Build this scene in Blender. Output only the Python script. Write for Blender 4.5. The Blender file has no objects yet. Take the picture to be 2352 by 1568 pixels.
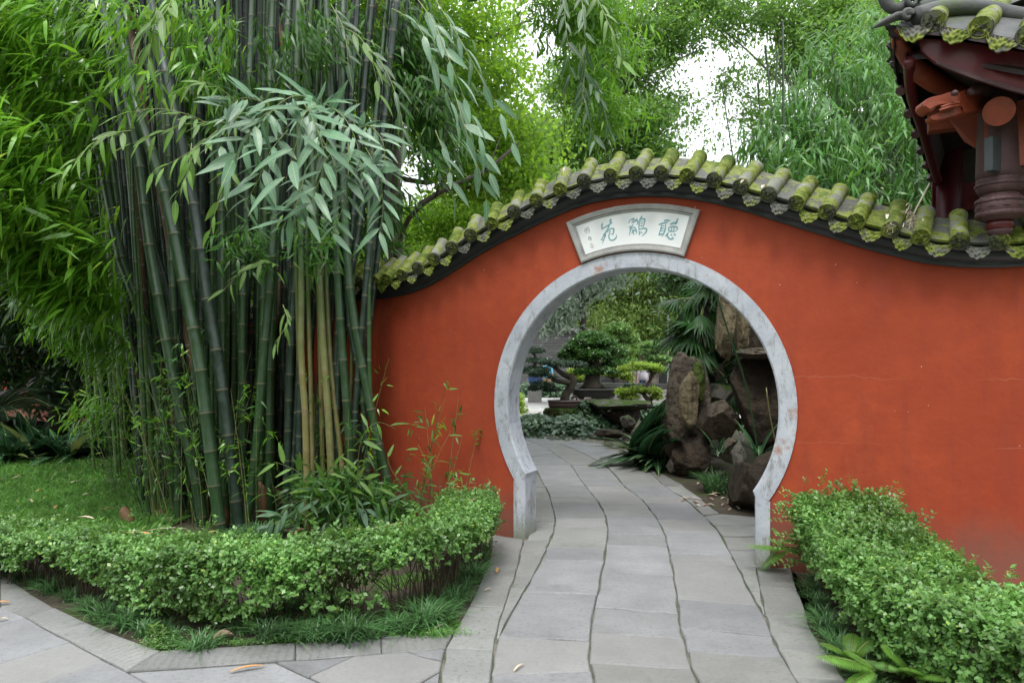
import bpy, bmesh, math, random
import numpy as np
from mathutils import Vector, Matrix, noise
R = math.radians
rng = np.random.default_rng(7)
random.seed(7)
SC = bpy.context.scene
COL = SC.collection
# ------------------------------------------------------------------ camera, sky, sun, exposure
cam_d = bpy.data.cameras.new('camera'); cam = bpy.data.objects.new('camera', cam_d); COL.objects.link(cam)
cam.location = (0, 0, 1.6); cam.rotation_euler = (R(90), 0, 0)
cam_d.sensor_width = 36; cam_d.lens = 1600/2352*36; cam_d.shift_y = 41/2352
cam_d.clip_start = 0.05; cam_d.clip_end = 2000
SC.camera = cam
SUN_EL, SUN_AZ = 62, 195           # degrees, azimuth clockwise from +Y
world = bpy.data.worlds.new('World'); SC.world = world; world.use_nodes = True
wn = world.node_tree.nodes; wl = world.node_tree.links
bgn = wn['Background']
sky = wn.new('ShaderNodeTexSky'); sky.sky_type = 'NISHITA'; sky.sun_disc = False
sky.sun_elevation = R(SUN_EL); sky.sun_rotation = R(SUN_AZ)
wm = wn.new('ShaderNodeMixRGB'); wm.inputs['Fac'].default_value = 0.86
wtc = wn.new('ShaderNodeTexCoord'); wno = wn.new('ShaderNodeTexNoise'); wno.inputs['Scale'].default_value = 2.2; wno.inputs['Detail'].default_value = 4
wr = wn.new('ShaderNodeValToRGB'); wr.color_ramp.elements[0].color = (8.2, 8.5, 9.0, 1); wr.color_ramp.elements[1].color = (11.5, 11.6, 11.8, 1)
wl.new(wtc.outputs['Generated'], wno.inputs['Vector']); wl.new(wno.outputs['Fac'], wr.inputs['Fac'])
wl.new(sky.outputs['Color'], wm.inputs['Color1']); wl.new(wr.outputs['Color'], wm.inputs['Color2'])
# overcast dome: the zenith about three times as bright as the horizon (CIE overcast sky)
wsep = wn.new('ShaderNodeSeparateXYZ'); wl.new(wtc.outputs['Generated'], wsep.inputs[0])
wmr = wn.new('ShaderNodeMapRange'); wmr.inputs[1].default_value = 0; wmr.inputs[2].default_value = 1; wmr.inputs[3].default_value = .62; wmr.inputs[4].default_value = 1.75
wl.new(wsep.outputs['Z'], wmr.inputs[0])
wvm = wn.new('ShaderNodeVectorMath'); wvm.operation = 'SCALE'; wl.new(wm.outputs['Color'], wvm.inputs[0]); wl.new(wmr.outputs[0], wvm.inputs['Scale'])
wl.new(wvm.outputs[0], bgn.inputs['Color']); bgn.inputs['Strength'].default_value = 0.13
sd = bpy.data.lights.new('sun', 'SUN'); sd.energy = 1.5; sd.angle = R(16); sd.color = (1.0, 0.97, 0.92)
so = bpy.data.objects.new('sun', sd); COL.objects.link(so)
_d = Vector((math.sin(R(SUN_AZ))*math.cos(R(SUN_EL)), math.cos(R(SUN_AZ))*math.cos(R(SUN_EL)), math.sin(R(SUN_EL))))
so.rotation_euler = _d.to_track_quat('Z', 'Y').to_euler()
SC.view_settings.view_transform = 'Standard'; SC.view_settings.look = 'None'
SC.view_settings.exposure = 0.7; SC.view_settings.gamma = 1; SC.view_settings.use_curve_mapping = False
SC.cycles.max_bounces = 6; SC.cycles.diffuse_bounces = 3; SC.cycles.glossy_bounces = 2
SC.cycles.transmission_bounces = 3; SC.cycles.transparent_max_bounces = 4
SC.cycles.use_denoising = True

# ------------------------------------------------------------------ helpers
def P(x, y, Z):                      # a point of the photo (2352 px wide) at depth Z
    return Vector(((x-1176)/1600*Z, Z, 1.6-(y-825)/1600*Z))
def G(x, y, z=0.0):                  # the same on the ground
    Z = 1600*(1.6-z)/(y-825)
    return Vector(((x-1176)/1600*Z, Z, z))
def tag(o, label=None, cat=None, group=None, kind=None):
    if label: o['label'] = label
    if cat: o['category'] = cat
    if group: o['group'] = group
    if kind: o['kind'] = kind
    return o
def empty(name, loc=(0, 0, 0), rz=0):
    o = bpy.data.objects.new(name, None); COL.objects.link(o); o.location = loc; o.rotation_euler.z = rz
    o.empty_display_size = 0.1
    return o
def link(name, me, mats=None, parent=None, loc=None, mw=None):
    o = bpy.data.objects.new(name, me); COL.objects.link(o)
    if mats is not None and len(me.materials) == 0:
        for m in (mats if isinstance(mats, (list, tuple)) else [mats]): me.materials.append(m)
    if parent is not None: o.parent = parent
    if mw is not None: o.matrix_local = mw
    elif loc is not None: o.location = loc
    return o
def mesh_np(name, V, F, smooth=False):
    V = np.asarray(V, dtype=np.float32).reshape(-1, 3); F = np.asarray(F, dtype=np.int32)
    me = bpy.data.meshes.new(name); n, k = F.shape
    me.vertices.add(len(V)); me.vertices.foreach_set('co', V.ravel())
    me.loops.add(n*k); me.loops.foreach_set('vertex_index', F.ravel())
    me.polygons.add(n); me.polygons.foreach_set('loop_start', np.arange(n, dtype=np.int32)*k)
    if smooth: me.polygons.foreach_set('use_smooth', np.ones(n, dtype=bool))
    me.update(calc_edges=True)
    return me
def mesh_py(name, V, F, smooth=False):
    me = bpy.data.meshes.new(name); me.from_pydata([tuple(v) for v in V], [], F); me.update()
    if smooth:
        me.polygons.foreach_set('use_smooth', np.ones(len(me.polygons), dtype=bool))
    return me
def bm_mesh(name, bm, smooth=False, normals=True):
    if normals: bmesh.ops.recalc_face_normals(bm, faces=bm.faces)
    me = bpy.data.meshes.new(name); bm.to_mesh(me); bm.free()
    if smooth: me.polygons.foreach_set('use_smooth', np.ones(len(me.polygons), dtype=bool))
    return me
def unit(a):
    a = np.asarray(a, dtype=float)
    return a/np.maximum(np.linalg.norm(a, axis=-1, keepdims=True), 1e-9)
class MB:                            # collects tubes, boxes, lathes into one mesh
    def __init__(s): s.V = []; s.F = []; s.M = []
    def add(s, V, F, m=0):
        b = len(s.V); s.V += [tuple(v) for v in V]; s.F += [tuple(i+b for i in f) for f in F]; s.M += [m]*len(F)
    def tube(s, pts, rad, n=8, m=0, caps=True, flat=1.0):
        pts = [Vector(p) for p in pts]; k = len(pts)
        if not hasattr(rad, '__len__'): rad = [rad]*k
        ref = Vector((0, 0, 1)); V = []; prev = None
        for i, p in enumerate(pts):
            t = (pts[min(i+1, k-1)]-pts[max(i-1, 0)])
            if t.length < 1e-9: t = Vector((0, 0, 1))
            t.normalize()
            if prev is None:
                a = t.cross(ref)
                if a.length < 0.05: a = t.cross(Vector((1, 0, 0)))
            else: a = prev - t*prev.dot(t)
            a.normalize(); b = t.cross(a); prev = a
            for j in range(n):
                q = 2*math.pi*j/n
                V.append(p+(a*math.cos(q)+b*math.sin(q)*flat)*rad[i])
        F = [(i*n+j, i*n+(j+1) % n, (i+1)*n+(j+1) % n, (i+1)*n+j) for i in range(k-1) for j in range(n)]
        if caps: F += [tuple(range(n))[::-1], tuple((k-1)*n+j for j in range(n))]
        s.add(V, F, m)
    def box(s, c, size, rot=None, m=0):
        V = []
        for x in (-.5, .5):
            for y in (-.5, .5):
                for z in (-.5, .5):
                    v = Vector((x*size[0], y*size[1], z*size[2]))
                    if rot is not None: v = rot @ v
                    V.append(v+Vector(c))
        s.add(V, [(0, 1, 3, 2), (4, 6, 7, 5), (0, 4, 5, 1), (2, 3, 7, 6), (0, 2, 6, 4), (1, 5, 7, 3)], m)
    def lathe(s, c, prof, n=24, m=0, fn=None):      # prof: (r, z)
        V = []; c = Vector(c)
        for r, z in prof:
            for j in range(n):
                q = 2*math.pi*j/n; rr = r*(fn(q) if fn else 1)
                V.append(c+Vector((rr*math.cos(q), rr*math.sin(q), z)))
        k = len(prof)
        F = [(i*n+j, i*n+(j+1) % n, (i+1)*n+(j+1) % n, (i+1)*n+j) for i in range(k-1) for j in range(n)]
        F += [tuple(range(n))[::-1], tuple((k-1)*n+j for j in range(n))]
        s.add(V, F, m)
    def build(s, name, mats, parent=None, smooth=False, loc=None, mw=None):
        me = mesh_py(name, s.V, s.F, smooth)
        o = link(name, me, mats, parent, loc, mw)
        if max(s.M, default=0) > 0: me.polygons.foreach_set('material_index', s.M)
        me.validate(); return o

# ------------------------------------------------------------------ materials
MATS = {}
def nodes(name):
    m = bpy.data.materials.new(name); m.use_nodes = True; MATS[name] = m
    nt = m.node_tree
    return m, nt.nodes, nt.links, nt.nodes['Principled BSDF']
def tex(n, l, kind, scale, vec=None, **kw):
    t = n.new(kind)
    t.inputs['Scale'].default_value = scale
    for k, v in kw.items():
        t.inputs[k].default_value = v
    if vec is not None: l.new(vec, t.inputs['Vector'])
    return t
def mixc(n, l, fac, a, b):
    x = n.new('ShaderNodeMixRGB')
    for key, v in (('Fac', fac), ('Color1', a), ('Color2', b)):
        if isinstance(v, (int, float)): x.inputs[key].default_value = v
        elif isinstance(v, tuple): x.inputs[key].default_value = (*v, 1)
        else: l.new(v, x.inputs[key])
    return x.outputs[0]
def ramp(n, l, src, lo, hi):
    r = n.new('ShaderNodeMapRange'); r.inputs[1].default_value = lo; r.inputs[2].default_value = hi; l.new(src, r.inputs[0]); return r.outputs[0]
def bump(n, l, b, h, strength=0.3, dist=0.01):
    u = n.new('ShaderNodeBump'); u.inputs['Strength'].default_value = strength; u.inputs['Distance'].default_value = dist
    l.new(h, u.inputs['Height']); l.new(u.outputs[0], b.inputs['Normal']); return u
def plain(name, c1, c2=None, scale=8, rough=.7, bs=.3, bscale=40, bdist=.005, third=None, tlo=.55, thi=.7, tscale=3, spec=.5, rnd=0.0, coord='Object', metal=0):
    m, n, l, b = nodes(name)
    tc = n.new('ShaderNodeTexCoord'); v = tc.outputs[coord]
    if coord == 'World':
        pass
    t = tex(n, l, 'ShaderNodeTexNoise', scale, v, Detail=6, Roughness=.62)
    c = mixc(n, l, ramp(n, l, t.outputs['Fac'], .32, .68), c1, c2 or c1)
    if third:
        t3 = tex(n, l, 'ShaderNodeTexNoise', tscale, v, Detail=8, Roughness=.7)
        c = mixc(n, l, ramp(n, l, t3.outputs['Fac'], tlo, thi), c, third)
    if rnd:
        oi = n.new('ShaderNodeObjectInfo')
        hs = n.new('ShaderNodeHueSaturation'); mr = n.new('ShaderNodeMapRange')
        mr.inputs[3].default_value = 1-rnd; mr.inputs[4].default_value = 1+rnd
        l.new(oi.outputs['Random'], mr.inputs[0]); l.new(mr.outputs[0], hs.inputs['Value']); l.new(c, hs.inputs['Color']); c = hs.outputs[0]
    l.new(c, b.inputs['Base Color']); b.inputs['Roughness'].default_value = rough
    b.inputs['Specular IOR Level'].default_value = spec; b.inputs['Metallic'].default_value = metal
    tb = tex(n, l, 'ShaderNodeTexNoise', bscale, v, Detail=8, Roughness=.7)
    if bs: bump(n, l, b, tb.outputs['Fac'], bs, bdist)
    return m
def leafmat(name, ca, cb, cc=None, trans=.3, rough=.38, tcol=None, spec=.5):
    m, n, l, b = nodes(name)
    g = n.new('ShaderNodeNewGeometry'); r = g.outputs['Random Per Island']
    oi = n.new('ShaderNodeObjectInfo')
    ad = n.new('ShaderNodeMath'); ad.operation = 'ADD'; l.new(r, ad.inputs[0]); l.new(oi.outputs['Random'], ad.inputs[1])
    fr = n.new('ShaderNodeMath'); fr.operation = 'FRACT'; l.new(ad.outputs[0], fr.inputs[0])
    cr = n.new('ShaderNodeValToRGB'); cr.color_ramp.elements[0].color = (*ca, 1); cr.color_ramp.elements[1].color = (*cb, 1)
    if cc:
        e = cr.color_ramp.elements.new(.93); e.color = (*cb, 1); cr.color_ramp.elements[-1].color = (*cc, 1)
    l.new(fr.outputs[0], cr.inputs['Fac']); c = cr.outputs[0]
    # older and younger growth in patches; spread widened to mimic glints and dark gaps
    nz = tex(n, l, 'ShaderNodeTexNoise', 2.4, g.outputs['Position'], Detail=5, Roughness=.65)
    hs = n.new('ShaderNodeHueSaturation'); mr = n.new('ShaderNodeMapRange'); mr.inputs[1].default_value = .35; mr.inputs[2].default_value = .65; mr.inputs[3].default_value = .52; mr.inputs[4].default_value = 1.36
    l.new(nz.outputs['Fac'], mr.inputs[0]); l.new(mr.outputs[0], hs.inputs['Value']); l.new(c, hs.inputs['Color'])
    mh = n.new('ShaderNodeMapRange'); mh.inputs[3].default_value = .485; mh.inputs[4].default_value = .512
    l.new(fr.outputs[0], mh.inputs[0]); l.new(mh.outputs[0], hs.inputs['Hue']); c = hs.outputs[0]
    l.new(c, b.inputs['Base Color']); b.inputs['Roughness'].default_value = rough; b.inputs['Specular IOR Level'].default_value = spec
    t = n.new('ShaderNodeBsdfTranslucent')
    tc = mixc(n, l, .5, c, tcol or tuple(min(1, x*2.2) for x in cb)); l.new(tc, t.inputs['Color'])
    ms = n.new('ShaderNodeMixShader'); ms.inputs[0].default_value = trans
    l.new(b.outputs[0], ms.inputs[1]); l.new(t.outputs[0], ms.inputs[2]); l.new(ms.outputs[0], n['Material Output'].inputs[0])
    return m
# ------------------------------------------------------------------ setting materials
def wall_mat():
    m, n, l, b = nodes('red_plaster')
    tc = n.new('ShaderNodeTexCoord'); v = tc.outputs['Object']
    t1 = tex(n, l, 'ShaderNodeTexNoise', .9, v, Detail=5, Roughness=.55)
    t2 = tex(n, l, 'ShaderNodeTexNoise', 7, v, Detail=8, Roughness=.7)
    c = mixc(n, l, ramp(n, l, t1.outputs['Fac'], .3, .7), (.27, .040, .015), (.38, .068, .025))
    c = mixc(n, l, ramp(n, l, t2.outputs['Fac'], .35, .8), c, (.26, .042, .020))
    # rain streaks
    mp = n.new('ShaderNodeMapping'); mp.inputs['Scale'].default_value = (5, 5, .5); l.new(v, mp.inputs['Vector'])
    t3 = tex(n, l, 'ShaderNodeTexNoise', 1.6, mp.outputs[0], Detail=6, Roughness=.65)
    mm = n.new('ShaderNodeMath'); mm.operation = 'MULTIPLY'; mm.inputs[1].default_value = .45; l.new(ramp(n, l, t3.outputs['Fac'], .50, .72), mm.inputs[0])
    c = mixc(n, l, mm.outputs[0], c, (.20, .040, .025))
    # grey rising damp with a ragged upper edge
    sp = n.new('ShaderNodeSeparateXYZ'); l.new(v, sp.inputs[0])
    t4 = tex(n, l, 'ShaderNodeTexNoise', 1.7, v, Detail=7, Roughness=.7)
    ma = n.new('ShaderNodeMath'); ma.operation = 'MULTIPLY_ADD'; ma.inputs[1].default_value = .9; l.new(t4.outputs['Fac'], ma.inputs[0]); l.new(sp.outputs['Z'], ma.inputs[2])
    dm = ramp(n, l, ma.outputs[0], 1.02, .66)
    mm2 = n.new('ShaderNodeMath'); mm2.operation = 'MULTIPLY'; mm2.inputs[1].default_value = .75; l.new(dm, mm2.inputs[0])
    c = mixc(n, l, mm2.outputs[0], c, (.17, .075, .055))
    # chipped specks
    t5 = tex(n, l, 'ShaderNodeTexVoronoi', 7.5, v)
    t6 = tex(n, l, 'ShaderNodeTexNoise', 30, v)
    ms = n.new('ShaderNodeMath'); ms.operation = 'MULTIPLY_ADD'; ms.inputs[1].default_value = .05; l.new(t6.outputs['Fac'], ms.inputs[0]); l.new(t5.outputs['Distance'], ms.inputs[2])
    c = mixc(n, l, ramp(n, l, ms.outputs[0], .052, .042), c, (.62, .45, .40))
    # hair cracks along two old plaster joints
    for z0, amp in ((1.46, .05), (.98, .035)):
        t7 = tex(n, l, 'ShaderNodeTexNoise', 2.3, v, Detail=6, Roughness=.6)
        q = n.new('ShaderNodeMath'); q.operation = 'MULTIPLY_ADD'; q.inputs[1].default_value = amp*4; q.inputs[2].default_value = -z0-amp*2; l.new(t7.outputs['Fac'], q.inputs[0])
        q2 = n.new('ShaderNodeMath'); q2.operation = 'ADD'; l.new(q.outputs[0], q2.inputs[0]); l.new(sp.outputs['Z'], q2.inputs[1])
        q3 = n.new('ShaderNodeMath'); q3.operation = 'ABSOLUTE'; l.new(q2.outputs[0], q3.inputs[0])
        gate = ramp(n, l, tex(n, l, 'ShaderNodeTexNoise', .7, v).outputs['Fac'], .56, .62)
        q4 = n.new('ShaderNodeMath'); q4.operation = 'MULTIPLY'; l.new(ramp(n, l, q3.outputs[0], .003, .001), q4.inputs[0]); l.new(gate, q4.inputs[1])
        q5 = n.new('ShaderNodeMath'); q5.operation = 'MULTIPLY'; q5.inputs[1].default_value = .45; l.new(q4.outputs[0], q5.inputs[0]); c = mixc(n, l, q5.outputs[0], c, (.42, .17, .11))
    l.new(c, b.inputs['Base Color']); b.inputs['Roughness'].default_value = .62; b.inputs['Specular IOR Level'].default_value = .2
    tb = tex(n, l, 'ShaderNodeTexNoise', 5, v, Detail=10, Roughness=.6); bump(n, l, b, tb.outputs['Fac'], .35, .02)
    return m
def stone_mat(name, c1, c2, c3, grooves=0.0, moss=.0, rnd=.16, warm=(.33, .30, .26)):
    m, n, l, b = nodes(name)
    tc = n.new('ShaderNodeTexCoord'); v = tc.outputs['Object']; oi = n.new('ShaderNodeObjectInfo')
    off = n.new('ShaderNodeVectorMath'); off.operation = 'MULTIPLY_ADD'
    cb = n.new('ShaderNodeCombineXYZ'); l.new(oi.outputs['Random'], cb.inputs[0]); l.new(oi.outputs['Random'], cb.inputs[1])
    off.inputs[1].default_value = (37, 23, 0); l.new(cb.outputs[0], off.inputs[0]); l.new(v, off.inputs[2]); v = off.outputs[0]
    t1 = tex(n, l, 'ShaderNodeTexNoise', 2.4, v, Detail=7, Roughness=.65)
    c = mixc(n, l, ramp(n, l, t1.outputs['Fac'], .3, .72), c1, c2)
    t2 = tex(n, l, 'ShaderNodeTexNoise', 38, v, Detail=5, Roughness=.75)
    c = mixc(n, l, ramp(n, l, t2.outputs['Fac'], .52, .75), c, c3)
    mp = n.new('ShaderNodeMapping'); mp.inputs['Scale'].default_value = (1, 9, 1); l.new(v, mp.inputs['Vector'])
    t3 = tex(n, l, 'ShaderNodeTexNoise', 5, mp.outputs[0], Detail=6, Roughness=.7)
    mm = n.new('ShaderNodeMath'); mm.operation = 'MULTIPLY'; mm.inputs[1].default_value = .5; l.new(ramp(n, l, t3.outputs['Fac'], .55, .75), mm.inputs[0])
    c = mixc(n, l, mm.outputs[0], c, c3)
    if moss:
        t4 = tex(n, l, 'ShaderNodeTexNoise', 3.1, v, Detail=9, Roughness=.72)
        c = mixc(n, l, ramp(n, l, t4.outputs['Fac'], .66-moss*.2, .72), c, (.06, .085, .02))
    t8 = tex(n, l, 'ShaderNodeTexNoise', 1.1, v, Detail=9, Roughness=.7); c = mixc(n, l, ramp(n, l, t8.outputs['Fac'], .56, .74), c, c3)
    # each slab its own value and a little warmth
    cr = n.new('ShaderNodeMath'); cr.operation = 'MULTIPLY'; cr.inputs[1].default_value = 7.31; l.new(oi.outputs['Random'], cr.inputs[0])
    fr = n.new('ShaderNodeMath'); fr.operation = 'FRACT'; l.new(cr.outputs[0], fr.inputs[0])
    mw = n.new('ShaderNodeMath'); mw.operation = 'MULTIPLY'; mw.inputs[1].default_value = .55; l.new(ramp(n, l, fr.outputs[0], .55, 1), mw.inputs[0])
    mw.inputs[1].default_value = .38; c = mixc(n, l, mw.outputs[0], c, warm)
    hs = n.new('ShaderNodeHueSaturation'); mr = n.new('ShaderNodeMapRange'); mr.inputs[3].default_value = 1-rnd; mr.inputs[4].default_value = 1+rnd
    l.new(oi.outputs['Random'], mr.inputs[0]); l.new(mr.outputs[0], hs.inputs['Value']); l.new(c, hs.inputs['Color'])
    l.new(hs.outputs[0], b.inputs['Base Color']); b.inputs['Roughness'].default_value = .62; b.inputs['Specular IOR Level'].default_value = .4
    tb = tex(n, l, 'ShaderNodeTexNoise', 26, mp.outputs[0] if not grooves else v, Detail=9, Roughness=.7)
    u = bump(n, l, b, tb.outputs['Fac'], .5, .008)
    if grooves:
        w = n.new('ShaderNodeTexWave'); w.wave_type = 'BANDS'; w.bands_direction = 'X'; w.inputs['Scale'].default_value = grooves; w.inputs['Distortion'].default_value = 2.2
        w.inputs['Detail'].default_value = 3; w.inputs['Detail Scale'].default_value = 1.6; l.new(tc.outputs['Object'], w.inputs['Vector'])
        u2 = n.new('ShaderNodeBump'); u2.inputs['Strength'].default_value = .75; u2.inputs['Distance'].default_value = .006
        l.new(w.outputs['Fac'], u2.inputs['Height']); l.new(u.outputs[0], u2.inputs['Normal']); l.new(u2.outputs[0], b.inputs['Normal'])
    return m
def moss_tile_mat(name, base1, base2, mossy=.5):
    m, n, l, b = nodes(name)
    tc = n.new('ShaderNodeTexCoord'); v = tc.outputs['Object']; oi = n.new('ShaderNodeObjectInfo')
    g = n.new('ShaderNodeNewGeometry'); v = g.outputs['Position']
    t1 = tex(n, l, 'ShaderNodeTexNoise', 6, v, Detail=6, Roughness=.6)
    c = mixc(n, l, ramp(n, l, t1.outputs['Fac'], .3, .7), base1, base2)
    t2 = tex(n, l, 'ShaderNodeTexNoise', 14, v, Detail=10, Roughness=.75)
    t3 = tex(n, l, 'ShaderNodeTexNoise', 3.2, v, Detail=4, Roughness=.6)
    s = n.new('ShaderNodeMath'); s.operation = 'ADD'; l.new(t2.outputs['Fac'], s.inputs[0]); l.new(t3.outputs['Fac'], s.inputs[1])
    k = 1.15-.35*mossy
    c = mixc(n, l, ramp(n, l, s.outputs[0], k-.06, k+.02), c, (.19, .225, .035))
    c = mixc(n, l, ramp(n, l, s.outputs[0], k+.03, k+.12), c, (.09, .125, .015))
    c = mixc(n, l, ramp(n, l, s.outputs[0], k+.17, k+.24), c, (.05, .09, .01))
    l.new(c, b.inputs['Base Color']); b.inputs['Roughness'].default_value = .75; b.inputs['Specular IOR Level'].default_value = .3
    tb = tex(n, l, 'ShaderNodeTexNoise', 70, v, Detail=8, Roughness=.75)
    a = n.new('ShaderNodeMath'); a.operation = 'MULTIPLY_ADD'; l.new(s.outputs[0], a.inputs[0]); a.inputs[1].default_value = 1.2; l.new(tb.outputs['Fac'], a.inputs[2])
    bump(n, l, b, a.outputs[0], .6, .008)
    return m
M_wall = wall_mat()
M_slab = stone_mat('path_slab_stone', (.175, .176, .180), (.265, .267, .275), (.12, .12, .115), rnd=.11, warm=(.235, .225, .20))
M_slab_old = stone_mat('old_slab_stone', (.17, .172, .165), (.26, .26, .25), (.10, .105, .085), moss=.3, warm=(.21, .205, .185))
M_kerbstone = stone_mat('chiselled_kerb_stone', (.175, .175, .17), (.25, .25, .245), (.11, .11, .095), grooves=7, warm=(.20, .195, .18))
M_bed = plain('joint_mortar', (.06, .062, .045), (.17, .165, .125), 9, .9, .6, 60, third=(.055, .085, .02), tlo=.5, thi=.6, tscale=6)
M_soil = plain('soil', (.035, .028, .018), (.07, .055, .035), 5, .95, .8, 45, .02, third=(.045, .07, .012), tlo=.52, thi=.62, tscale=2.2)
M_court = stone_mat('courtyard_stone', (.46, .45, .44), (.56, .55, .54), (.38, .37, .36), rnd=.08)
M_frame = plain('whitewashed_stone', (.33, .355, .41), (.46, .48, .52), 5, .6, .5, 30, .008, third=(.20, .205, .20), tlo=.56, thi=.7, tscale=9)
def _frame_extra():
    m = M_frame; n = m.node_tree.nodes; l = m.node_tree.links; b = n['Principled BSDF']; src = b.inputs['Base Color'].links[0].from_socket
    tc = n.new('ShaderNodeTexCoord'); v = tc.outputs['Object']; sp = n.new('ShaderNodeSeparateXYZ'); l.new(v, sp.inputs[0])
    mp = n.new('ShaderNodeMapping'); mp.inputs['Scale'].default_value = (9, 9, 2.5); l.new(v, mp.inputs['Vector'])
    t = tex(n, l, 'ShaderNodeTexNoise', 2.2, mp.outputs[0], Detail=9, Roughness=.75)
    c = mixc(n, l, ramp(n, l, t.outputs['Fac'], .52, .66), src, (.21, .20, .19))
    t1 = tex(n, l, 'ShaderNodeTexNoise', 2.6, v, Detail=6, Roughness=.6); c = mixc(n, l, ramp(n, l, t1.outputs['Fac'], .63, .69), c, (.32, .19, .15))
    a = n.new('ShaderNodeMath'); a.operation = 'MULTIPLY_ADD'; a.inputs[1].default_value = -1.1; a.inputs[2].default_value = .62; l.new(sp.outputs['Z'], a.inputs[0])
    t2 = tex(n, l, 'ShaderNodeTexNoise', 22, mp.outputs[0], Detail=9, Roughness=.8); q = n.new('ShaderNodeMath'); q.operation = 'ADD'; l.new(a.outputs[0], q.inputs[0]); l.new(t2.outputs['Fac'], q.inputs[1])
    qq = n.new('ShaderNodeMath'); qq.operation = 'MULTIPLY'; qq.inputs[1].default_value = .8; l.new(ramp(n, l, q.outputs[0], .86, 1.12), qq.inputs[0]); c = mixc(n, l, qq.outputs[0], c, (.15, .16, .09)); l.new(c, b.inputs['Base Color'])
_frame_extra()
M_plaqueframe = plain('grey_carved_stone', (.25, .25, .24), (.36, .35, .33), 9, .7, .4, 60, .006, third=(.17, .17, .16), tlo=.55, thi=.7)
M_plaque = plain('white_panel', (.66, .68, .68), (.74, .75, .74), 3, .55, .15, 30, .003)
M_ink = plain('pale_teal_paint', (.13, .29, .31), (.24, .42, .43), 25, .6, .3, 60, .003)
M_inkgrey = plain('faded_grey_incision', (.22, .25, .22), (.34, .36, .32), 25, .6, .2)
M_seal = plain('faded_red_seal', (.60, .56, .52), (.68, .66, .62), 60, .6, .2)
M_cornice = plain('black_glazed_moulding', (.018, .021, .026), (.035, .04, .048), 3, .42, .3, 12, .01, third=(.05, .055, .06), tlo=.6, thi=.75)
M_barrel = moss_tile_mat('mossy_barrel_tile', (.14, .145, .12), (.25, .255, .215), .56)
M_pan = moss_tile_mat('pan_tile', (.20, .205, .20), (.31, .315, .31), .22)
M_facet = moss_tile_mat('carved_end_tile', (.03, .034, .02), (.07, .075, .04), .25)
M_drip = moss_tile_mat('carved_drip_tile', (.06, .06, .05), (.14, .14, .125), .36)

# ------------------------------------------------------------------ ground
gm = mesh_py('ground', [(-300, -60, -.018), (300, -60, -.018), (300, 500, -.018), (-300, 500, -.018)], [(0, 1, 2, 3)])
tag(link('ground', gm, M_bed), 'dark earth ground', kind='structure')
def sheet(name, pts, z, mat, label=None, kind='structure'):
    me = mesh_py(name, [(p[0], p[1], z) for p in pts], [tuple(range(len(pts)))])
    return tag(link(name, me, mat), label, kind=kind)
def slab_obj(name, poly, mat, parent, z=0.0, th=.06, gap=.005, rough=.007, tilt=.004, ripple=True):
    """a stone slab: ragged outline, chamfered rim"""
    c = sum((Vector((p[0], p[1])) for p in poly), Vector((0, 0)))/len(poly)
    # refine outline
    out = []
    k = len(poly)
    for i in range(k):
        a = Vector(poly[i][:2]); b_ = Vector(poly[(i+1) % k][:2]); nn = max(1, min(6, int((b_-a).length/.16)))
        for j in range(nn): out.append(a.lerp(b_, j/nn))
    # inset
    q = []
    area = sum(out[i].x*out[(i+1) % len(out)].y-out[(i+1) % len(out)].x*out[i].y for i in range(len(out)))
    if area < 0: out.reverse()
    for i, p in enumerate(out):
        t = (out[(i+1) % len(out)]-out[i-1]); t = t.normalized() if t.length > 1e-6 else Vector((1, 0))
        nrm = Vector((-t.y, t.x)); g = gap+random.uniform(-rough, rough) if ripple else gap
        q.append(p+nrm*g)
    tx, ty = random.uniform(-tilt, tilt), random.uniform(-tilt, tilt); dz = random.uniform(-.003, .003)
    def hz(p): return z+dz+(p.x-c.x)*tx+(p.y-c.y)*ty
    m = len(q); V = []
    for ring, (ins, dzz) in enumerate(((0, -th), (0, -.007), (.007, 0))):
        for i, p in enumerate(q):
            d = (c-p); d = d.normalized()*ins if ins else Vector((0, 0))
            pp = p+d; V.append((pp.x-c.x, pp.y-c.y, hz(pp)+dzz))
    F = [(r*m+i, r*m+(i+1) % m, (r+1)*m+(i+1) % m, (r+1)*m+i) for r in range(2) for i in range(m)] + [tuple(2*m+i for i in range(m))]
    me = mesh_py(name, V, F)
    return link(name, me, mat, parent, (c.x, c.y, 0))
def interp(poly, y, key=1):
    pts = sorted(poly, key=lambda p: p[key])
    return float(np.interp(y, [p[1] for p in pts], [p[0] for p in pts]))
def c7(p): return (1091+.3418*p[0], 1091+.3418*p[1])
def c1(p): return (1119.7+.4577*p[0], 574.2+.4577*p[1])
JA = [c7(p) for p in ((325, 438), (275, 650), (190, 900), (125, 1130), (110, 1396), (70, 1900), (20, 2500))]
JB = [(1150, 1000), (1195, 1026)]+[c1((235, 1085))]+[c7(p) for p in ((430, 0), (500, 130), (540, 290), (530, 370), (450, 560), (330, 780), (250, 920), (160, 1085), (112, 1300), (108, 1396), (80, 1900), (30, 2500))]
JC = [(1190, 1001), (1258, 1030)]+[c1((420, 1078))]+[c7(p) for p in ((690, 0), (745, 75), (830, 180), (880, 280), (893, 380), (870, 560), (835, 750), (800, 900), (775, 1080), (770, 1260), (800, 1396), (850, 1900), (900, 2500))]
JD = [(1190, 982), (1250, 1005), (1330, 1035)]+[c1((590, 1075))]+[c7(p) for p in ((945, 0), (1000, 70), (1130, 170), (1215, 280), (1275, 390), (1310, 540), (1340, 700), (1370, 920), (1385, 1050), (1430, 1180), (1460, 1300), (1510, 1396), (1750, 1900), (2050, 2500))]
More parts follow.
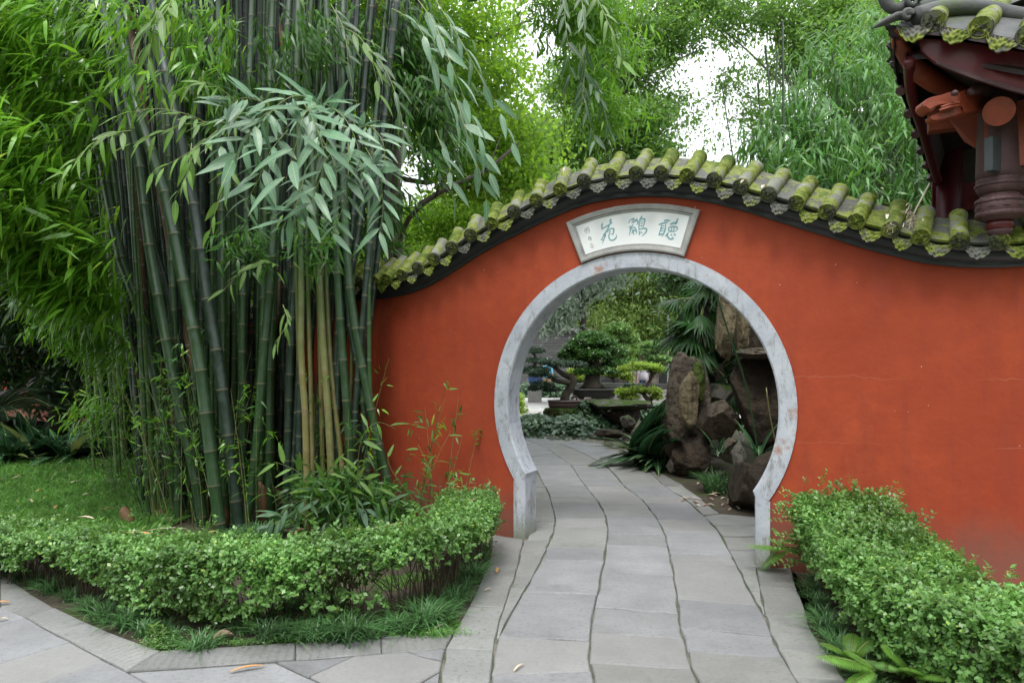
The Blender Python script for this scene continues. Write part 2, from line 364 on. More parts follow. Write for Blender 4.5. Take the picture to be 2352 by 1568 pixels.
JE = [(1190, 972), (1300, 993), (1390, 1022), (1440, 1047)]+[c1((780, 1080))]+[c7(p) for p in ((1195, 0), (1270, 70), (1400, 150), (1540, 270), (1640, 380), (1700, 490), (1765, 610), (1850, 780), (1930, 920), (1985, 1050), (2060, 1210), (2170, 1396), (2600, 1900), (3100, 2500))]
LEDGE = [(1160, 1002), (1174, 1085), (1182, 1232), (1199, 1238)]
JF = [c7(p) for p in ((1890, 610), (1905, 720), (1920, 800), (1950, 930))]
paving = empty('stone_path'); tag(paving, 'grey flagstone path curving through the moon gate', kind='structure')
def gp(x, y): v = G(x, y); return (v.x, v.y)
def column(L, Rr, cuts, mat, name='paving_slab', par=paving, **kw):
    """cuts: list of (yl, yr) in photo rows, from far to near"""
    for (a, b), (c, d) in zip(cuts[:-1], cuts[1:]):
        left = [(interp(L, y), y) for y in np.linspace(c, a, 5)]
        right = [(interp(Rr, y), y) for y in np.linspace(b, d, 5)]
        poly = [gp(*p) for p in left+right]
        slab_obj(name, poly, mat if random.random() < .85 else M_slab_old, par, **kw)
def cc7(lst): return [(1091+.3418*a, 1091+.3418*b) for a, b in lst]
column(JB, JC, [(1000, 1001), (1026, 1018), (1050, 1040), (1067, 1066)]+cc7([(70, 70), (147, 145), (187, 182), (295, 288), (348, 345), (482, 487), (567, 577), (782, 800), (1087, 1112), (1335, 1318), (1640, 1600), (2000, 1950)]), M_slab)
column(JC, JD, [(1001, 990), (1020, 1012), (1046, 1040), (1067, 1066)]+cc7([(70, 70), (112, 110), (203, 204), (265, 270), (392, 402), (462, 485), (640, 672), (885, 930), (1052, 1090), (1255, 1300), (1600, 1650), (2000, 2000)]), M_slab)
column(JD, JE, [(984, 974), (1000, 990), (1020, 1012), (1045, 1038), (1067, 1068)]+cc7([(70, 70), (150, 150), (190, 195), (295, 305), (370, 382), (515, 540), (572, 602), (830, 870), (1015, 1080), (1175, 1222), (1600, 1650), (2000, 2000)]), M_slab)
JG = [(1420, 1040), (1486, 1068), (1568, 1114), (1660, 1176), (1733, 1183), (1760, 1183), (1775, 1300)]
# right edge stones beyond and inside the gate
for poly in ([(1442, 1048), (1480, 1067), (1484, 1090), (1466, 1068)], [(1477, 1069), (1486, 1067), (1567, 1113), (1524, 1114)],
             [(1527, 1116), (1568, 1115), (1612, 1146), (1569, 1141), (1545, 1128)], [(1572, 1143), (1613, 1148), (1652, 1177), (1615, 1181)],
             [(1617, 1184), (1655, 1179), (1775, 1190), (1790, 1205), (1640, 1205)], [(1642, 1207), (1792, 1207), (1800, 1230), (1660, 1230)],
             [(1661, 1232), (1800, 1232), (1800, 1262), (1672, 1262)], [(1673, 1264), (1765, 1264), (1765, 1300), (1697, 1306)]):
    slab_obj('edge_slab', [gp(*p) for p in poly], M_slab_old, paving)
column(JE, [(1737, 1306)]+JF+[(1758, 1425)], cc7([(612, 612), (780, 775), (925, 925)]), M_slab_old)
RB = [c7(p) for p in ((2120, 620), (2160, 760), (2220, 900), (2235, 1000), (2352, 1180), (2500, 1396), (2900, 1900), (3400, 2500))]
JR = [JF[0], JF[1], JF[2], JF[3]]+[c7(p) for p in ((1985, 1050), (2060, 1210), (2170, 1396), (2600, 1900), (3100, 2500))]
column(JR, RB, cc7([(625, 620), (745, 775), (935, 945), (1165, 1205), (1350, 1370), (1650, 1700), (2000, 2000)]), M_slab_old)
# left: wedge between the double joint, then the strip beside the hedge bed
LB = [(1131, 1215), (1125, 1290), (1100, 1345), (1062, 1418), (1043, 1446), (1024, 1487), (1012, 1560), (990, 1700), (960, 1800)]
column(JA, JB, cc7([(438, 432), (525, 520), (750, 760), (1085, 1085)]), M_slab_old)
column(LB, JA, [(1226, 1238), (1304, 1304), (1390, 1394), (1487, 1491), (1600, 1605), (1740, 1745)], M_slab_old)
column([(1170, 1050), (1205, 1150), (1209, 1180), (1212, 1238), (1202, 1250)], JB, [(1067, 1090), (1115, 1120), (1150, 1150), (1184, 1184), (1198, 1198), (1217, 1220), (1241, 1243)], M_slab_old)
# forecourt: chiselled kerb band and big slabs
fore = empty('forecourt_paving'); tag(fore, 'grey chiselled stone paving around the planting bed', kind='structure')
ki = [(-420, 1120), (-200, 1235), (0, 1316), (125, 1395), (246, 1450), (368, 1494)]; ko = [(-420, 1190), (-200, 1310), (0, 1392), (58, 1417), (164, 1473), (292, 1541)]
ki2 = [(368, 1494), (679, 1474.5), (875, 1461), (1042.6, 1446)]; ko2 = [(292, 1541), (678, 1514), (876, 1499), (1024, 1487)]
for A, B in ((ki, ko), (ki2, ko2)):
    for i in range(len(A)-1):
        p = [gp(*A[i]), gp(*A[i+1]), gp(*B[i+1]), gp(*B[i])]
        o = slab_obj('kerb_stone', p, M_kerbstone, fore, gap=.003, rough=.001, tilt=.001)
        d = Vector(p[1])-Vector(p[0]); a = math.atan2(d.y, d.x)
        # turn the mesh so that its own x runs along the stone (the chisel grooves follow it)
        o.data.transform(Matrix.Rotation(-a, 4, 'Z')); o.rotation_euler.z = a
def ext(pl): return [gp(*p) for p in pl]
for poly in ([(0, 1392), (58, 1417), (0, 1436), (-90, 1460), (-200, 1405), (-200, 1310)], [(0, 1436), (58, 1417), (138, 1469-8), (164, 1473), (138, 1482), (0, 1521), (-140, 1560), (-260, 1500), (-90, 1460)],
             [(0, 1521), (164, 1473), (234, 1510), (240, 1517), (91, 1568), (-60, 1620), (-260, 1580), (-140, 1560)], [(91, 1568), (236, 1515), (292, 1541), (345, 1572), (420, 1640), (200, 1760), (-60, 1760), (-120, 1640)],
             [(296, 1543), (520, 1527), (633, 1519), (740, 1568), (850, 1645), (700, 1760), (420, 1640), (345, 1572)], [(635, 1518), (811, 1506), (709, 1552)],
             [(812, 1506), (936, 1497), (975, 1509), (1016, 1519), (1011, 1540), (963, 1568), (860, 1640), (760, 1577), (711, 1553)], [(938, 1496), (1022, 1490), (1016, 1517), (975, 1507)],
             [(1011, 1543), (1006, 1600), (990, 1700), (700, 1760), (862, 1642), (963, 1570)]):
    slab_obj('forecourt_slab', ext(poly), M_slab, fore, gap=.004, rough=.001, tilt=.001)
# planting beds of soil, a hand's width below and above the paving
Lb = ext([(-700, 1060), (-420, 1120), (-200, 1235), (0, 1316), (125, 1395), (246, 1450), (368, 1494), (679, 1474.5), (875, 1461), (1042, 1446), (1062, 1418), (1100, 1345), (1125, 1290), (1131, 1215)])
sheet('planting_bed_soil', Lb+[(-.2, 6.5), (-2, 8.4), (-4.5, 13), (-14, 20), (-30, 26), (-30, 14)], -.012, M_soil, 'dark mossy soil of the bamboo bed')
Rb = ext([(1790, 1305), (1822, 1305), (1846, 1368), (1855, 1425), (1905, 1500), (1950, 1560), (2080, 1700)])
sheet('hedge_bed_soil', Rb+[(2.6, 2.3), (3.4, 2.6), (2.65, 3.2), (2.62, 5.02), (2.0, 5.32)], -.012, M_soil, 'dark soil under the right hedge')
sheet('side_paving', [(2.66, 5.0), (2.66, 3.2), (3.5, 2.6), (6, 2), (8, 3), (4.5, 4.2)], -.008, M_court, 'pale paving behind the right hedge')
sheet('garden_soil', [(1.2, 8.0), (2.2, 5.9), (12, 4), (20, 20), (3.5, 19), (2.2, 15), (1.0, 11.6), (1.6, 9.7)], -.012, M_soil, 'bare brown soil beside the rockery')
sheet('garden_bed_soil', [(-2.5, 14.3), (0, 14.0), (1.7, 12.6), (3, 11), (6, 19), (1.5, 20), (0.1, 17.5), (-2.5, 17)], -.006, M_soil, 'dark soil under the bonsai stands')
# courtyard beyond: pale slabs in running rows
court = empty('courtyard_paving'); tag(court, 'pale stone courtyard paving beyond the gate', kind='structure')
yy = 17.0; row = 0
while yy < 34:
    w = .95; x = -6+(row % 2)*.7
    while x < 9:
        inside = not (yy < 21 and x > -.1+ (yy-17)*.05 and x < 8)
        if inside: slab_obj('courtyard_slab', [(x, yy), (x+1.4, yy), (x+1.4, yy+w), (x, yy+w)], M_court, court, z=.002, gap=.007, ripple=False, tilt=.001)
        x += 1.4
    yy += w; row += 1
sheet('courtyard_ground', [(-20, 15.2), (-1.5, 15.2), (.1, 17), (9, 17), (30, 22), (30, 36), (-20, 36)], -.012, M_court, 'pale courtyard ground')

# ------------------------------------------------------------------ the red wall
# plan of the wall front: straight through the gate, bending back at its left end
us = [-.4]; px = [.02+.903*-.4]; py = [6.32+.428*.4]
u = -.4
while u > -24:
    ang = np.interp(-u, [.4, 1.7, 3.0, 6.4, 7.5, 30], [25.4, 35, 60, 62, 40, 38])
    px.append(px[-1]-.05*math.cos(R(ang))); py.append(py[-1]+.05*math.sin(R(ang))); u -= .05; us.append(u)
us = us[::-1]; px = px[::-1]; py = py[::-1]
us.append(9.0); px.append(.02+.903*9); py.append(6.32-.428*9)
us, px, py = map(np.array, (us, px, py))
def plan(u): return Vector((float(np.interp(u, us, px)), float(np.interp(u, us, py)), 0))
def wdir(u):
    d = plan(u+.03)-plan(u-.03); return d.normalized()
def wnor(u):
    d = wdir(u); return Vector((d.y, -d.x, 0))       # towards the camera
DISCS = [(825, 648), (858, 646), (885, 642), (920, 630), (957, 618), (994, 595), (1035, 570), (1078, 537), (1126, 512), (1178, 484), (1229, 459), (1284, 432), (1339, 411), (1401, 400), (1459, 396), (1517, 394), (1577, 400), (1639, 411), (1700, 426), (1764, 446), (1829, 465), (1899, 483), (1967, 509), (2046, 526), (2116, 544), (2205, 557), (2297, 553)]
EO = .2
_ug = np.arange(-3.5, 5.5, .01)
_pts = [plan(q)+wnor(q)*EO for q in _ug]; _rat = np.array([p.x/p.y for p in _pts])
du, dh = [], []
for x, y in DISCS:
    q = float(np.interp((x-1176)/1600, _rat, _ug)); p = plan(q)+wnor(q)*EO
    du.append(q); dh.append(1.6+(825-y)/1600*p.y)
dh2 = [dh[0]]+[(dh[i-1]+2*dh[i]+dh[i+1])/4 for i in range(1, len(dh)-1)]+[dh[-1]]
HU = np.array([-24, -8, -3]+du+[du[-1]+.5, 9]); HH = np.array([dh2[0]-.02, dh2[0]-.03, dh2[0]-.02]+dh2+[dh2[-1], dh2[-1]])
def hd(u): return float(np.interp(u, HU, HH))
def hc(u): return hd(u)-.155
GC, GZ, GR, GRI = 1.094, 1.206, 1.29, 1.154
T = .235                                               # wall thickness
def W(u, h, e=0.0):
    p = plan(u)+wnor(u)*e; return Vector((p.x, p.y, h))
wall = empty('gate_wall'); tag(wall, 'red plastered garden wall with wavy tiled top and round moon gate', 'wall')
hr = GR-.05
ul = [-23.9+.5*i for i in range(32)]+[-7.9+.1*i for i in range(76)]
ul = sorted(set([round(q, 4) for q in ul if q < GC-hr-.02]+[round(GC-hr*math.cos(math.pi*i/64), 5) for i in range(65)]+[GC-1.06, GC+1.06]+[round(GC+hr+.02+.1*i, 4) for i in range(60)]))
mb = MB()
def wallspan(u0, u1, lo0, lo1, hi0, hi1):
    for e in (0, -T):
        V = [W(u0, lo0, e), W(u1, lo1, e), W(u1, hi1, e), W(u0, hi0, e)]
        k = 6; VV = [V[0].lerp(V[3], j/k) for j in range(k+1)]+[V[1].lerp(V[2], j/k) for j in range(k+1)]
        mb.add(VV, [((j, j+k+1, j+k+2, j+1) if e == 0 else (j, j+1, j+k+2, j+k+1)) for j in range(k)])
for a, b_ in zip(ul[:-1], ul[1:]):
    ta, tb_ = hc(a)+.04, hc(b_)+.04
    m_ = (a+b_)/2
    if abs(m_-GC) < hr:
        ra = math.sqrt(max(0, hr*hr-(a-GC)**2)); rb_ = math.sqrt(max(0, hr*hr-(b_-GC)**2))
        wallspan(a, b_, GZ+ra, GZ+rb_, ta, tb_)
        if abs(m_-GC) > 1.06: wallspan(a, b_, -.05, -.05, GZ-ra, GZ-rb_)
    else: wallspan(a, b_, -.05, -.05, ta, tb_)
o = mb.build('plaster_body', M_wall, wall); 
bm = bmesh.new(); bm.from_mesh(o.data); bmesh.ops.remove_doubles(bm, verts=bm.verts, dist=.0005); bm.to_mesh(o.data); bm.free()
# moon gate frame
def frame_pairs():
    out = [((-1.0+.018, -.03), (-1.094, -.03)), ((-.982, .3), (-1.094, .3)), ((-.982, .53), (-1.094, .503))]
    a0o = math.atan2(.503-GZ, -1.083); a0i = math.atan2(.575-GZ, -.965)
    tot_o = a0o+2*math.pi; tot_i = a0i+2*math.pi
    n_ = 72
    for i in range(n_+1):
        f = i/n_
        ao = tot_o-(tot_o-(math.pi-tot_o))*f; ai = tot_i-(tot_i-(math.pi-tot_i))*f
        out.append(((GRI*math.cos(ai), GRI*math.sin(ai)+GZ), (GR*math.cos(ao), GR*math.sin(ao)+GZ)))
    out += [((.982, .53), (1.094, .503)), ((.982, .3), (1.094, .3)), ((.982, -.03), (1.094, -.03))]
    return out
fp = frame_pairs()
mb = MB(); V = []
for (iu, ih), (ou, oh) in fp:
    ju, jh = iu+(ou-iu)*.09, ih+(oh-ih)*.09
    V += [W(GC+ou, oh, -.01), W(GC+ou, oh, .014), W(GC+ju, jh, .014), W(GC+iu, ih, .002), W(GC+iu, ih, -T-.002), W(GC+ju, jh, -T-.014), W(GC+ou, oh, -T-.014), W(GC+ou, oh, -T+.01)]
n_ = len(fp)
mb.add(V, [(i*8+j, (i+1)*8+j, (i+1)*8+(j+1) % 8, i*8+(j+1) % 8) for i in range(n_-1) for j in range(8)])
mb.build('gate_frame', M_frame, wall)
# black moulding under the tiles and the mortar bed they lie on
def sweep(name, prof, mat, u0, u1, base, step=.1):
    q = np.arange(u0, u1, step); mb = MB(); V = []; k = len(prof)
    for uu in q:
        th = math.atan2(base(uu+.05)-base(uu-.05), .1); s = 1/max(.7, math.cos(th))
        for e, h in prof: V.append(W(uu, base(uu)+h*s, e))
    mb.add(V, [(i*k+j, i*k+(j+1) % k, (i+1)*k+(j+1) % k, (i+1)*k+j) for i in range(len(q)-1) for j in range(k)])
    return mb.build(name, mat, wall)
sweep('moulding', [(-.02, 0), (.022, 0), (.030, .012), (.030, .034), (.052, .048), (.068, .066), (.074, .086), (.074, .098), (.094, .104), (.108, .118), (.108, .136), (-T-.108, .136), (-T-.108, .118), (-T-.03, .03), (-T-.022, 0), (-T+.02, 0)], M_cornice, -23.8, 7.5, hc, .05)
TH = .245                                              # rise of the tile slope
sweep('tile_bed', [(.15, .137), (.165, .15), (-.11, .15+TH-.045), (-T+.11-.235, .15), (-T-.10, .137)], M_drip, -23.8, 7.5, hc, .05)
# plaque
plq = empty('name_plaque'); tag(plq, 'white fan-shaped plaque with three teal characters above the round gate', 'plaque')
def uh(x, y):                                          # photo pixel -> wall plane
    r_ = (x-1176)/1600; s = (r_*6.32-.02)/(.903+.428*r_); Z = 6.32-.428*s; return s, 1.6+(825-y)/1600*Z
def pol(s, h): return math.hypot(s-GC, h-GZ), math.atan2(h-GZ, s-GC)
r1, r2 = 1.308, 1.715
aL = pol(*uh(1303, 513))[1]; aR = pol(*uh(1608, 487))[1]; bL = pol(*uh(1338, 605))[1]; bR = pol(*uh(1573, 589))[1]
r1 = (pol(*uh(1338, 605))[0]+pol(*uh(1573, 589))[0]+pol(*uh(1465, 578))[0])/3
r2 = (pol(*uh(1303, 513))[0]+pol(*uh(1608, 487))[0]+pol(*uh(1470, 467))[0])/3
def fan(f, g, inset=0.0):                               # f 0..1 left to right, g 0..1 bottom to top
    la = inset/r2; rr = r1+inset+(r2-r1-2*inset)*g
    al = bL+(aL-bL)*g-la*1.15; ar = bR+(aR-bR)*g+la*1.15
    a = al+(ar-al)*f; return GC+rr*math.cos(a), GZ+rr*math.sin(a)
def ringloop(inset, e):
    N = 20; q = [fan(i/N, 0, inset) for i in range(N)]+[fan(1, 0, inset)]+[fan(1-i/N, 1, inset) for i in range(N)]+[fan(0, 1, inset)]
    return [W(s, h, e) for s, h in q]
mb = MB(); loops = [ringloop(0, -.01), ringloop(0, .035), ringloop(.012, .04), ringloop(.040, .034), ringloop(.044, .022), ringloop(.056, .024), ringloop(.062, .008)]
k = len(loops[0]); V = [p for lp in loops for p in lp]
mb.add(V, [(i*k+j, i*k+(j+1) % k, (i+1)*k+(j+1) % k, (i+1)*k+j) for i in range(len(loops)-1) for j in range(k)])
mb.build('plaque_frame', M_plaqueframe, plq)
mb = MB(); N = 20; V = []
for i in range(N+1):
    for g in (0, 1): V.append(W(*fan(i/N, g, .058), .012))
mb.add(V, [(2*i, 2*i+2, 2*i+3, 2*i+1) for i in range(N)])
panel = mb.build('white_panel', M_plaque, plq)
# brush-written characters, traced stroke by stroke
def c4(x, y): return (2200+x/3.6185)*.5742, (780+y/3.6185)*.5742
def strokes(name, lst, mat, parent, wd, e=.0145):
    mb = MB()
    for st in lst:
        w = wd
        if isinstance(st[0], (int, float)): w = st[0]; st = st[1:]
        # smooth
        pp = [Vector(p) for p in st]; q = []
        for i in range(len(pp)-1):
            p0 = pp[max(i-1, 0)]; p1 = pp[i]; p2 = pp[i+1]; p3 = pp[min(i+2, len(pp)-1)]
            for j in range(4):
                t = j/4; q.append(.5*((2*p1)+(-p0+p2)*t+(2*p0-5*p1+4*p2-p3)*t*t+(-p0+3*p1-3*p2+p3)*t*t*t))
        q.append(pp[-1]); V = []; n_ = len(q)
        for i, p in enumerate(q):
            t = (q[min(i+1, n_-1)]-q[max(i-1, 0)]).normalized(); nn = Vector((-t.y, t.x))
            f = i/(n_-1); ww = w*(.62+.5*math.sin(math.pi*min(1, f*1.15)))*(1 if f < .9 else .6)
            for sg, ee in ((1, 0), (1, 1), (-1, 1), (-1, 0)):
                s, h = uh(*c4(*(p+nn*sg*ww*(1 if ee == 0 else .8)))); V.append(W(s, h, .0105 if ee == 0 else e))
        mb.add(V, [(i*4+j, i*4+(j+1) % 4, (i+1)*4+(j+1) % 4, (i+1)*4+j) for i in range(n_-1) for j in range(4)]+[(0, 1, 2, 3), tuple((n_-1)*4+j for j in (3, 2, 1, 0))])
    return mb.build(name, mat, parent)
yuan = [[(765, 408), (758, 450), (757, 505)], [(755, 495), (820, 460), (912, 398)], [15, (890, 345), (882, 380), (880, 425)], [(872, 425), (840, 500), (790, 580), (745, 660)],
        [(778, 570), (808, 575), (800, 610), (765, 705)], [8, (752, 640), (775, 655)], [(835, 540), (880, 495), (925, 490), (930, 520), (915, 570), (880, 565)], [(880, 520), (858, 600), (880, 650), (930, 650), (968, 610), (965, 570)]]
li = [[9, (1145, 410), (1165, 370), (1205, 350), (1225, 345), (1195, 395), (1185, 412)], [9, (1270, 345), (1235, 380), (1205, 412)], [9, (1225, 395), (1262, 365), (1275, 400), (1262, 440)], [8, (1145, 470), (1172, 455), (1168, 490), (1150, 500)],
      [8, (1210, 425), (1180, 480), (1160, 560), (1152, 590)], [8, (1180, 490), (1225, 470), (1250, 500), (1262, 545), (1250, 575)], [8, (1195, 500), (1205, 540), (1185, 560)], [8, (1222, 495), (1215, 545), (1222, 585)], [7, (1190, 520), (1245, 515)], [7, (1240, 505), (1252, 540)],
      [13, (1338, 305), (1318, 345), (1298, 390), (1295, 450), (1292, 520)], [12, (1318, 352), (1365, 350), (1378, 375), (1350, 480)], [8, (1318, 390), (1358, 385)], [8, (1318, 420), (1352, 416)], [8, (1310, 452), (1350, 450)], [12, (1295, 500), (1350, 488), (1398, 490), (1400, 525), (1375, 560), (1335, 598)], [10, (1290, 525), (1305, 560), (1290, 580)], [9, (1318, 535), (1345, 555)]]
ting = [[16, (1655, 375), (1700, 370), (1745, 375)], [13, (1578, 435), (1640, 412), (1715, 400)], [11, (1620, 440), (1608, 500), (1582, 580)], [11, (1680, 425), (1672, 500), (1645, 570), (1620, 605)], [8, (1625, 455), (1665, 450)], [8, (1620, 490), (1660, 485)], [8, (1612, 525), (1652, 520)], [12, (1575, 580), (1640, 560)],
        [15, (1740, 430), (1800, 410), (1850, 405)], [12, (1858, 345), (1838, 390), (1820, 430)], [11, (1725, 470), (1790, 460), (1850, 475), (1835, 520)], [11, (1725, 470), (1725, 520), (1780, 530), (1832, 518)], [8, (1760, 475), (1765, 518)], [8, (1798, 475), (1798, 518)],
        [10, (1720, 545), (1700, 575), (1670, 600)], [12, (1700, 560), (1710, 610), (1750, 640), (1790, 630), (1770, 610)], [10, (1755, 570), (1770, 590)], [13, (1800, 565), (1822, 590)]]
for nm, ch in (('character', yuan), ('character', li), ('character', ting)): strokes(nm, ch, M_ink, plq, 11)
strokes('inscription', [[3.5, (560, 465), (530, 490), (508, 522), (545, 560)], [3.5, (535, 490), (540, 550)], [3.5, (562, 470), (578, 510), (570, 555)], [3.5, (545, 495), (560, 505), (552, 530)]], M_inkgrey, plq, 3.5)
strokes('inscription', [[3.5, (562, 655), (570, 608), (600, 618), (602, 655), (592, 656)], [3.5, (575, 630), (592, 628), (590, 645), (575, 645)]], M_inkgrey, plq, 3.5)
strokes('seal', [[3, (585, 708), (635, 704)], [3, (635, 704), (645, 755)], [3, (645, 755), (592, 760)], [3, (585, 708), (592, 760)], [3, (598, 718), (625, 722), (608, 736)], [3, (600, 748), (632, 738)], [3, (618, 712), (622, 752)]], M_seal, plq, 3)

# ------------------------------------------------------------------ tiles of the wall top
def barrel_mesh(r=.058, L=.19, lip=.006):
    mb = MB(); n = 20; prof = [(0, r*.98), (.006, r), (L*.9, r*.965), (L*.93, r*.965+lip), (L, r*.965+lip)]
    V = []
    for y, rr in prof:
        for j in range(n):
            q = 2*math.pi*j/n; V.append((rr*math.cos(q), y, rr*math.sin(q)))
    k = len(prof)
    mb.add(V, [(i*n+(j+1) % n, i*n+j, (i+1)*n+j, (i+1)*n+(j+1) % n) for i in range(k-1) for j in range(n)]+[tuple(range(n)), tuple((k-1)*n+j for j in range(n-1, -1, -1))])
    me = mesh_py('barrel_tile', mb.V, mb.F); me.materials.append(M_barrel)
    for p in me.polygons: p.use_smooth = len(p.vertices) == 4
    return me
def face_h(x, z):                                       # relief of a snarling beast mask, unit disc
    r_ = math.hypot(x, z); h = 0
    def g(cx, cz, sx, sz, a=0):
        c, s = math.cos(a), math.sin(a); dx, dz = x-cx, z-cz
        u_ = (dx*c+dz*s)/sx; v_ = (-dx*s+dz*c)/sz; return math.exp(-(u_*u_+v_*v_))
    h += .9*g(0, -.02, .17, .16)+.35*g(0, .18, .09, .2)                          # nose
    for sg in (1, -1):
        h += .9*g(sg*.34, .34, .26, .07, sg*.55)+.75*g(sg*.33, .14, .11, .09)-.5*g(sg*.33, .14, .045, .04)
        h += .6*g(sg*.5, -.15, .14, .2, -sg*.3)+.5*g(sg*.62, .55, .1, .2, -sg*.6)
        h += .5*g(sg*.2, -.38, .045, .1)
    h += .5*g(0, .62, .06, .22)+.4*g(.2, .62, .05, .2, -.25)+.4*g(-.2, .62, .05, .2, .25)
    m_ = (x/.55)**2+((z+.42)/.24)**2
    if z < -.2: h += .6*math.exp(-((m_-1)/.35)**2); h -= .7*math.exp(-((x/.35)**4+((z+.42)/.12)**4))*1.0
    h += .8*math.exp(-((r_-.9)/.06)**2)
    return h
def disc_mesh(name, fn, r=.062, depth=.018, rings=15, n=44, z_off=0):
    V = [(0, -fn(0, 0)*depth, 0)]; F = []
    for i in range(1, rings+1):
        for j in range(n):
            q = 2*math.pi*j/n; rr = i/rings; x, z = rr*math.cos(q), rr*math.sin(q)
            V.append((x*r, -fn(x, z)*depth if i < rings else 0, z*r))
    for j in range(n): F.append((0, 1+j, 1+(j+1) % n))
    for i in range(rings-1):
        for j in range(n): F.append((1+i*n+j, 1+(i+1)*n+j, 1+(i+1)*n+(j+1) % n, 1+i*n+(j+1) % n))
    for j in range(n): V.append((r*math.cos(2*math.pi*j/n), .014, r*math.sin(2*math.pi*j/n)))
    b0 = 1+(rings-1)*n; b1 = 1+rings*n
    F += [(b0+j, b1+j, b1+(j+1) % n, b0+(j+1) % n) for j in range(n)]
    me = mesh_py(name, V, F, True); me.materials.append(M_facet); return me
def drip_mesh():
    # a hanging fan with a scalloped rim and a relief of petals round a lotus bud
    nx, nz = 30, 18; V = []; F = []; w = .088
    for i in range(nx+1):
        f = i/nx*2-1; x = f*w; top = .0+.030*f*f*1.2
        lob = abs(math.sin((f+1)*math.pi*2.5))*.008
        bot = -.068*(1-abs(f)**3.2)-.010-lob*(1-abs(f)*.3)+.030*abs(f)
        for j in range(nz+1):
            g = j/nz; z = top+(bot-top)*g
            rel = .006*math.sin(g*16+abs(f)*7)*math.sin(f*14)+.010*math.exp(-((f/.13)**2+((g-.55)/.16)**2))+.005*math.cos(abs(f)*18-g*6)*(.3+g)
            rel += .006*math.exp(-((g-.96)/.05)**2)
            V.append((x, -.004-rel-.030*g+.028*abs(f)**1.5, z))
    for i in range(nx):
        for j in range(nz):
            a = i*(nz+1)+j; F.append((a, a+1, a+nz+2, a+nz+1))
    N0 = len(V); V += [(x, y+.014+.0*z, z) for x, y, z in V]
    F += [tuple(q+N0 for q in f[::-1]) for f in F[:]]
    rim = [i*(nz+1) for i in range(nx+1)]+[nx*(nz+1)+j for j in range(1, nz+1)]+[i*(nz+1)+nz for i in range(nx-1, -1, -1)]+[j for j in range(nz-1, 0, -1)]
    for a, c in zip(rim, rim[1:]+rim[:1]): F.append((a, c, c+N0, a+N0))
    me = mesh_py('drip_tile', V, F, True); me.materials.append(M_drip); return me
def pan_mesh():
    n = 10; V = []; F = []; w = .082; L = .17
    for k, y in enumerate((0, L)):
        for lay, t in enumerate((0, -.013)):
            for i in range(n+1):
                f = i/n*2-1; V.append((f*w, y, .030*f*f+t))
    m = n+1
    for i in range(n):
        F += [(i, i+1, 2*m+i+1, 2*m+i), (m+i, 3*m+i, 3*m+i+1, m+i+1), (i, m+i, m+i+1, i+1), (2*m+i, 2*m+i+1, 3*m+i+1, 3*m+i)]
    F += [(0, 2*m, 3*m, m), (n, m+n, 3*m+n, 2*m+n)]
    me = mesh_py('pan_tile', V, F, False); me.materials.append(M_pan); return me
ME_barrel, ME_face, ME_drip, ME_pan = barrel_mesh(), disc_mesh('end_tile', face_h), drip_mesh(), pan_mesh()
ALPHA = math.atan2(TH, .32)
def tframe(u, e, dh_, tilt=ALPHA, side=1):
    n_ = wnor(u); th = math.atan2(hd(u+.06)-hd(u-.06), .12)
    t = wdir(u)*math.cos(th)+Vector((0, 0, 1))*math.sin(th)
    up = -wdir(u)*math.sin(th)+Vector((0, 0, 1))*math.cos(th)
    x = t; nb = -n_
    y = nb*math.cos(tilt)+up*math.sin(tilt); z = -nb*math.sin(tilt)+up*math.cos(tilt)
    o_ = W(u, hd(u), e)+up*dh_
    return Matrix(((x.x, y.x, z.x, o_.x), (x.y, y.y, z.y, o_.y), (x.z, y.z, z.z, o_.z), (0, 0, 0, 1)))
tu = list(du)
while tu[-1] < 6.8: tu.append(tu[-1]+.215)
while tu[0] > -10.5: tu.insert(0, tu[0]-.215)
def jit(m, a=.012, s=.02):
    return m @ Matrix.Rotation(random.gauss(0, a*2), 4, 'Y') @ Matrix.Rotation(random.gauss(0, a), 4, 'Z') @ Matrix.Scale(1+random.gauss(0, s), 4)
for i, u_ in enumerate(tu):
    m1 = tframe(u_, EO-.02, 0)
    j = jit(Matrix.Identity(4), .015, .012)
    link('barrel_tile', ME_barrel, parent=wall, mw=m1 @ j)
    link('barrel_tile', ME_barrel, parent=wall, mw=m1 @ Matrix.Translation((0, .178, 0)) @ jit(j, .008, .01) @ Matrix.Scale(.97, 4))
    mf = tframe(u_, EO-.02, 0, ALPHA*.75)
    link('end_tile', ME_face, parent=wall, mw=mf @ Matrix.Rotation(random.gauss(0, .05), 4, 'Y'))
    if i+1 < len(tu):
        um = (u_+tu[i+1])/2
        for k in range(3):
            sc = max(.8, min(1.05, (tu[i+1]-u_)/.215))
            link('pan_tile', ME_pan, parent=wall, mw=tframe(um, EO-.055-.0*k, -.052, ALPHA-.07) @ Matrix.Translation((0, .105*k, .016*k)) @ jit(Matrix.Identity(4), .006, .008) @ Matrix.Diagonal((sc, 1, 1, 1)))
        link('drip_tile', ME_drip, parent=wall, mw=tframe(um, EO-.045, -.038, .12) @ jit(Matrix.Identity(4), .02, .02) @ Matrix.Diagonal((sc, 1, 1, 1)))
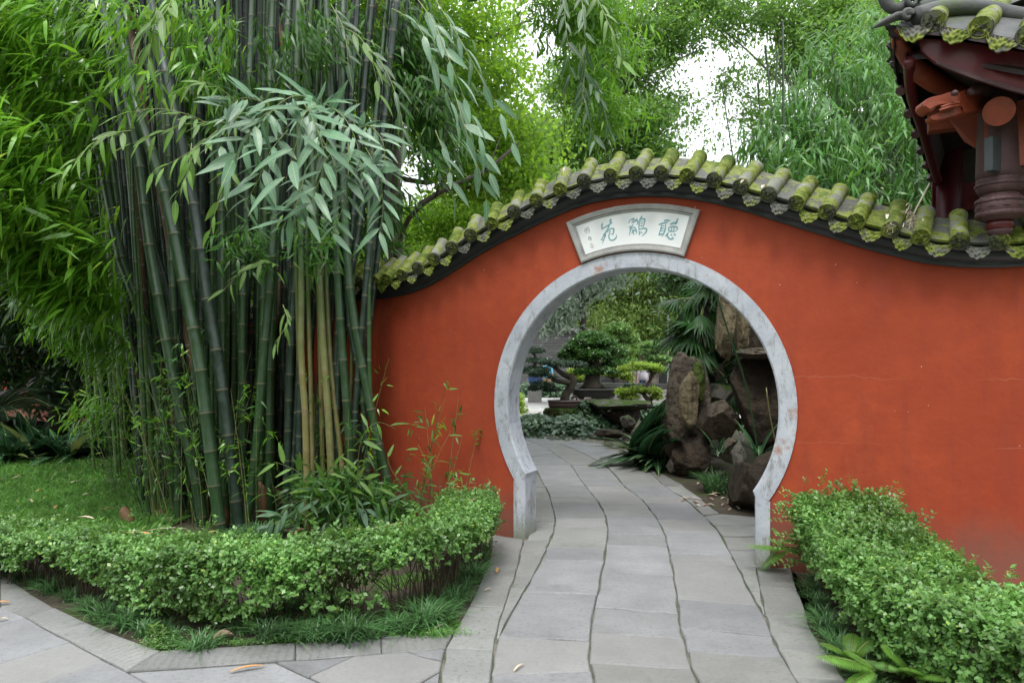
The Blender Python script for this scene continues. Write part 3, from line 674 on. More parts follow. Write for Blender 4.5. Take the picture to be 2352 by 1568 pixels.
# ragged moss cushions in the joints between the tiles
# ------------------------------------------------------------------ foliage toolkit
T_BAM = np.array([(0, 0, 0), (.22, .5, .02), (.22, -.5, .02), (.62, .40, -.05), (.62, -.40, -.05), (1, 0, -.20)]); F_BAM = np.array([(0, 2, 1), (1, 2, 4), (1, 4, 3), (3, 4, 5)])
T_DIA = np.array([(0, 0, 0), (.48, .5, .05), (1, 0, -.04), (.48, -.5, .05)]); F_DIA = np.array([(0, 3, 2, 1)])
def leaf_arrays(base, d, up, L, Wd, tpl, fc):
    d = unit(d); side = unit(np.cross(up, d)); nrm = np.cross(d, side)
    L = np.asarray(L)[:, None, None]; Wd = np.asarray(Wd)[:, None, None]
    t = tpl[None]
    V = base[:, None, :]+d[:, None, :]*(t[..., 0:1]*L)+side[:, None, :]*(t[..., 1:2]*Wd)+nrm[:, None, :]*(t[..., 2:3]*L)
    n, k = len(base), len(tpl)
    F = fc[None]+(np.arange(n)*k)[:, None, None]
    return V.reshape(-1, 3), F.reshape(-1, fc.shape[1])
def leaf_cloud(name, mat, base, d, up, L, Wd, parent=None, kind='bam', stuff=True, seed=None):
    tpl, fc = (T_BAM, F_BAM) if kind == 'bam' else (T_DIA, F_DIA)
    V, F = leaf_arrays(np.asarray(base, float), np.asarray(d, float), np.asarray(up, float), L, Wd, tpl, fc)
    o = link(name, mesh_np(name, V, F), mat, parent)
    if stuff: o['kind'] = 'stuff'
    return o
def rnd(*s): return rng.standard_normal(s)
def sprays(centers, drift, k, length, spread=.5, droop=.35, twig=.25, ratio=.15, lj=.25, upj=.5):
    """bamboo twigs: k leaves fanning from short twigs at the centres; drift = main leaf direction per centre"""
    n = len(centers); c = np.repeat(centers, k, 0); dr = unit(np.repeat(drift, k, 0))
    f = np.tile(np.linspace(0, 1, k), n)[:, None]
    tw = np.repeat(unit(drift+rnd(n, 3)*.5), k, 0)
    base = c+tw*twig*f+rnd(n*k, 3)*.02
    d = unit(dr+rnd(n*k, 3)*spread+np.array([0, 0, -droop]))
    up = unit(np.array([0, 0, 1.])+rnd(n*k, 3)*upj+np.array([0, -.5, 0]))
    L = length*(1+rng.uniform(-lj, lj, n*k)); return base, d, up, L, L*ratio*rng.uniform(.8, 1.2, n*k)

L_bamfront = leafmat('sky_sheen_bamboo_leaf', (.055, .125, .070), (.10, .19, .115), (.16, .24, .13), .22, .34, (.12, .30, .05))  # bluish pale green stands for white sky reflected on the leaves
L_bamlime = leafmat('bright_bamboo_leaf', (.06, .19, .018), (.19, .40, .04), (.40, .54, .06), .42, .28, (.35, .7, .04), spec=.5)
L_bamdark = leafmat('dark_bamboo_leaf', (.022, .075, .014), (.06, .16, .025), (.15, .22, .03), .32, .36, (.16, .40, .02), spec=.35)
L_hedge = leafmat('hedge_leaf', (.08, .20, .045), (.19, .36, .10), (.34, .43, .09), .30, .33, (.32, .58, .08), spec=.5)
L_grass = leafmat('mondo_blade', (.04, .12, .035), (.12, .24, .09), (.20, .30, .10), .22, .3, spec=.5)
L_lawn = leafmat('lawn_blade', (.06, .17, .03), (.16, .33, .07), (.36, .40, .12), .38, .35)
L_fern = leafmat('fern_leaf', (.10, .24, .035), (.18, .36, .06), None, .4, .4, (.3, .6, .05))
M_twig = plain('brown_twig', (.03, .022, .012), (.075, .055, .03), 30, .8, .3)
M_gtwig = plain('green_twig', (.14, .2, .05), (.22, .26, .09), 30, .6, 0)
def culm_mat(name, a, b_, c_, ring=(.17, .15, .09), bloom=(.13, .18, .17), rough=.36):
    m, n, l, b = nodes(name)
    at = n.new('ShaderNodeAttribute'); at.attribute_name = 'node'
    tc = n.new('ShaderNodeTexCoord'); v = tc.outputs['Object']; oi = n.new('ShaderNodeObjectInfo')
    mp = n.new('ShaderNodeMapping'); mp.inputs['Scale'].default_value = (6, 6, 1.2); l.new(v, mp.inputs['Vector'])
    t = tex(n, l, 'ShaderNodeTexNoise', 1.6, mp.outputs[0], Detail=5, Roughness=.6)
    c = mixc(n, l, ramp(n, l, t.outputs['Fac'], .3, .7), a, b_)
    c = mixc(n, l, ramp(n, l, oi.outputs['Random'], .3, 1.3), c, c_)
    t2 = tex(n, l, 'ShaderNodeTexNoise', 11, v, Detail=9, Roughness=.75)
    c = mixc(n, l, ramp(n, l, t2.outputs['Fac'], .47, .72), c, bloom)
    sp = n.new('ShaderNodeSeparateColor'); l.new(at.outputs['Color'], sp.inputs[0])
    c = mixc(n, l, sp.outputs[1], c, bloom); c = mixc(n, l, sp.outputs[0], c, ring)
    l.new(c, b.inputs['Base Color']); b.inputs['Roughness'].default_value = rough
    bump(n, l, b, t2.outputs['Fac'], .15, .004); return m
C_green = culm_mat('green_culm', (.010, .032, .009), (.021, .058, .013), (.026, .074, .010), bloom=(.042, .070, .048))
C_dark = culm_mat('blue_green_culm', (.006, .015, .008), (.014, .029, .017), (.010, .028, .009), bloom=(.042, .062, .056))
def green_above(m):
    n = m.node_tree.nodes; l = m.node_tree.links; b = n['Principled BSDF']; src = b.inputs['Base Color'].links[0].from_socket
    tc = n.new('ShaderNodeTexCoord'); sp = n.new('ShaderNodeSeparateXYZ'); l.new(tc.outputs['Object'], sp.inputs[0]); t = tex(n, l, 'ShaderNodeTexNoise', 3, tc.outputs['Object'])
    a = n.new('ShaderNodeMath'); a.operation = 'ADD'; l.new(sp.outputs['Z'], a.inputs[0]); l.new(t.outputs['Fac'], a.inputs[1])
    l.new(mixc(n, l, ramp(n, l, a.outputs[0], 1.9, 3.1), src, (.035, .075, .02)), b.inputs['Base Color'])
C_yellow = culm_mat('yellow_culm', (.19, .15, .05), (.13, .15, .04), (.12, .15, .04), ring=(.2, .13, .06), bloom=(.24, .2, .12))
green_above(C_yellow)
C_brown = culm_mat('sheathed_culm', (.16, .075, .03), (.10, .045, .02), (.12, .07, .03), ring=(.35, .36, .36), bloom=(.16, .11, .06), rough=.6)
C_lime = culm_mat('young_culm', (.06, .13, .03), (.09, .17, .035), (.12, .2, .04), ring=(.3, .3, .2), bloom=(.12, .19, .1))

def catmull(pts, step):
    pts = [Vector(p) for p in pts]; out = []
    for i in range(len(pts)-1):
        p0 = pts[max(i-1, 0)]; p1 = pts[i]; p2 = pts[i+1]; p3 = pts[min(i+2, len(pts)-1)]
        k = max(1, int((p2-p1).length/step))
        for j in range(k):
            t = j/k; out.append(.5*((2*p1)+(-p0+p2)*t+(2*p0-5*p1+4*p2-p3)*t*t+(-p0+3*p1-3*p2+p3)*t*t*t))
    out.append(pts[-1]); return out
def culm_mesh(name, pts, r0, r1, inter=.3, n=12, mat=None, ring_only=False):
    """hollow-stemmed bamboo with swollen nodes, a scar ring and a waxy band"""
    path = catmull(pts, .04); acc = [0]
    for a, b_ in zip(path[:-1], path[1:]): acc.append(acc[-1]+(b_-a).length)
    tot = acc[-1]; acc = np.array(acc); PX = np.array([tuple(p) for p in path])
    st = []; s = random.uniform(.02, .12); k = 0
    st.append((0, r0, 0, 0))
    while s < tot-.05:
        f = s/tot; r = r0+(r1-r0)*f
        for ds, dr, c, g in ((-.05, 1.0, 0, .0), (-.014, 1.01, 0, .35), (-.004, 1.075, .55, 0), (.002, 1.03, .75, 0), (.007, 1.06, .1, 0), (.018, 1.0, 0, .1)): st.append((s+ds, r*dr, c, g))
        s += inter*random.uniform(.85, 1.15)*(1 if f > .1 else .72)
    st.append((tot, r1, 0, 0)); st = [q for q in st if 0 <= q[0] <= tot]
    # extra stations on long bends
    S = np.array([q[0] for q in st]); c = np.stack([np.interp(S, acc, PX[:, i]) for i in range(3)], 1)
    V = []; col = []
    prev = None
    for i in range(len(S)):
        t = Vector(c[min(i+1, len(S)-1)]-c[max(i-1, 0)])
        if t.length < 1e-6: t = Vector((0, 0, 1))
        t.normalize()
        a = (t.cross(Vector((0, 1, 0))) if prev is None else prev-t*prev.dot(t)).normalized(); b_ = t.cross(a); prev = a
        p = Vector(c[i]); r = st[i][1]
        for j in range(n):
            q = 2*math.pi*j/n; V.append(p+(a*math.cos(q)+b_*math.sin(q))*r); col.append((st[i][2], st[i][3], 0, 1))
    m = len(S); F = [(i*n+j, i*n+(j+1) % n, (i+1)*n+(j+1) % n, (i+1)*n+j) for i in range(m-1) for j in range(n)]
    me = mesh_np(name, [tuple(v) for v in V], F, True)
    ca = me.color_attributes.new('node', 'FLOAT_COLOR', 'POINT'); ca.data.foreach_set('color', np.array(col, dtype=np.float32).ravel())
    if mat: me.materials.append(mat)
    return me
def at_z(pts, h):
    pts = [Vector(p) for p in pts]
    for a, b_ in zip(pts[:-1], pts[1:]):
        if min(a.z, b_.z) <= h <= max(a.z, b_.z) and abs(a.z-b_.z) > 1e-6: return a.lerp(b_, (h-a.z)/(b_.z-a.z))
    return pts[-1]
BG = 'culms of the big bamboo clump'
CULMS = [  # colour, width px, depth offset, pts, label
 (C_green, 24, 0, [(405, 1180), (395, 1070), (347, 824), (308, 671), (277, 588), (214, 270), (176, 169), (127, 0)], 'thick dark green bamboo culm leaning far left, outermost thick one of the clump'),
 (C_green, 24, 0, [(466, 1205), (457, 1132), (408, 912), (386, 802), (365, 692), (337, 525), (319, 375), (277, 187), (236, 0)], 'thick green bamboo culm leaning left, second thick one from the lawn side'),
 (C_green, 27, 0, [(508, 1222), (501, 1176), (479, 1000), (457, 824), (422, 649), (397, 525), (371, 412), (337, 319), (304, 210), (285, 94), (259, 0)], 'thickest green bamboo culm standing right behind the hedge, bright green foot'),
 (C_dark, 26, .25, [(550, 1218), (527, 1022), (501, 824), (474, 671), (454, 525), (424, 356), (397, 244), (375, 131), (349, 0)], 'tall green culm with pale waxy bloom near the middle of the clump'),
 (C_dark, 15, .9, [(340, 1150), (329, 1044), (303, 868), (281, 671), (259, 517), (240, 330), (215, 150), (190, 0)], 'slim blue-green culm behind the outermost thick culm'),
 (C_lime, 11, .6, [(345, 1130), (338, 1110), (325, 912), (307, 737), (295, 600), (270, 430), (240, 200)], 'thin pale green culm between the leaning thick culms'),
 (C_lime, 11, 0, [(254, 1060), (250, 1044), (233, 890), (211, 758), (175, 560), (165, 500), (120, 300)], 'thin light green culm standing alone on the lawn side'),
 (C_lime, 10, 0, [(285, 1065), (277, 956), (268, 802), (255, 650), (235, 450)], 'very thin green culm on the lawn side beside the lone thin one'),
 (C_dark, 14, .5, [(445, 1190), (430, 1000), (418, 850), (400, 740), (378, 640), (355, 560), (330, 400), (300, 250), (265, 80), (245, 0)], 'medium dark culm leaning left just behind the sheathed brown one'),
 (C_brown, 13, .1, [(482, 1185), (457, 934), (439, 824), (421, 740), (404, 648), (387, 560), (375, 480), (355, 380)], 'brown sheathed culm with white bands leaning left'),
 (C_green, 27, .1, [(612, 1195), (617, 1060), (616, 912), (622, 780), (627, 561), (640, 400), (655, 200), (668, 0)], 'thick upright green culm at the right half of the clump'),
 (C_green, 20, 0, [(560, 1215), (574, 1140), (591, 1000), (605, 824), (618, 692), (630, 520), (648, 300), (660, 100)], 'green culm leaning right out of the clump foot'),
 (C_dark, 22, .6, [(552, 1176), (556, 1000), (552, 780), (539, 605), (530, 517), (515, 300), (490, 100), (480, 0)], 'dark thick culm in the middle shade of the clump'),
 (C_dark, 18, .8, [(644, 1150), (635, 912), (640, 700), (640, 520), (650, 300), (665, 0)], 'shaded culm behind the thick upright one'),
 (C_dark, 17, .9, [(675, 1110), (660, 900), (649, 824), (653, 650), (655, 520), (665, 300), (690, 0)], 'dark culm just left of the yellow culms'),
 (C_yellow, 15, 0, [(707, 1232), (706, 1205), (701, 956), (692, 824), (692, 649), (690, 517), (686, 400), (683, 200), (686, 0)], 'yellow culm with green streaks, leftmost of the yellow ones'),
 (C_yellow, 14, .35, [(733, 1200), (721, 956), (710, 780), (706, 517), (702, 300), (700, 0)], 'yellow-green culm behind and between the two bright yellow ones'),
 (C_yellow, 17, -.15, [(768, 1228), (754, 956), (741, 780), (732, 605), (723, 517), (712, 300), (700, 100), (694, 0)], 'yellow-brown culm with a brown foot, nearest the hedge'),
 (C_yellow, 12, .5, [(788, 1120), (785, 1066), (772, 956), (760, 850), (752, 700), (745, 500)], 'short yellow culm leaning left behind the yellow-brown one'),
 (C_green, 19, .0, [(818, 1160), (798, 956), (785, 780), (776, 649), (772, 517), (765, 300), (757, 150), (750, 0)], 'slender green culm with wide pale nodes right of the yellow culms'),
 (C_green, 20, 0, [(900, 1165), (895, 1130), (860, 978), (829, 824), (807, 692), (798, 600), (790, 450), (785, 200), (790, 0)], 'green culm leaning left, rightmost thick foot of the clump'),
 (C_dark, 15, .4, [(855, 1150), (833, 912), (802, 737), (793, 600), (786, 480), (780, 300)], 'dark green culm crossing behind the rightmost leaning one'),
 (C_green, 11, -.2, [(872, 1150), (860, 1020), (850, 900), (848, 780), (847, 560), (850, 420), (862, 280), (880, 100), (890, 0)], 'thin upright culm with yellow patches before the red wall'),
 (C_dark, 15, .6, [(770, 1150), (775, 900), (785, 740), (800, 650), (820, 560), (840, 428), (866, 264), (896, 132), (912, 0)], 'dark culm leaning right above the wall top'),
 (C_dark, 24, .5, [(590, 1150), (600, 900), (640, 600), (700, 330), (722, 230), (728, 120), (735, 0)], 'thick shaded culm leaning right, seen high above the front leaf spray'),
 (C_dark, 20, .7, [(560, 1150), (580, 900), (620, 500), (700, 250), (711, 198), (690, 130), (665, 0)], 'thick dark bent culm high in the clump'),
 (C_brown, 13, .3, [(600, 1180), (625, 800), (690, 330), (666, 198), (642, 66), (630, 0)], 'brown sheathed culm bending across the upper clump'),
 (C_yellow, 8, .9, [(800, 1150), (810, 700), (823, 230), (835, 100), (846, 0)], 'thin yellow-brown culm high against the trees'),
]
culm_objs = []; culm_paths = []
for mat, w, dz, pts, lab in CULMS:
    x0, y0 = pts[0]; Z = 2560/(max(y0, 1060)-825)
    if dz > .3: Z = max(Z, 6.7)+dz*.8
    if x0 >= 765: Z = 6.45+.15*max(dz, 0)
    elif x0 >= 660: Z = min(Z, 6.75+.4*max(dz, 0))
    P0 = [P(x, y, Z) for x, y in pts]
    lean = (P0[-1].x-P0[0].x)
    zz = P0[0].z
    P0[0] = Vector((P0[0].x, P0[0].y, -.02)) if zz > -.3 else P0[0]
    if Z*.0 + zz > .02 and y0 < 1150: P0.insert(0, Vector((P0[1].x+(P0[0].x-P0[1].x)*1.3, Z, -.02))) if False else None
    # bow gently away from the viewer with height, keep the traced x
    top = P0[-1]; d = (P0[-1]-P0[-2]).normalized()
    P0.append(top+d*1.2+Vector((0, .05, 0))); P0.append(P0[-1]+Vector((d.x*1.4, .25, d.z*1.2)))
    for p in P0:
        b_ = .010*max(0, p.z)**2; p.y += b_; p.x *= (p.y/(p.y-b_)); p.z = 1.6+(p.z-1.6)*(p.y/(p.y-b_)) if b_ else p.z
    r = w/2/1600*Z
    me = culm_mesh('bamboo_culm', P0, r*1.04, r*.86, inter=.22+r*4.2, mat=mat)
    o = tag(link('bamboo_culm', me), lab, 'bamboo', BG)
    culm_objs.append(o); culm_paths.append(P0)
for k_, (xb, xt, w_, lab) in enumerate([(722, 705, 11, 'slim yellow-tan culm squeezed between the yellow ones'), (745, 728, 12, 'tan culm with green patches beside the brown-footed one'), (696, 678, 10, 'slender tan culm at the left of the yellow group'), (805, 768, 10, 'slim straw-coloured culm leaning left beside the pale-noded green one')]):
    Z_ = 6.6+.05*k_; pp = [P(xb+(xt-xb)*f, 1215-700*f, Z_) for f in (0, .3, .6, 1)]; pp[0].z = -.02; pp += [pp[-1]+Vector((-.02, .05, 1.2)), pp[-1]+Vector((.05, .1, 2.8))]
    culm_objs.append(tag(link('bamboo_culm', culm_mesh('bamboo_culm', pp, w_/2/1600*Z_, w_/2.4/1600*Z_, inter=.3, mat=C_yellow)), lab, 'bamboo', BG))
# the many slimmer culms that fill the clump
FL = 'slim dark culm in the crowded shaded middle of the bamboo clump'
fill_objs = []
for i in range(84):
    t = rng.uniform(-1, 1); bx = -3.1+ (t+1)*.95+rng.normal(0, .12); bz = rng.uniform(6.8, 8.7)
    xq = rng.uniform(330, 820)
    if xq > 640 and i % 2: xq -= 250
    if xq > 640: bz = rng.uniform(6.5, 6.9)
    bx = (xq-1176)/1600*bz
    lean = (bx+2.75)*.26+rng.normal(0, .05)
    H = rng.uniform(5.5, 7.5); k = 6
    pts = [Vector((bx+lean*(j/k)**1.25*H*.28, bz+rng.normal(0, .02)+.08*(j/k)**2*H*.3, -.02+H*j/k)) for j in range(k+1)]
    r = rng.uniform(.018, .042)
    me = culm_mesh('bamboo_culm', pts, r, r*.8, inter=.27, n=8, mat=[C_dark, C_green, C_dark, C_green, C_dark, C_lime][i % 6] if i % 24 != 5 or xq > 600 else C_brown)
    o = tag(link('bamboo_culm', me), FL if i % 24 != 5 or xq > 600 else 'slim brown dead culm among the shaded culms', 'bamboo', BG); fill_objs.append(o); culm_paths.append(pts)
for i in range(40):  # rear rank added as dark interior, its near-black colour stands for shade
    bz = rng.uniform(8.3, 9.2); bx = (rng.uniform(300, 660)-1176)/1600*bz; lean = (bx+3.6)*.24+rng.normal(0, .04); H = 7
    pts = [Vector((bx+lean*(j/6)**1.25*H*.28, bz, -.02+H*j/6)) for j in range(7)]; r = rng.uniform(.03, .05)
    fill_objs.append(tag(link('bamboo_culm', culm_mesh('bamboo_culm', pts, r, r*.8, n=7, mat=C_dark)), 'near-black culm added at the rear as the shaded interior of the bamboo clump', 'bamboo', BG))
for i in range(16):
    bz = rng.uniform(8.5, 12); bx = (rng.uniform(180, 420)-1176)/1600*bz; lean = -.22+rng.normal(0, .06); H = 6.5
    pts = [Vector((bx+lean*(j/6)**1.3*H*.35, bz, -.02+H*j/6)) for j in range(7)]; r = rng.uniform(.016, .03)
    o = tag(link('bamboo_culm', culm_mesh('bamboo_culm', pts, r, r*.8, n=8, mat=C_lime if i % 3 else C_dark)), 'thin culm leaning left at the lawn edge of the clump', 'bamboo', BG); fill_objs.append(o)
# thin whippy shoots at the clump's foot, bearing small leaves
shoot_c = []
def shoots(n, xr, zr, H, labs, lean=.25, rr=(.003, .007)):
    for i in range(n):
        bz = rng.uniform(*zr); bx = (rng.uniform(*xr)-1176)/1600*bz; h = rng.uniform(*H); lx, ly = rng.normal(lean, .3), rng.normal(-.1, .15)
        pts = [Vector((bx+lx*(j/5)**1.3*h*.5, bz+ly*(j/5)*h*.5, h*j/5)) for j in range(6)]
        me = culm_mesh('bamboo_shoot', pts, rng.uniform(*rr), .0015, inter=.12, n=5, mat=[C_lime, C_green, C_yellow][i % 3])
        o = tag(link('bamboo_shoot', me), labs, 'shoot', 'thin shoots at the clump foot')
        m = max(2, int(h*5)); cc = np.array([tuple(pts[0].lerp(pts[-1], 0)) for _ in range(m)])
        fs = rng.uniform(.3, 1, m); cc = np.array([tuple(catm(pts, f)) for f in fs])
        b_, d, up, L, Wd = sprays(cc, rnd(m, 3)*.6+np.array([lx, ly, .1]), 3, .09, .6, .2, .04, .17)
        leaf_cloud('leaves', L_bamlime if i % 2 else L_bamdark, b_, d, up, L, Wd, o)
def catm(pts, f):
    k = f*(len(pts)-1); i = min(int(k), len(pts)-2); return pts[i].lerp(pts[i+1], k-i)
shoots(70, (330, 560), (6.5, 7.4), (.5, 2.0), 'thin leafy shoot at the lawn side of the clump foot', -.15)
shoots(26, (560, 900), (6.3, 7.0), (.5, 1.7), 'thin leafy shoot at the middle foot of the clump', .1)
shoots(11, (880, 1060), (6.15, 6.5), (.4, 1.5), 'thin shoot with few leaves before the red wall', .35)
shoots(16, (250, 340), (7.5, 9.0), (.8, 1.9), 'thin leafy shoot leaning out over the lawn', -.6)

# ---- hand-placed leafy branches: every leaf an object
def leaf_me(bend, w, mat, nseg=6):
    V = []; F = []
    for i in range(nseg+1):
        f = i/nseg; ww = w*(math.sin(math.pi*min(1, f*.97+.03)**.75)**.8)*.5 if 0 < i < nseg else .002
        if i == nseg: ww = 0.0005
        z = -bend*f*f; V += [(f, ww, z+ww*.18), (f, 0, z), (f, -ww, z+ww*.18)]
    for i in range(nseg):
        a = i*3; F += [(a, a+3, a+4, a+1), (a+1, a+4, a+5, a+2)]
    me = mesh_py('leaf', V, F, True); me.materials.append(mat); return me
def leafmat2(name, ca, cb, trans=.2, rough=.36):
    m = leafmat(name, ca, cb, None, trans, rough); n = m.node_tree.nodes; l = m.node_tree.links; b = n['Principled BSDF']
    tc = n.new('ShaderNodeTexCoord'); w = n.new('ShaderNodeTexWave'); w.bands_direction = 'Y'; w.inputs['Scale'].default_value = 22; l.new(tc.outputs['Object'], w.inputs['Vector'])
    src = b.inputs['Base Color'].links[0].from_socket
    no = tex(n, l, 'ShaderNodeTexNoise', 30, tc.outputs['Object'], Detail=4, Roughness=.8)
    c = mixc(n, l, ramp(n, l, no.outputs['Fac'], .62, .75), src, (.30, .36, .30)); l.new(c, b.inputs['Base Color'])
    sp = n.new('ShaderNodeSeparateXYZ'); l.new(tc.outputs['Object'], sp.inputs[0]); ab = n.new('ShaderNodeMath'); ab.operation = 'ABSOLUTE'; l.new(sp.outputs['Y'], ab.inputs[0])
    c = mixc(n, l, ramp(n, l, ab.outputs[0], .010, .004), c, (.26, .36, .15)); l.new(c, b.inputs['Base Color'])
    tt = n.new('ShaderNodeMath'); tt.operation = 'GREATER_THAN'; tt.inputs[1].default_value = .97; l.new(sp.outputs['X'], tt.inputs[0]); l.new(mixc(n, l, tt.outputs[0], c, (.35, .27, .12)), b.inputs['Base Color'])
    bump(n, l, b, w.outputs['Fac'], .25, .003); return m
L_f2 = leafmat2('speckled_bamboo_leaf', (.075, .18, .095), (.16, .29, .17), .22, .27)  # pale grey-green carries the sky highlights of the front leaves
L_l2 = leafmat2('lime_speckled_leaf', (.09, .21, .03), (.15, .29, .04), .34)
L_d2 = leafmat2('deep_green_speckled_leaf', (.03, .085, .03), (.06, .13, .05), .26)
LM = {k: [leaf_me(b_, w, m) for b_, w in ((.12, .23), (.25, .20), (.38, .17), (.05, .25))] for k, m in (('f', L_f2), ('l', L_l2), ('d', L_d2))}
def branch(owner, pts, n, L, key, spread=.9, down=.5, toward=.25, r=.004, drift=(0, 0, 0), jl=.3, name='branch'):
    """a twig through world points with alternating real leaves, each its own object"""
    path = catmull(pts, .03); mb = MB(); rr = [r*(1-.75*i/len(path)) for i in range(len(path))]
    mb.tube(path, rr, 5); br = mb.build(name, M_gtwig, owner, True)
    k = len(path)
    for i in range(n):
        f = (i+.5)/n; f = .12+.88*f; p = path[min(k-1, int(f*(k-1)))]; t = (path[min(k-1, int(f*(k-1))+1)]-path[max(0, int(f*(k-1))-1)]).normalized()
        sg = 1 if i % 2 else -1
        a = random.gauss(0, .5)
        side = t.cross(Vector((math.sin(a), -math.cos(a), .25))).normalized()*sg
        d = (t*random.uniform(.4, 1.0)+side*spread*random.uniform(.5, 1.1)+Vector(drift)+Vector((random.gauss(0, .12), -toward*random.random(), -down*random.uniform(.4, 1.3)))).normalized()
        ll = L*random.uniform(1-jl, 1+jl*.6)
        up = (Vector((0, -.75, .8))+Vector((random.gauss(0, .35), random.gauss(0, .3), random.gauss(0, .3))))
        s_ = up.cross(d).normalized(); u_ = d.cross(s_)
        st = random.uniform(.0, .02); o_ = p+d*st
        mw = Matrix(((d.x*ll, s_.x*ll, u_.x*ll, o_.x), (d.y*ll, s_.y*ll, u_.y*ll, o_.y), (d.z*ll, s_.z*ll, u_.z*ll, o_.z), (0, 0, 0, 1)))
        lo = bpy.data.objects.new('leaf', random.choice(LM[key])); COL.objects.link(lo); lo.parent = br; lo.matrix_local = mw
    return br
def pb(lst, Z): return [P(x, y, Z+(dz[0] if dz else 0)) for x, y, *dz in lst]
own_front = culm_objs[19]; own_mid = culm_objs[3]; own_r = culm_objs[23]; own_r2 = culm_objs[24]
# spray hanging out over the clump, sky sheen put into its leaf colour
Zf = 4.3
FR = [([(770, 300, 1.2), (735, 245, .5), (700, 262, 0), (680, 330, -.1), (655, 420, -.1)], 13, .27), ([(735, 245, .6), (690, 220, .2), (640, 240, 0), (590, 300, 0)], 10, .24),
      ([(700, 240, .3), (730, 300, 0), (745, 370, 0), (720, 450, 0), (700, 500, 0)], 12, .25), ([(750, 240, .5), (790, 270, .2), (820, 330, .1), (830, 400, .1)], 12, .2),
      ([(640, 250, .2), (600, 270, 0), (560, 330, 0), (520, 390, 0)], 10, .24), ([(660, 300, .2), (620, 350, 0), (590, 420, 0), (560, 470, 0)], 10, .24),
      ([(820, 300, .5), (850, 290, .3), (880, 330, .2), (885, 400, .2)], 12, .19), ([(840, 340, .4), (870, 400, .2), (880, 480, .2), (870, 540, .2)], 14, .2),
      ([(800, 330, .5), (800, 400, .2), (790, 470, .2), (760, 540, .1)], 12, .22), ([(700, 400, .3), (680, 470, .1), (640, 530, .1)], 9, .22), 
      ([(560, 250, .6), (530, 290, .3), (500, 350, .3)], 9, .2), ([(740, 320, .4), (770, 380, .2), (775, 440, .2)], 9, .22), ([(620, 240, .4), (560, 225, .3), (510, 250, .3)], 9, .22),
      ]
for pts, n, L in FR: branch(own_front, pb(pts, Zf), n+5, L*1.0, 'f' if random.random() < .8 else random.choice('dl'), 1.25, .22, toward=.45)
# long leaves trailing right over the wall
RR = [([(960, 0, .6), (1000, 60, .2), (1040, 160, .0), (1080, 260, 0), (1110, 340, 0), (1130, 420, 0)], 16, .24), ([(900, 20, .5), (960, 60, .2), (1000, 150, .1), (1040, 250, .1), (1060, 330, .1)], 14, .24),
      ([(870, 60, .8), (930, 110, .4), (960, 200, .3), (980, 300, .3)], 14, .22), ([(1000, 0, .6), (1050, 80, .3), (1100, 170, .2), (1150, 260, .2), (1180, 340, .2)], 15, .2),
      ([(840, 100, .8), (890, 170, .5), (920, 260, .4), (930, 340, .4)], 13, .22), ([(1040, 200, .4), (1070, 300, .2), (1100, 390, .2), (1120, 470, .2)], 10, .26), ([(940, 0, .6), (980, 40, .3), (990, 110, .3), (980, 200, .3)], 12, .24),
      ([(780, 60, .8), (830, 90, .6), (860, 160, .5), (870, 230, .5)], 12, .2), ([(1000, 300, .5), (1030, 380, .4), (1040, 460, .4)], 8, .22), ([(760, 10, .9), (790, 70, .7), (800, 150, .6)], 11, .2), ([(900, 200, .6), (960, 260, .4), (1010, 340, .3), (1030, 420, .3)], 12, .22)]
for i_, (pts, n, L) in enumerate(RR):
    if i_ not in (2, 6, 10): branch(own_r, pb(pts, 4.9), int(n*.8), L*.95, ['f', 'f', 'l', 'f', 'd'][i_ % 5], .6, .35, drift=(.5, 0, -.25))
# sprays hanging from above, centre of the picture
for pts, n, L, kk in [([(1330, -60, .5), (1340, 40, 0), (1345, 140, 0), (1335, 250, 0)], 16, .2, 'd'), ([(1360, -30, .5), (1400, 60, 0), (1430, 140, 0), (1465, 200, 0)], 13, .2, 'l'), ([(1290, -40, .5), (1300, 60, 0), (1310, 180, 0)], 12, .18, 'd'), ([(1345, 160, 0), (1380, 230, 0), (1400, 300, 0)], 11, .17, 'd'), ([(1330, 100, .1), (1350, 260, .1), (1370, 330, .1)], 12, .17, 'd')]:
    branch(own_r2, pb(pts, 6.2), n, L, kk, .6, .6)
# lime sprays in front of the culms at the left
LL = [([(560, 290, .4), (500, 280, .1), (440, 285, 0), (380, 300, 0), (300, 330, 0)], 16, .17), ([(470, 280, .2), (420, 260, 0), (350, 250, 0), (270, 265, 0)], 14, .16), ([(500, 300, .2), (450, 340, 0), (400, 370, 0), (345, 400, 0)], 13, .17),
      ([(440, 330, .2), (430, 400, 0), (400, 460, 0)], 9, .18), ([(560, 250, .4), (500, 200, .2), (450, 190, .1), (400, 215, .1)], 11, .17), ([(340, 60, .3), (360, 20, 0), (350, 80, 0), (335, 180, 0)], 8, .25), ([(400, -10, .3), (370, 40, 0), (320, 60, 0)], 7, .24),
      ([(300, 300, .4), (250, 310, .2), (190, 350, .1), (130, 420, .1)], 14, .18), ([(480, 420, .4), (530, 390, .2), (500, 470, .1), (480, 540, .1)], 8, .18), ([(640, 610, .4), (600, 600, .1), (550, 630, 0), (510, 670, 0)], 10, .15), ([(650, 700, .3), (660, 740, .1), (630, 790, 0)], 7, .15)]
for pts, n, L in LL: branch(own_mid, pb(pts, 4.9), n, L, 'l', .7, .55, drift=(-.2, 0, -.15))
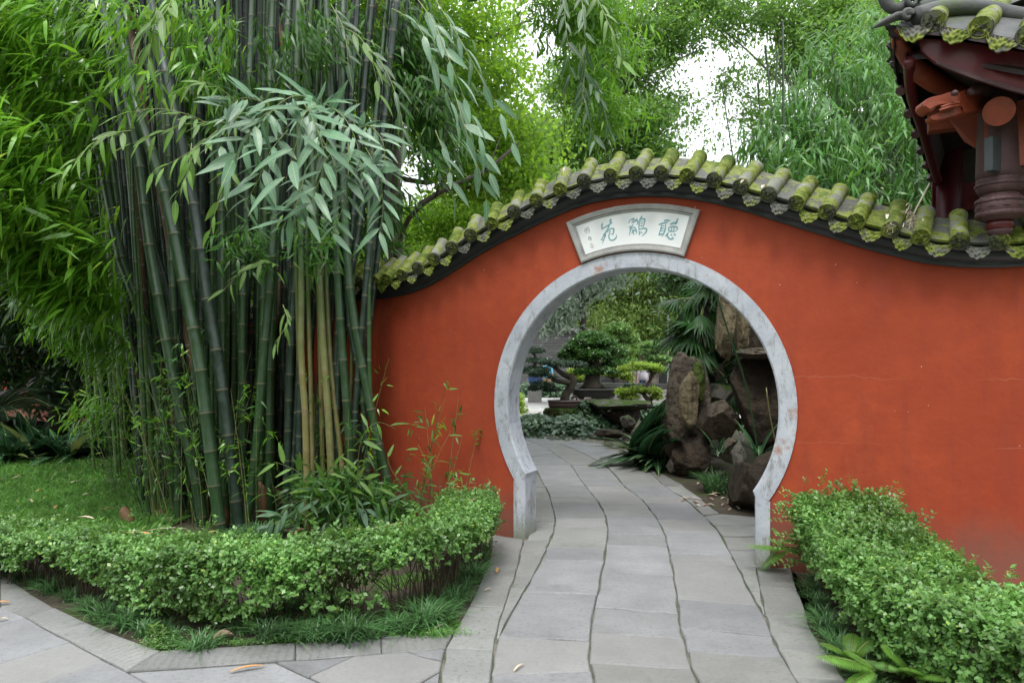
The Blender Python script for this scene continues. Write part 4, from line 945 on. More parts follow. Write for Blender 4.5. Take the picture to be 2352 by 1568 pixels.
# lower sprays in front of the yellow culms
for pts, n, L, kk in [([(760, 1180, .3), (720, 1120, .1), (680, 1080, 0), (630, 1060, 0)], 11, .2, 'l'), ([(770, 1190, .3), (740, 1150, 0), (690, 1150, 0), (620, 1200, 0)], 11, .2, 'f'), ([(770, 1190, .3), (800, 1120, .1), (840, 1100, 0), (880, 1140, 0)], 12, .18, 'l'), ([(800, 1170, .2), (830, 1160, 0), (850, 1200, 0)], 9, .2, 'f'),
      ([(740, 1200, .2), (740, 1140, 0), (760, 1080, 0), (800, 1060, 0)], 10, .18, 'l'), ([(820, 1100, .2), (830, 1010, 0), (865, 970, 0), (910, 985, 0)], 7, .17, 'l'), ([(700, 1200, .3), (650, 1190, 0), (600, 1230, 0)], 7, .2, 'f'), ([(830, 1180, .2), (870, 1150, 0), (930, 1170, 0)], 9, .16, 'd'),
      ([(1000, 1180, .2), (985, 1080, 0), (960, 1020, 0)], 5, .12, 'l'), ([(960, 1160, .1), (1000, 1060, 0), (1035, 990, 0)], 6, .12, 'l'), ([(960, 1160, .1), (900, 1080, 0), (890, 1040, 0)], 6, .12, 'l')]:
    branch(culm_objs[20], pb(pts, 5.9), n, L, kk, .8, .35)

# ---- mass foliage of the clump, owned by the culms that carry it
def mass(owner, boxes, n, key, length, drift, k=6, **kw):
    """boxes: (x, y, Z, rx, ry, rz) ellipses in photo px at depth"""
    cs = []
    for (x, y, Z, rx, ry, rz, wgt) in boxes:
        m = int(n*wgt); q = rnd(m, 3); q = unit(q)*rng.uniform(0, 1, (m, 1))**.45
        c = P(x, y, Z); cs.append(np.array([c.x, c.y, c.z])+q*np.array([rx/1600*Z, rz, ry/1600*Z]))
    c = np.concatenate(cs); dr = np.array(drift)[None]+rnd(len(c), 3)*.35
    b_, d, up, L, Wd = sprays(c, dr, k, length, **kw)
    return leaf_cloud('foliage', key, b_, d, up, L, Wd, owner)
mass(culm_objs[0], [(90, 230, 6.3, 170, 230, .7, 1), (60, 460, 6.2, 170, 170, .7, 1), (130, 560, 6.3, 150, 110, .5, .55), (200, 640, 6.6, 110, 80, .4, .35), (60, 60, 6.5, 200, 120, .8, .8), (20, 400, 5.6, 90, 200, .4, .35)], 400, L_bamlime, .22, (-.95, -.25, -.5), spread=.38, droop=.15, lj=.45, upj=.3)
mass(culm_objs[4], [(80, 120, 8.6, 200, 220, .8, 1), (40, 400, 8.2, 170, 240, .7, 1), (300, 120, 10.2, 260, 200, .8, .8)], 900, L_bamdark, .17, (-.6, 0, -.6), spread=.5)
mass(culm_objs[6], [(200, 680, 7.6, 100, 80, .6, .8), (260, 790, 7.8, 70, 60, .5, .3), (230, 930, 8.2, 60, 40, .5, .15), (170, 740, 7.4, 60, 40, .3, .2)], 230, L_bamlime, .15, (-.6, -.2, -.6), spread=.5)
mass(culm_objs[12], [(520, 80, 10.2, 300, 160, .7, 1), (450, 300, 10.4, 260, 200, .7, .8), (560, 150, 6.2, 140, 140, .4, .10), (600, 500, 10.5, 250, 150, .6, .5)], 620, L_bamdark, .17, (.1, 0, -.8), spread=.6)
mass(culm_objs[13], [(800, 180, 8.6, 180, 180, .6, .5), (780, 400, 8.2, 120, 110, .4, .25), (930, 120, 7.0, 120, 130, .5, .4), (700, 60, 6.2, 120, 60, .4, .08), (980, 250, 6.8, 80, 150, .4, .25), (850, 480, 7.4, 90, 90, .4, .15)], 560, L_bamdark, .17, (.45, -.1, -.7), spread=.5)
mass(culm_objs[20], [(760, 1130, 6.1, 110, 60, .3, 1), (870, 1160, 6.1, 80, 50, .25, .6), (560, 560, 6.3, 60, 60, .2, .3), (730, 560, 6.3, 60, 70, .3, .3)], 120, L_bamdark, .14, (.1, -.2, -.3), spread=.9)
mass(culm_objs[2], [(400, 20, 5.9, 160, 40, .4, .6), (480, 130, 6.0, 70, 90, .3, .4), (330, 160, 6.0, 60, 80, .3, .2)], 100, L_bamlime, .17, (-.3, -.2, -.7), spread=.5)
# ------------------------------------------------------------------ clipped hedges
def path2(pts, step=.03):
    p = catmull([Vector((x, y, 0)) for x, y, *r in pts], step); return p
def hedge(name, label, pts, heights, width, nleaf, nstem, lmat, leafL=.028, gap=.38):
    """pts: centre line; a dense clipped top and a looser, gappy side with bare stems below"""
    root = empty(name, (pts[0][0], pts[0][1], 0)); tag(root, label, 'hedge')
    org = np.array([pts[0][0], pts[0][1], 0.])
    path = path2(pts); k = len(path); seg = np.array([tuple(p) for p in path]); L = np.concatenate([[0], np.cumsum(np.linalg.norm(np.diff(seg, axis=0), axis=1))])
    cu = np.concatenate([[0], np.cumsum([math.dist(pts[i][:2], pts[i+1][:2]) for i in range(len(pts)-1)])]); cu = cu/cu[-1]
    H = lambda f: np.interp(f, cu, heights)
    def frame(f):
        s = f*L[-1]; c = np.stack([np.interp(s, L, seg[:, i]) for i in range(3)], 1)
        c2 = np.stack([np.interp(np.minimum(s+.05, L[-1]), L, seg[:, i]) for i in range(3)], 1); c1_ = np.stack([np.interp(np.maximum(s-.05, 0), L, seg[:, i]) for i in range(3)], 1)
        t = unit(c2-c1_); nn = np.stack([-t[:, 1], t[:, 0], t[:, 2]*0], 1); return c, t, nn
    # leafy shoots: small twigs each with paired leaves
    ns = nleaf//8; f = rng.uniform(0, 1, ns); c, t, nn = frame(f); h = H(f)
    kind = rng.uniform(0, 1, ns)
    lat = rng.uniform(-1, 1, ns); z = np.empty(ns)
    top = kind < .52
    z[top] = 1-np.abs(rng.normal(0, .07, top.sum()))
    side = ~top
    lat[side] = np.sign(rng.uniform(-1, 1, side.sum()))*(1-np.abs(rng.normal(0, .16, side.sum())))
    z[side] = .10+.90*rng.beta(1.9, 1.4, side.sum())
    # low gaps in the side, in uneven patches
    pn = np.array([noise.noise(Vector((a*L[-1]*1.6, b_*2.2, e*1.5))) for a, b_, e in zip(f, z, np.sign(lat))])
    keep = top | (pn+z*1.15 > gap)
    f, c, t, nn, h, lat, z = f[keep], c[keep], t[keep], nn[keep], h[keep], lat[keep], z[keep]
    bul = np.array([noise.noise(Vector((a*L[-1]*2.3, b_*1.1, 5))) for a, b_ in zip(f, lat)])
    wv = width/2*(1+.10*bul)*(.80+.2*np.minimum(1, z*1.3)); topz = h*(1+.13*bul+.11*rng.standard_normal(len(f))*(rng.uniform(0, 1, len(f)) < .3))
    base = c+nn*(lat*wv*(1+.10*rng.standard_normal(len(f))*(rng.uniform(0, 1, len(f)) < .5)))[:, None]; base[:, 2] = z*topz
    # round the shoulder
    sh = np.maximum(0, np.abs(lat)-.75)/.25*np.maximum(0, z-.8)/.2; base[:, 2] -= sh*.035
    out = unit(nn*np.sign(lat)[:, None]*(np.abs(lat)**3)[:, None]+np.array([0, 0, 1.])*(z**2)[:, None]*1.2+rnd(len(f), 3)*.45)
    kk = 8; n = len(f)
    B = np.repeat(base, kk, 0); D = np.repeat(out, kk, 0); g = np.tile(np.arange(kk)/kk, n)
    tl = rng.uniform(.03, .075, n).repeat(kk)
    B = B-D*.02+D*(g*tl)[:, None]
    sd = unit(np.cross(D, rnd(n*kk, 3)))
    d = unit(sd*1.0+D*.55); up = unit(D+rnd(n*kk, 3)*.35+np.array([0, 0, .5]))
    LL = leafL*rng.uniform(.65, 1.25, n*kk)
    org3 = org[None]
    leaf_cloud('leaves', lmat, B-org3, d, up, LL, LL*.68, root, 'dia')
    # stems
    mb = MB()
    for i in range(nstem):
        a = np.array([rng.uniform(0, 1)]); c_, t_, n_ = frame(a); h_ = float(H(a)[0])
        p = Vector(c_[0]-org)+Vector(n_[0])*rng.uniform(-.24, .24)*width; p.z = -.02
        for q in range(rng.integers(1, 4)):
            dx = Vector(n_[0])*rng.normal(0, .05)+Vector(t_[0])*rng.normal(0, .09)
            pts_ = [p, p+dx*.4+Vector((0, 0, h_*.4)), p+dx*1.3+Vector((rng.normal(0, .01), 0, h_*.75)), p+dx*1.8+Vector((0, 0, h_*.96))]
            r = rng.uniform(.0025, .0055); mb.tube(pts_, [r, r*.8, r*.55, r*.3], 4, caps=False)
    st = mb.build('stems', M_twig, root); st['kind'] = 'stuff'
    return root
lh = [(-6.2, 5.9), (-4.6, 5.42), (-3.45, 5.02), (-2.55, 4.55), (-1.95, 4.26), (-1.3, 4.20), (-.80, 4.27), (-.53, 4.48), (-.41, 4.88), (-.33, 5.35), (-.36, 5.85)]
hedge('clipped_hedge', 'knee-high clipped green hedge curving round the bamboo bed, left of the path', lh, [.34, .36, .38, .42, .46, .48, .5, .5, .50, .50, .49],   .42, 135000, 300, L_hedge, gap=.47)
rh = [(2.36, 5.02), (2.28, 4.55), (2.17, 4.0), (2.11, 3.55), (2.25, 3.12), (2.6, 2.72), (3.1, 2.45)]
hedge('clipped_hedge', 'thick clipped green hedge running from the red wall to the lower right corner', rh, [.62, .56, .50, .48, .48, .50, .5], .60, 130000, 220, L_hedge, gap=.36)
# a few long shoots sticking out of the right hedge against the wall
def sprig(root, p, d, L, n, lmat, ll=.03):
    p = Vector(p); d = Vector(d).normalized(); q = [p, p+d*L*.5+Vector((0, 0, .01)), p+d*L]
    mb = MB(); mb.tube(q, [.0025, .002, .001], 4); tw = mb.build('sprig', M_twig, root)
    f = np.repeat(np.linspace(.1, 1, n//2), 2); base = np.array([tuple(catm(q, min(.999, a))) for a in f])
    sd = unit(np.cross(np.array(d), [0.1, -.3, 1.])); sg = np.tile([1, -1], n//2)[:, None]
    dd = unit(sd*sg+np.array(d)*.5+rnd(len(f), 3)*.2); leaf_cloud('sprig_leaves', lmat, base, dd, unit(np.array([[0, -.5, 1.]])+rnd(len(f), 3)*.2), np.full(len(f), ll), np.full(len(f), ll*.6), tw, 'dia')
hr_ = [o for o in COL.objects if o.name.startswith('clipped_hedge')]
hr2 = hr_[-1]
ho = Vector((rh[0][0], rh[0][1], 0))
for i in range(34):
    f = random.random(); c = Vector((2.42, 5.02, 0)).lerp(Vector((2.2, 4.1, 0)), f*1.0); p = c+Vector((random.uniform(-.25, .25), random.uniform(-.05, .05), .50))-ho
    sprig(hr2, p, (random.uniform(-.8, .9), random.uniform(-.2, .1), random.uniform(.15, 1)), random.uniform(.12, .3), 14, L_hedge)
for i in range(40): sprig(hr2, Vector((random.uniform(2.08, 2.2), 4.96, random.uniform(.15, .6)))-ho, (-1, -.1, random.uniform(-.2, .7)), random.uniform(.12, .3), 16, L_hedge)

# ------------------------------------------------------------------ mondo grass tufts
def tuft_mesh(n, R_, H, w=.0055, seg=4):
    a = rng.uniform(0, 2*math.pi, n); out = np.abs(rng.normal(.55, .3, n))*R_; h = H*rng.uniform(.6, 1.1, n); b0 = rnd(n, 2)*R_*.16
    dirs = np.stack([np.cos(a), np.sin(a)], 1); sidev = np.stack([-np.sin(a), np.cos(a)], 1)
    V = np.zeros((n, 2*(seg+1), 3)); tw = rng.normal(0, .25, n)
    for i in range(seg+1):
        f = i/seg; r = out*(f**1.15)*1.35; z = h*(1.9*f-1.15*f*f*(.6+out/R_*.5)); ww = w*(1-f)**.6
        c = b0+dirs*r[:, None]+sidev*(tw*f*f*R_)[:, None]
        V[:, 2*i, :2] = c+sidev*ww/1; V[:, 2*i+1, :2] = c-sidev*ww/1; V[:, 2*i, 2] = z; V[:, 2*i+1, 2] = z
    F = np.array([(2*i, 2*i+1, 2*i+3, 2*i+2) for i in range(seg)])[None]+(np.arange(n)*2*(seg+1))[:, None, None]
    me = mesh_np('grass_tuft', V.reshape(-1, 3), F.reshape(-1, 4)); me.materials.append(L_grass); return me
TU = [tuft_mesh(130, .20, .14), tuft_mesh(100, .18, .11), tuft_mesh(160, .23, .15), tuft_mesh(90, .17, .13)]
TG = 'mondo grass tufts along the hedges'
def tuft(x, y, s=1.0, label='dark mondo grass tuft among others at the foot of the hedge', world=False):
    p = Vector((x, y, 0)) if world else G(x, y+5); s *= .9
    o = link('grass_tuft', random.choice(TU)); o.location = (p.x, p.y, -.012); o.rotation_euler.z = random.uniform(0, 6.28); o.scale = (s*random.uniform(.85, 1.15),)*3
    return tag(o, label, 'grass tuft', TG)
for x, y, s, lab in [(463, 1482, 1.0, 'bright bushy grass tuft at the kerb corner of the left bed'), (250, 1415, 1.15, 'large drooping grass tuft where the hedge turns left'), (290, 1432, 1.0, None), (330, 1450, .8, None), (205, 1395, .9, None), (380, 1440, .8, None), (400, 1462, .7, None),
      (560, 1445, .7, None), (620, 1462, .9, None), (660, 1455, 1, None), (700, 1462, .9, None), (745, 1462, 1.0, None), (800, 1462, 1.15, 'wide grass tuft in front of the hedge right of the kerb joint'), (845, 1458, 1.0, None), (900, 1440, .9, None), (935, 1445, 1.05, None), (975, 1432, 1.1, None),
      (1000, 1420, 1.1, None), (1020, 1405, 1.05, None), (1042, 1385, 1.0, None), (1055, 1365, 1.0, None), (1070, 1345, .9, None), (1085, 1325, .9, None), (1095, 1305, .85, None), (1104, 1285, .8, None), (1110, 1265, .8, 'last grass tuft of the hedge foot before the wall'), (1030, 1370, 1.0, None), (1010, 1388, 1.0, None),
      (160, 1370, .8, None), (120, 1352, .8, None), (80, 1338, .75, None), (40, 1322, .75, None), (10, 1305, .8, None), (-30, 1290, .8, None), (-80, 1270, .8, None),
      (700, 1380, 1.0, None), (760, 1390, 1.0, None), (650, 1395, .9, None), (590, 1240, 1.2, 'grass tuft right at the foot of the thick bamboo culms'), (570, 1225, 1.0, None), (620, 1228, 1.0, None), (640, 1215, .9, None), (540, 1235, .9, None),
      (1862, 1335, .8, 'dark grass tuft by the wall at the right gate post'), (1870, 1360, .9, None), (1880, 1385, .9, None), (1893, 1425, 1.1, 'broad grass tuft spilling from the right hedge onto the path edge'), (1905, 1450, 1.0, None), (1925, 1490, .9, None), (1960, 1530, .9, None), (1985, 1555, .9, None), (2010, 1590, .9, None)]:
    tuft(x, y, s, lab) if lab else tuft(x, y, s)
# lawn, litter of small weeds
def blades(name, poly_fn, n, H, mat, label, w=.004, lean=.5):
    pts = poly_fn(n); n = len(pts)
    base = np.stack([pts[:, 0], pts[:, 1], np.full(n, -.012)], 1); d = unit(np.stack([rng.normal(0, lean, n), rng.normal(-.1, lean, n), np.ones(n)], 1))
    L = H*rng.uniform(.5, 1.3, n); side = unit(np.cross(d, rnd(n, 3))); tip = base+d*L[:, None]; tip[:, 2] -= L*.12
    V = np.stack([base-side*w, base+side*w, (base*.4+tip*.6)+np.stack([0*L, 0*L, L*.14], 1)+side*w*.7, tip], 1)
    F = np.array([(0, 1, 2), (0, 2, 3)])[None]+(np.arange(n)*4)[:, None, None]
    o = link(name, mesh_np(name, V.reshape(-1, 3), F.reshape(-1, 3)), mat); return tag(o, label, 'grass', kind='stuff')
def lawn_pts(n):
    Z = rng.uniform(5.2, 12.5, n)**1.0; x = rng.uniform(-420, 420, n); X = (x-1176)/1600*Z
    dens = np.array([noise.noise(Vector((a*.9, b_*.9, 3))) for a, b_ in zip(X, Z)])
    ok = (dens > -.42) & ~((X > -3.3) & (Z < 7.8)) & (Z > 5.3-(X+3.8)*.6+.2); return np.stack([X[ok], Z[ok]], 1)
blades('lawn_grass', lawn_pts, 90000, .15, L_lawn, 'short green lawn behind the left hedge', .007, .9)
def bed_pts(n):
    x = rng.uniform(380, 1080, n); y = rng.uniform(1300, 1470, n); p = 2560/(y-825); X = (x-1176)/1600*p
    dn = np.array([noise.noise(Vector((a*3, b_*3, 9))) for a, b_ in zip(X, p)]); ok = (dn > .08) & (p > 4.0); return np.stack([X[ok], p[ok]], 1)
blades('bed_weeds', bed_pts, 16000, .05, L_lawn, 'low weeds and moss tufts on the soil under the hedge', .003, .9)
# small-leaved ground cover at the feet of the culms and round the right of the clump
def cover(name, pts, n, ll, mat, label, h=.12, cat='ground cover'):
    b = []
    for x, y, rx, rz, hh in pts:
        c = G(x, y); m = int(n*rx*rz*4); q = rnd(m, 3)*np.array([rx*.5, rz*.5, 1]); q[:, 2] = np.abs(rng.normal(0, hh*.4, m))+hh*.35*np.exp(-(q[:, 0]**2+q[:, 1]**2)*2); b.append(np.array(c)+q)
    b = np.concatenate(b); n = len(b); d = unit(rnd(n, 3)*np.array([1, 1, .4])); up = unit(np.array([[0, -.5, 1]])+rnd(n, 3)*.4); L = ll*rng.uniform(.6, 1.3, n)
    o = leaf_cloud(name, mat, b, d, up, L, L*.55, None, 'dia'); return tag(o, label, cat, kind='stuff')
cover('ground_cover', [(850, 1180, .5, .3, .3), (920, 1190, .5, .25, .22), (960, 1175, .4, .2, .2), (760, 1200, .4, .3, .15)], 9000, .035, L_bamdark, 'low leafy shrubs at the wall foot behind the hedge', .2)
cover('weed_patch', [(370, 1482, .12, .08, .06), (400, 1486, .15, .06, .02), (560, 1478, .2, .04, .02), (1000, 1455, .2, .05, .02), (650, 1474, .2, .03, .015)], 14000, .014, L_lawn, 'tiny clover weeds along the kerb edge')
def weed(x, y, n, L, H, mat, label, name='weed_plant', cat='weed'):
    c = G(x, y); root = empty(name, (c.x, c.y, -.01)); tag(root, label, cat)
    mb = MB()
    for i in range(max(1, n//8)):
        t = Vector((random.gauss(0, .3)*H, random.gauss(0, .2)*H, H*random.uniform(.7, 1))); mb.tube([(0, 0, 0), t*.5, t], [.003, .002, .001], 4)
        for j in range(8):
            p = t*(.25+.75*j/8); a = random.uniform(0, 6.28); d = Vector((math.cos(a), math.sin(a), .5)).normalized(); s_ = Vector((0, 0, 1)).cross(d).normalized(); u_ = d.cross(s_); ll = L*random.uniform(.7, 1.2)
            lo = bpy.data.objects.new('leaf', random.choice(mat)); COL.objects.link(lo); lo.parent = root
            lo.matrix_local = Matrix(((d.x*ll, s_.x*ll*1.6, u_.x*ll, p.x), (d.y*ll, s_.y*ll*1.6, u_.y*ll, p.y), (d.z*ll, s_.z*ll*1.6, u_.z*ll, p.z), (0, 0, 0, 1)))
    mb.build('stem', M_gtwig, root); return root
weed(372, 1478, 24, .06, .13, LM['l'], 'pale green leafy weed at the kerb corner left of the bright grass tuft')
weed(563, 1445, 16, .07, .14, LM['d'], 'dark leafy seedling under the hedge right of the bright tuft')
weed(640, 1475, 8, .05, .05, LM['l'], 'tiny seedling on the kerb edge under the hedge')
# ferns under the right hedge and at the right post
def fern(loc, fronds, label, L=.34, mat=L_fern):
    root = empty('fern', loc); tag(root, label, 'fern')
    for az, el, ln, droop in fronds:
        d = Vector((math.sin(R(az))*math.cos(R(el)), math.cos(R(az))*math.cos(R(el)), math.sin(R(el)))); k = 16
        pts = [d*ln*(i/k)+Vector((0, 0, -droop*ln*(i/k)**2)) for i in range(k+1)]
        mb = MB(); mb.tube(pts, [.003*(1-.8*i/k) for i in range(k+1)], 4); fr = mb.build('frond', M_gtwig, root)
        b_ = []; dd = []; up = []; Ls = []
        for i in range(3, k*2):
            f = i/(k*2); p = catm(pts, f); t = (catm(pts, min(.999, f+.05))-catm(pts, f-.05)).normalized(); s = t.cross(Vector((0, 0, 1))).normalized()
            for sg in (1, -1):
                b_.append(tuple(p)); dd.append(tuple(s*sg+t*.45+Vector((0, 0, -.1)))); up.append(tuple(s.cross(t)*1.0)); Ls.append(ln*.26*math.sin(math.pi*min(1, (f+.12)*.88))**.8)
        Ls = np.array(Ls); pn = leaf_cloud('pinnae', mat, b_, dd, up, Ls, Ls*.13, fr, 'bam')
    return root
fern(P(2010, 1500, 3.35)+Vector((0, 0, -.08)), [(-95, 28, .34, .25), (-120, 5, .24, .3), (-75, 45, .2, .3)], 'bright yellow-green fern frond sticking out of the right hedge over the path')
fern(G(2040, 1560)+Vector((0, 0, .06)), [(-150, 40, .34, .4), (-110, 35, .32, .5), (160, 40, .3, .4), (-170, 60, .3, .5), (120, 45, .3, .5)], 'green fern at the foot of the right hedge by the frame bottom', mat=L_hedge)
fern(G(1955, 1540)+Vector((0, 0, .05)), [(-100, 50, .28, .4), (-160, 55, .25, .4), (90, 60, .25, .4), (30, 50, .25, .4)], 'small bright fern low at the right hedge corner')
fern(G(2105, 1600)+Vector((0, 0, .08)), [(180, 45, .32, .4), (-140, 50, .3, .4), (140, 45, .32, .5), (-60, 60, .3, .4)], 'bright young fern with arching fronds right of the other ferns')
fern(P(1815, 1262, 5.2), [(-82, 12, .34, .15), (-95, -15, .22, .3), (-60, -35, .25, .25), (-70, 35, .2, .2)], 'pale fern spray reaching from the right hedge across the white gate post')
fern(P(1800, 1240, 5.25), [(-60, 60, .18, .4), (-80, -50, .3, .1)], 'small drooping fern sprig on the red wall beside the right post', mat=L_hedge)

# ------------------------------------------------------------------ dry sheaths and leaves
M_sheath = plain('dry_sheath', (.45, .22, .08), (.55, .34, .16), 12, .6, .3, 40)
M_sheath2 = plain('pale_dry_leaf', (.50, .40, .28), (.62, .52, .38), 12, .6, .3, 40)
M_deadleaf = plain('dead_broad_leaf', (.28, .16, .12), (.38, .25, .2), 12, .7, .3, 40)
def litter(p, ln, w, az, mat, label, curl=.25, name='dry_sheath', z=.004, cat='dry leaf', tilt=0):
    k = 8; V = []; F = []
    for i in range(k+1):
        f = i/k; ww = w*math.sin(math.pi*min(1, .08+.92*f))**.6*.5; zz = .012*math.sin(math.pi*f)+.004
        V += [(ln*(f-.5), -ww, zz+ww*curl), (ln*(f-.5), 0, zz), (ln*(f-.5), ww, zz+ww*curl)]
    for i in range(k):
        a = i*3; F += [(a, a+1, a+4, a+3), (a+1, a+2, a+5, a+4)]
    N0 = len(V); V += [(x, y, z_-.002) for x, y, z_ in V]; F += [tuple(q+N0 for q in f_[::-1]) for f_ in F[:]]
    o = link(name, mesh_py(name, V, F, True), mat); o.location = (p[0], p[1], p[2]+z); o.rotation_euler = (0, R(tilt), R(az)); return tag(o, label, cat)
litter(G(570, 1538), .17, .022, 24, M_sheath, 'orange dry bamboo sheath lying on the forecourt paving')
litter(G(1193, 1535), .10, .012, 55, M_sheath2, 'small pinkish dry sheath on the path at the frame bottom')
litter(G(1144, 1311), .11, .03, 80, M_sheath, 'tan dry sheath on the slab beside the hedge end')
litter(G(1122, 1357), .06, .015, 20, M_sheath2, 'tiny pale leaf at the hedge edge on the side slab')
litter(G(1012, 1442), .12, .02, 45, M_sheath2, 'pinkish sheath on the soil at the bed corner')
litter(G(515, 1466), .11, .08, 30, M_deadleaf, 'brown curled dead leaf on the kerb by the bright grass tuft', .5)
litter(G(3, 1388), .10, .03, 20, M_sheath, 'orange dry leaf on the kerb at the picture edge')
litter(G(8, 1426), .05, .02, 20, M_sheath2, 'pale scrap of leaf on the paving at the picture edge')
litter(G(632, 1388), .3, .012, 28, M_sheath, 'thin broken tan stick on the soil seen through the hedge')
litter(G(608, 1408), .14, .05, 100, M_sheath2, 'white dry husk on the soil seen through the hedge', .5)
litter(G(720, 1437), .35, .035, 2, M_sheath, 'long orange sheath on the soil under the hedge')
litter(G(565, 1440), .1, .04, 50, M_sheath2, 'pale husk beside the hedge stems')
litter(P(326, 1239, 4.62), .32, .035, -15, M_sheath, 'long orange sheath lying on top of the left hedge', z=.03)
litter(P(195, 1201, 4.9), .15, .03, -8, M_sheath2, 'pale pinkish husk lying on the left end of the hedge top', z=.03)
litter(P(385, 1228, 4.5), .25, .012, 12, M_sheath2, 'thin straw lying on the hedge top', z=.03)
litter(P(882, 1290-22, 4.3), .07, .03, 80, M_sheath2, 'small pale husk on the hedge top near the round gate', z=.02)
litter(G(2030, 1548), .06, .035, 40, M_sheath2, 'small yellowish leaf on the side slab by the ferns')
for i, (x, y) in enumerate([(70, 1165), (95, 1140), (175, 1120), (130, 1180), (40, 1110), (90, 1062), (200, 1150), (250, 1185), (60, 1058), (150, 1090)]):
    o = litter(G(x, y), random.uniform(.10, .2), .035, random.uniform(0, 180), M_sheath if i % 2 else M_sheath2, 'tan dry sheath scattered on the lawn', z=.07); o['group'] = 'dry sheaths on the lawn'
for i in range(40):
    x, y = random.uniform(480, 900), random.uniform(1205, 1255)
    o = litter(G(x, y), random.uniform(.1, .3), random.uniform(.015, .05), random.uniform(0, 180), [M_sheath, M_sheath2, M_deadleaf][i % 3], 'dry brown sheath in the litter at the foot of the culms', z=.01, tilt=random.uniform(-25, 25)); o['group'] = 'dry sheaths in the litter of the bamboo foot'
# two broken sheaths standing up like horns and a fallen log-like culm
def stump(loc, pts, rad, mat, label, name='bamboo_stump', cat='stump'):
    mb = MB(); mb.tube([Vector(p) for p in pts], rad, 12); o = mb.build(name, mat, None, True, loc=loc); return tag(o, label, cat)
M_stump = plain('tan_culm_sheath', (.17, .09, .04), (.11, .055, .025), 9, .7, .4, 40)
stump(G(517, 1208), [(0, 0, 0), (-.02, 0, .12), (-.07, 0, .2), (-.075, 0, .22)], [.055, .06, .045, .04], M_stump, 'short cut tan bamboo stump at the left end of the clump')
sm = stump(G(302, 1212), [(0, 0, 0), (-.02, 0, .07), (-.07, 0, .16), (-.08, 0, .20)], [.035, .05, .045, .02], M_stump, 'curved tan bamboo stump standing on the lawn edge beside the hedge')
stump(G(345, 1190), [(0, 0, 0), (.12, -.03, .06), (.22, -.05, -.01)], [.035, .045, .02], M_stump, 'broken root piece lying beside the curved stump', 'bamboo_root')
stump(G(640, 1190), [(-.1, 0, .30), (.12, 0, .16), (.36, -.05, .0)], [.05, .05, .05], M_stump, 'brown fallen culm slanting among the yellow culms', 'fallen_culm', 'fallen bamboo')
stump(G(600, 1205), [(0, 0, 0), (0, 0, .2), (.01, 0, .36), (-.02, 0, .42)], [.05, .055, .035, .01], C_brown, 'brown pointed bamboo sprout between the thick culm feet', 'bamboo_sprout', 'sprout')
stump(P(1000, 1195, 5.3), [(-.75, .0, -.11), (-.3, 0, -.03), (.05, 0, .06), (.32, 0, .17)], [.012, .013, .014, .012], C_yellow, 'long dry cane lying across the hedge end toward the wall', 'fallen_cane', 'cane')
stump(P(990, 1205, 5.25), [(-.7, .0, -.13), (0, 0, .02), (.38, 0, .17)], [.012, .012, .01], C_dark, 'dark cane lying under the dry one on the hedge end', 'fallen_cane', 'cane')
# ------------------------------------------------------------------ trees behind the wall
M_bark = plain('grey_bark', (.09, .075, .06), (.17, .145, .12), 7, .9, .9, 25, .03, third=(.07, .09, .04), tlo=.58, thi=.7)
M_barkdark = plain('dark_bark', (.035, .028, .02), (.075, .06, .045), 7, .9, .9, 25, .03)
L_ginkgo = leafmat('bright_green_leaf', (.10, .24, .025), (.22, .40, .04), (.38, .5, .06), .6, .45, (.5, .8, .06))
L_mid = leafmat('mid_green_leaf', (.06, .15, .03), (.13, .26, .055), (.22, .34, .08), .55, .4, (.35, .6, .08))
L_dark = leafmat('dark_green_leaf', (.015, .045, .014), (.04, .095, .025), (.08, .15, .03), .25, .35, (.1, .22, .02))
L_grey = leafmat('grey_green_leaf', (.20, .27, .20), (.34, .42, .34), (.48, .55, .47), .3, .4, (.3, .4, .25))
L_conif = leafmat('conifer_spray', (.08, .15, .03), (.19, .28, .06), (.26, .23, .09), .4, .55, (.25, .42, .07))
L_standbam = leafmat('stand_bamboo_leaf', (.04, .14, .03), (.12, .28, .065), (.32, .44, .16), .35, .34, (.3, .6, .06), spec=.4)
def crown(owner, ells, n, leaf, mat, kind='dia', clump=.28, per=26, drift=(0, 0, -.3), ratio=.6, name='crown', wspread=.8):
    cs = []
    tot = sum(e[3]*e[4]*(e[6] if len(e) > 6 else 1) for e in ells)
    for e in ells:
        x, y, Z, rx, ry, rz = e[:6]; wgt = e[6] if len(e) > 6 else 1
        m = max(3, int(n/per*rx*ry*wgt/tot)); q = unit(rnd(m, 3))*rng.uniform(0, 1, (m, 1))**.4; c = P(x, y, Z)
        cs.append(np.array([c.x, c.y, c.z])+q*np.array([rx/1600*Z, rz, ry/1600*Z]))
    c = np.concatenate(cs); c = np.repeat(c, per, 0)+rnd(len(c)*per, 3)*clump*np.array([1, 1, .5])*np.repeat(rng.uniform(.5, 1.3, len(c)), per)[:, None]
    n = len(c); d = unit(rnd(n, 3)*wspread+np.array(drift)); up = unit(rnd(n, 3)*.6+np.array([0, -.25, .8])); L = leaf*rng.uniform(.6, 1.35, n)
    return leaf_cloud(name, mat, c, d, up, L, L*ratio, owner, kind)
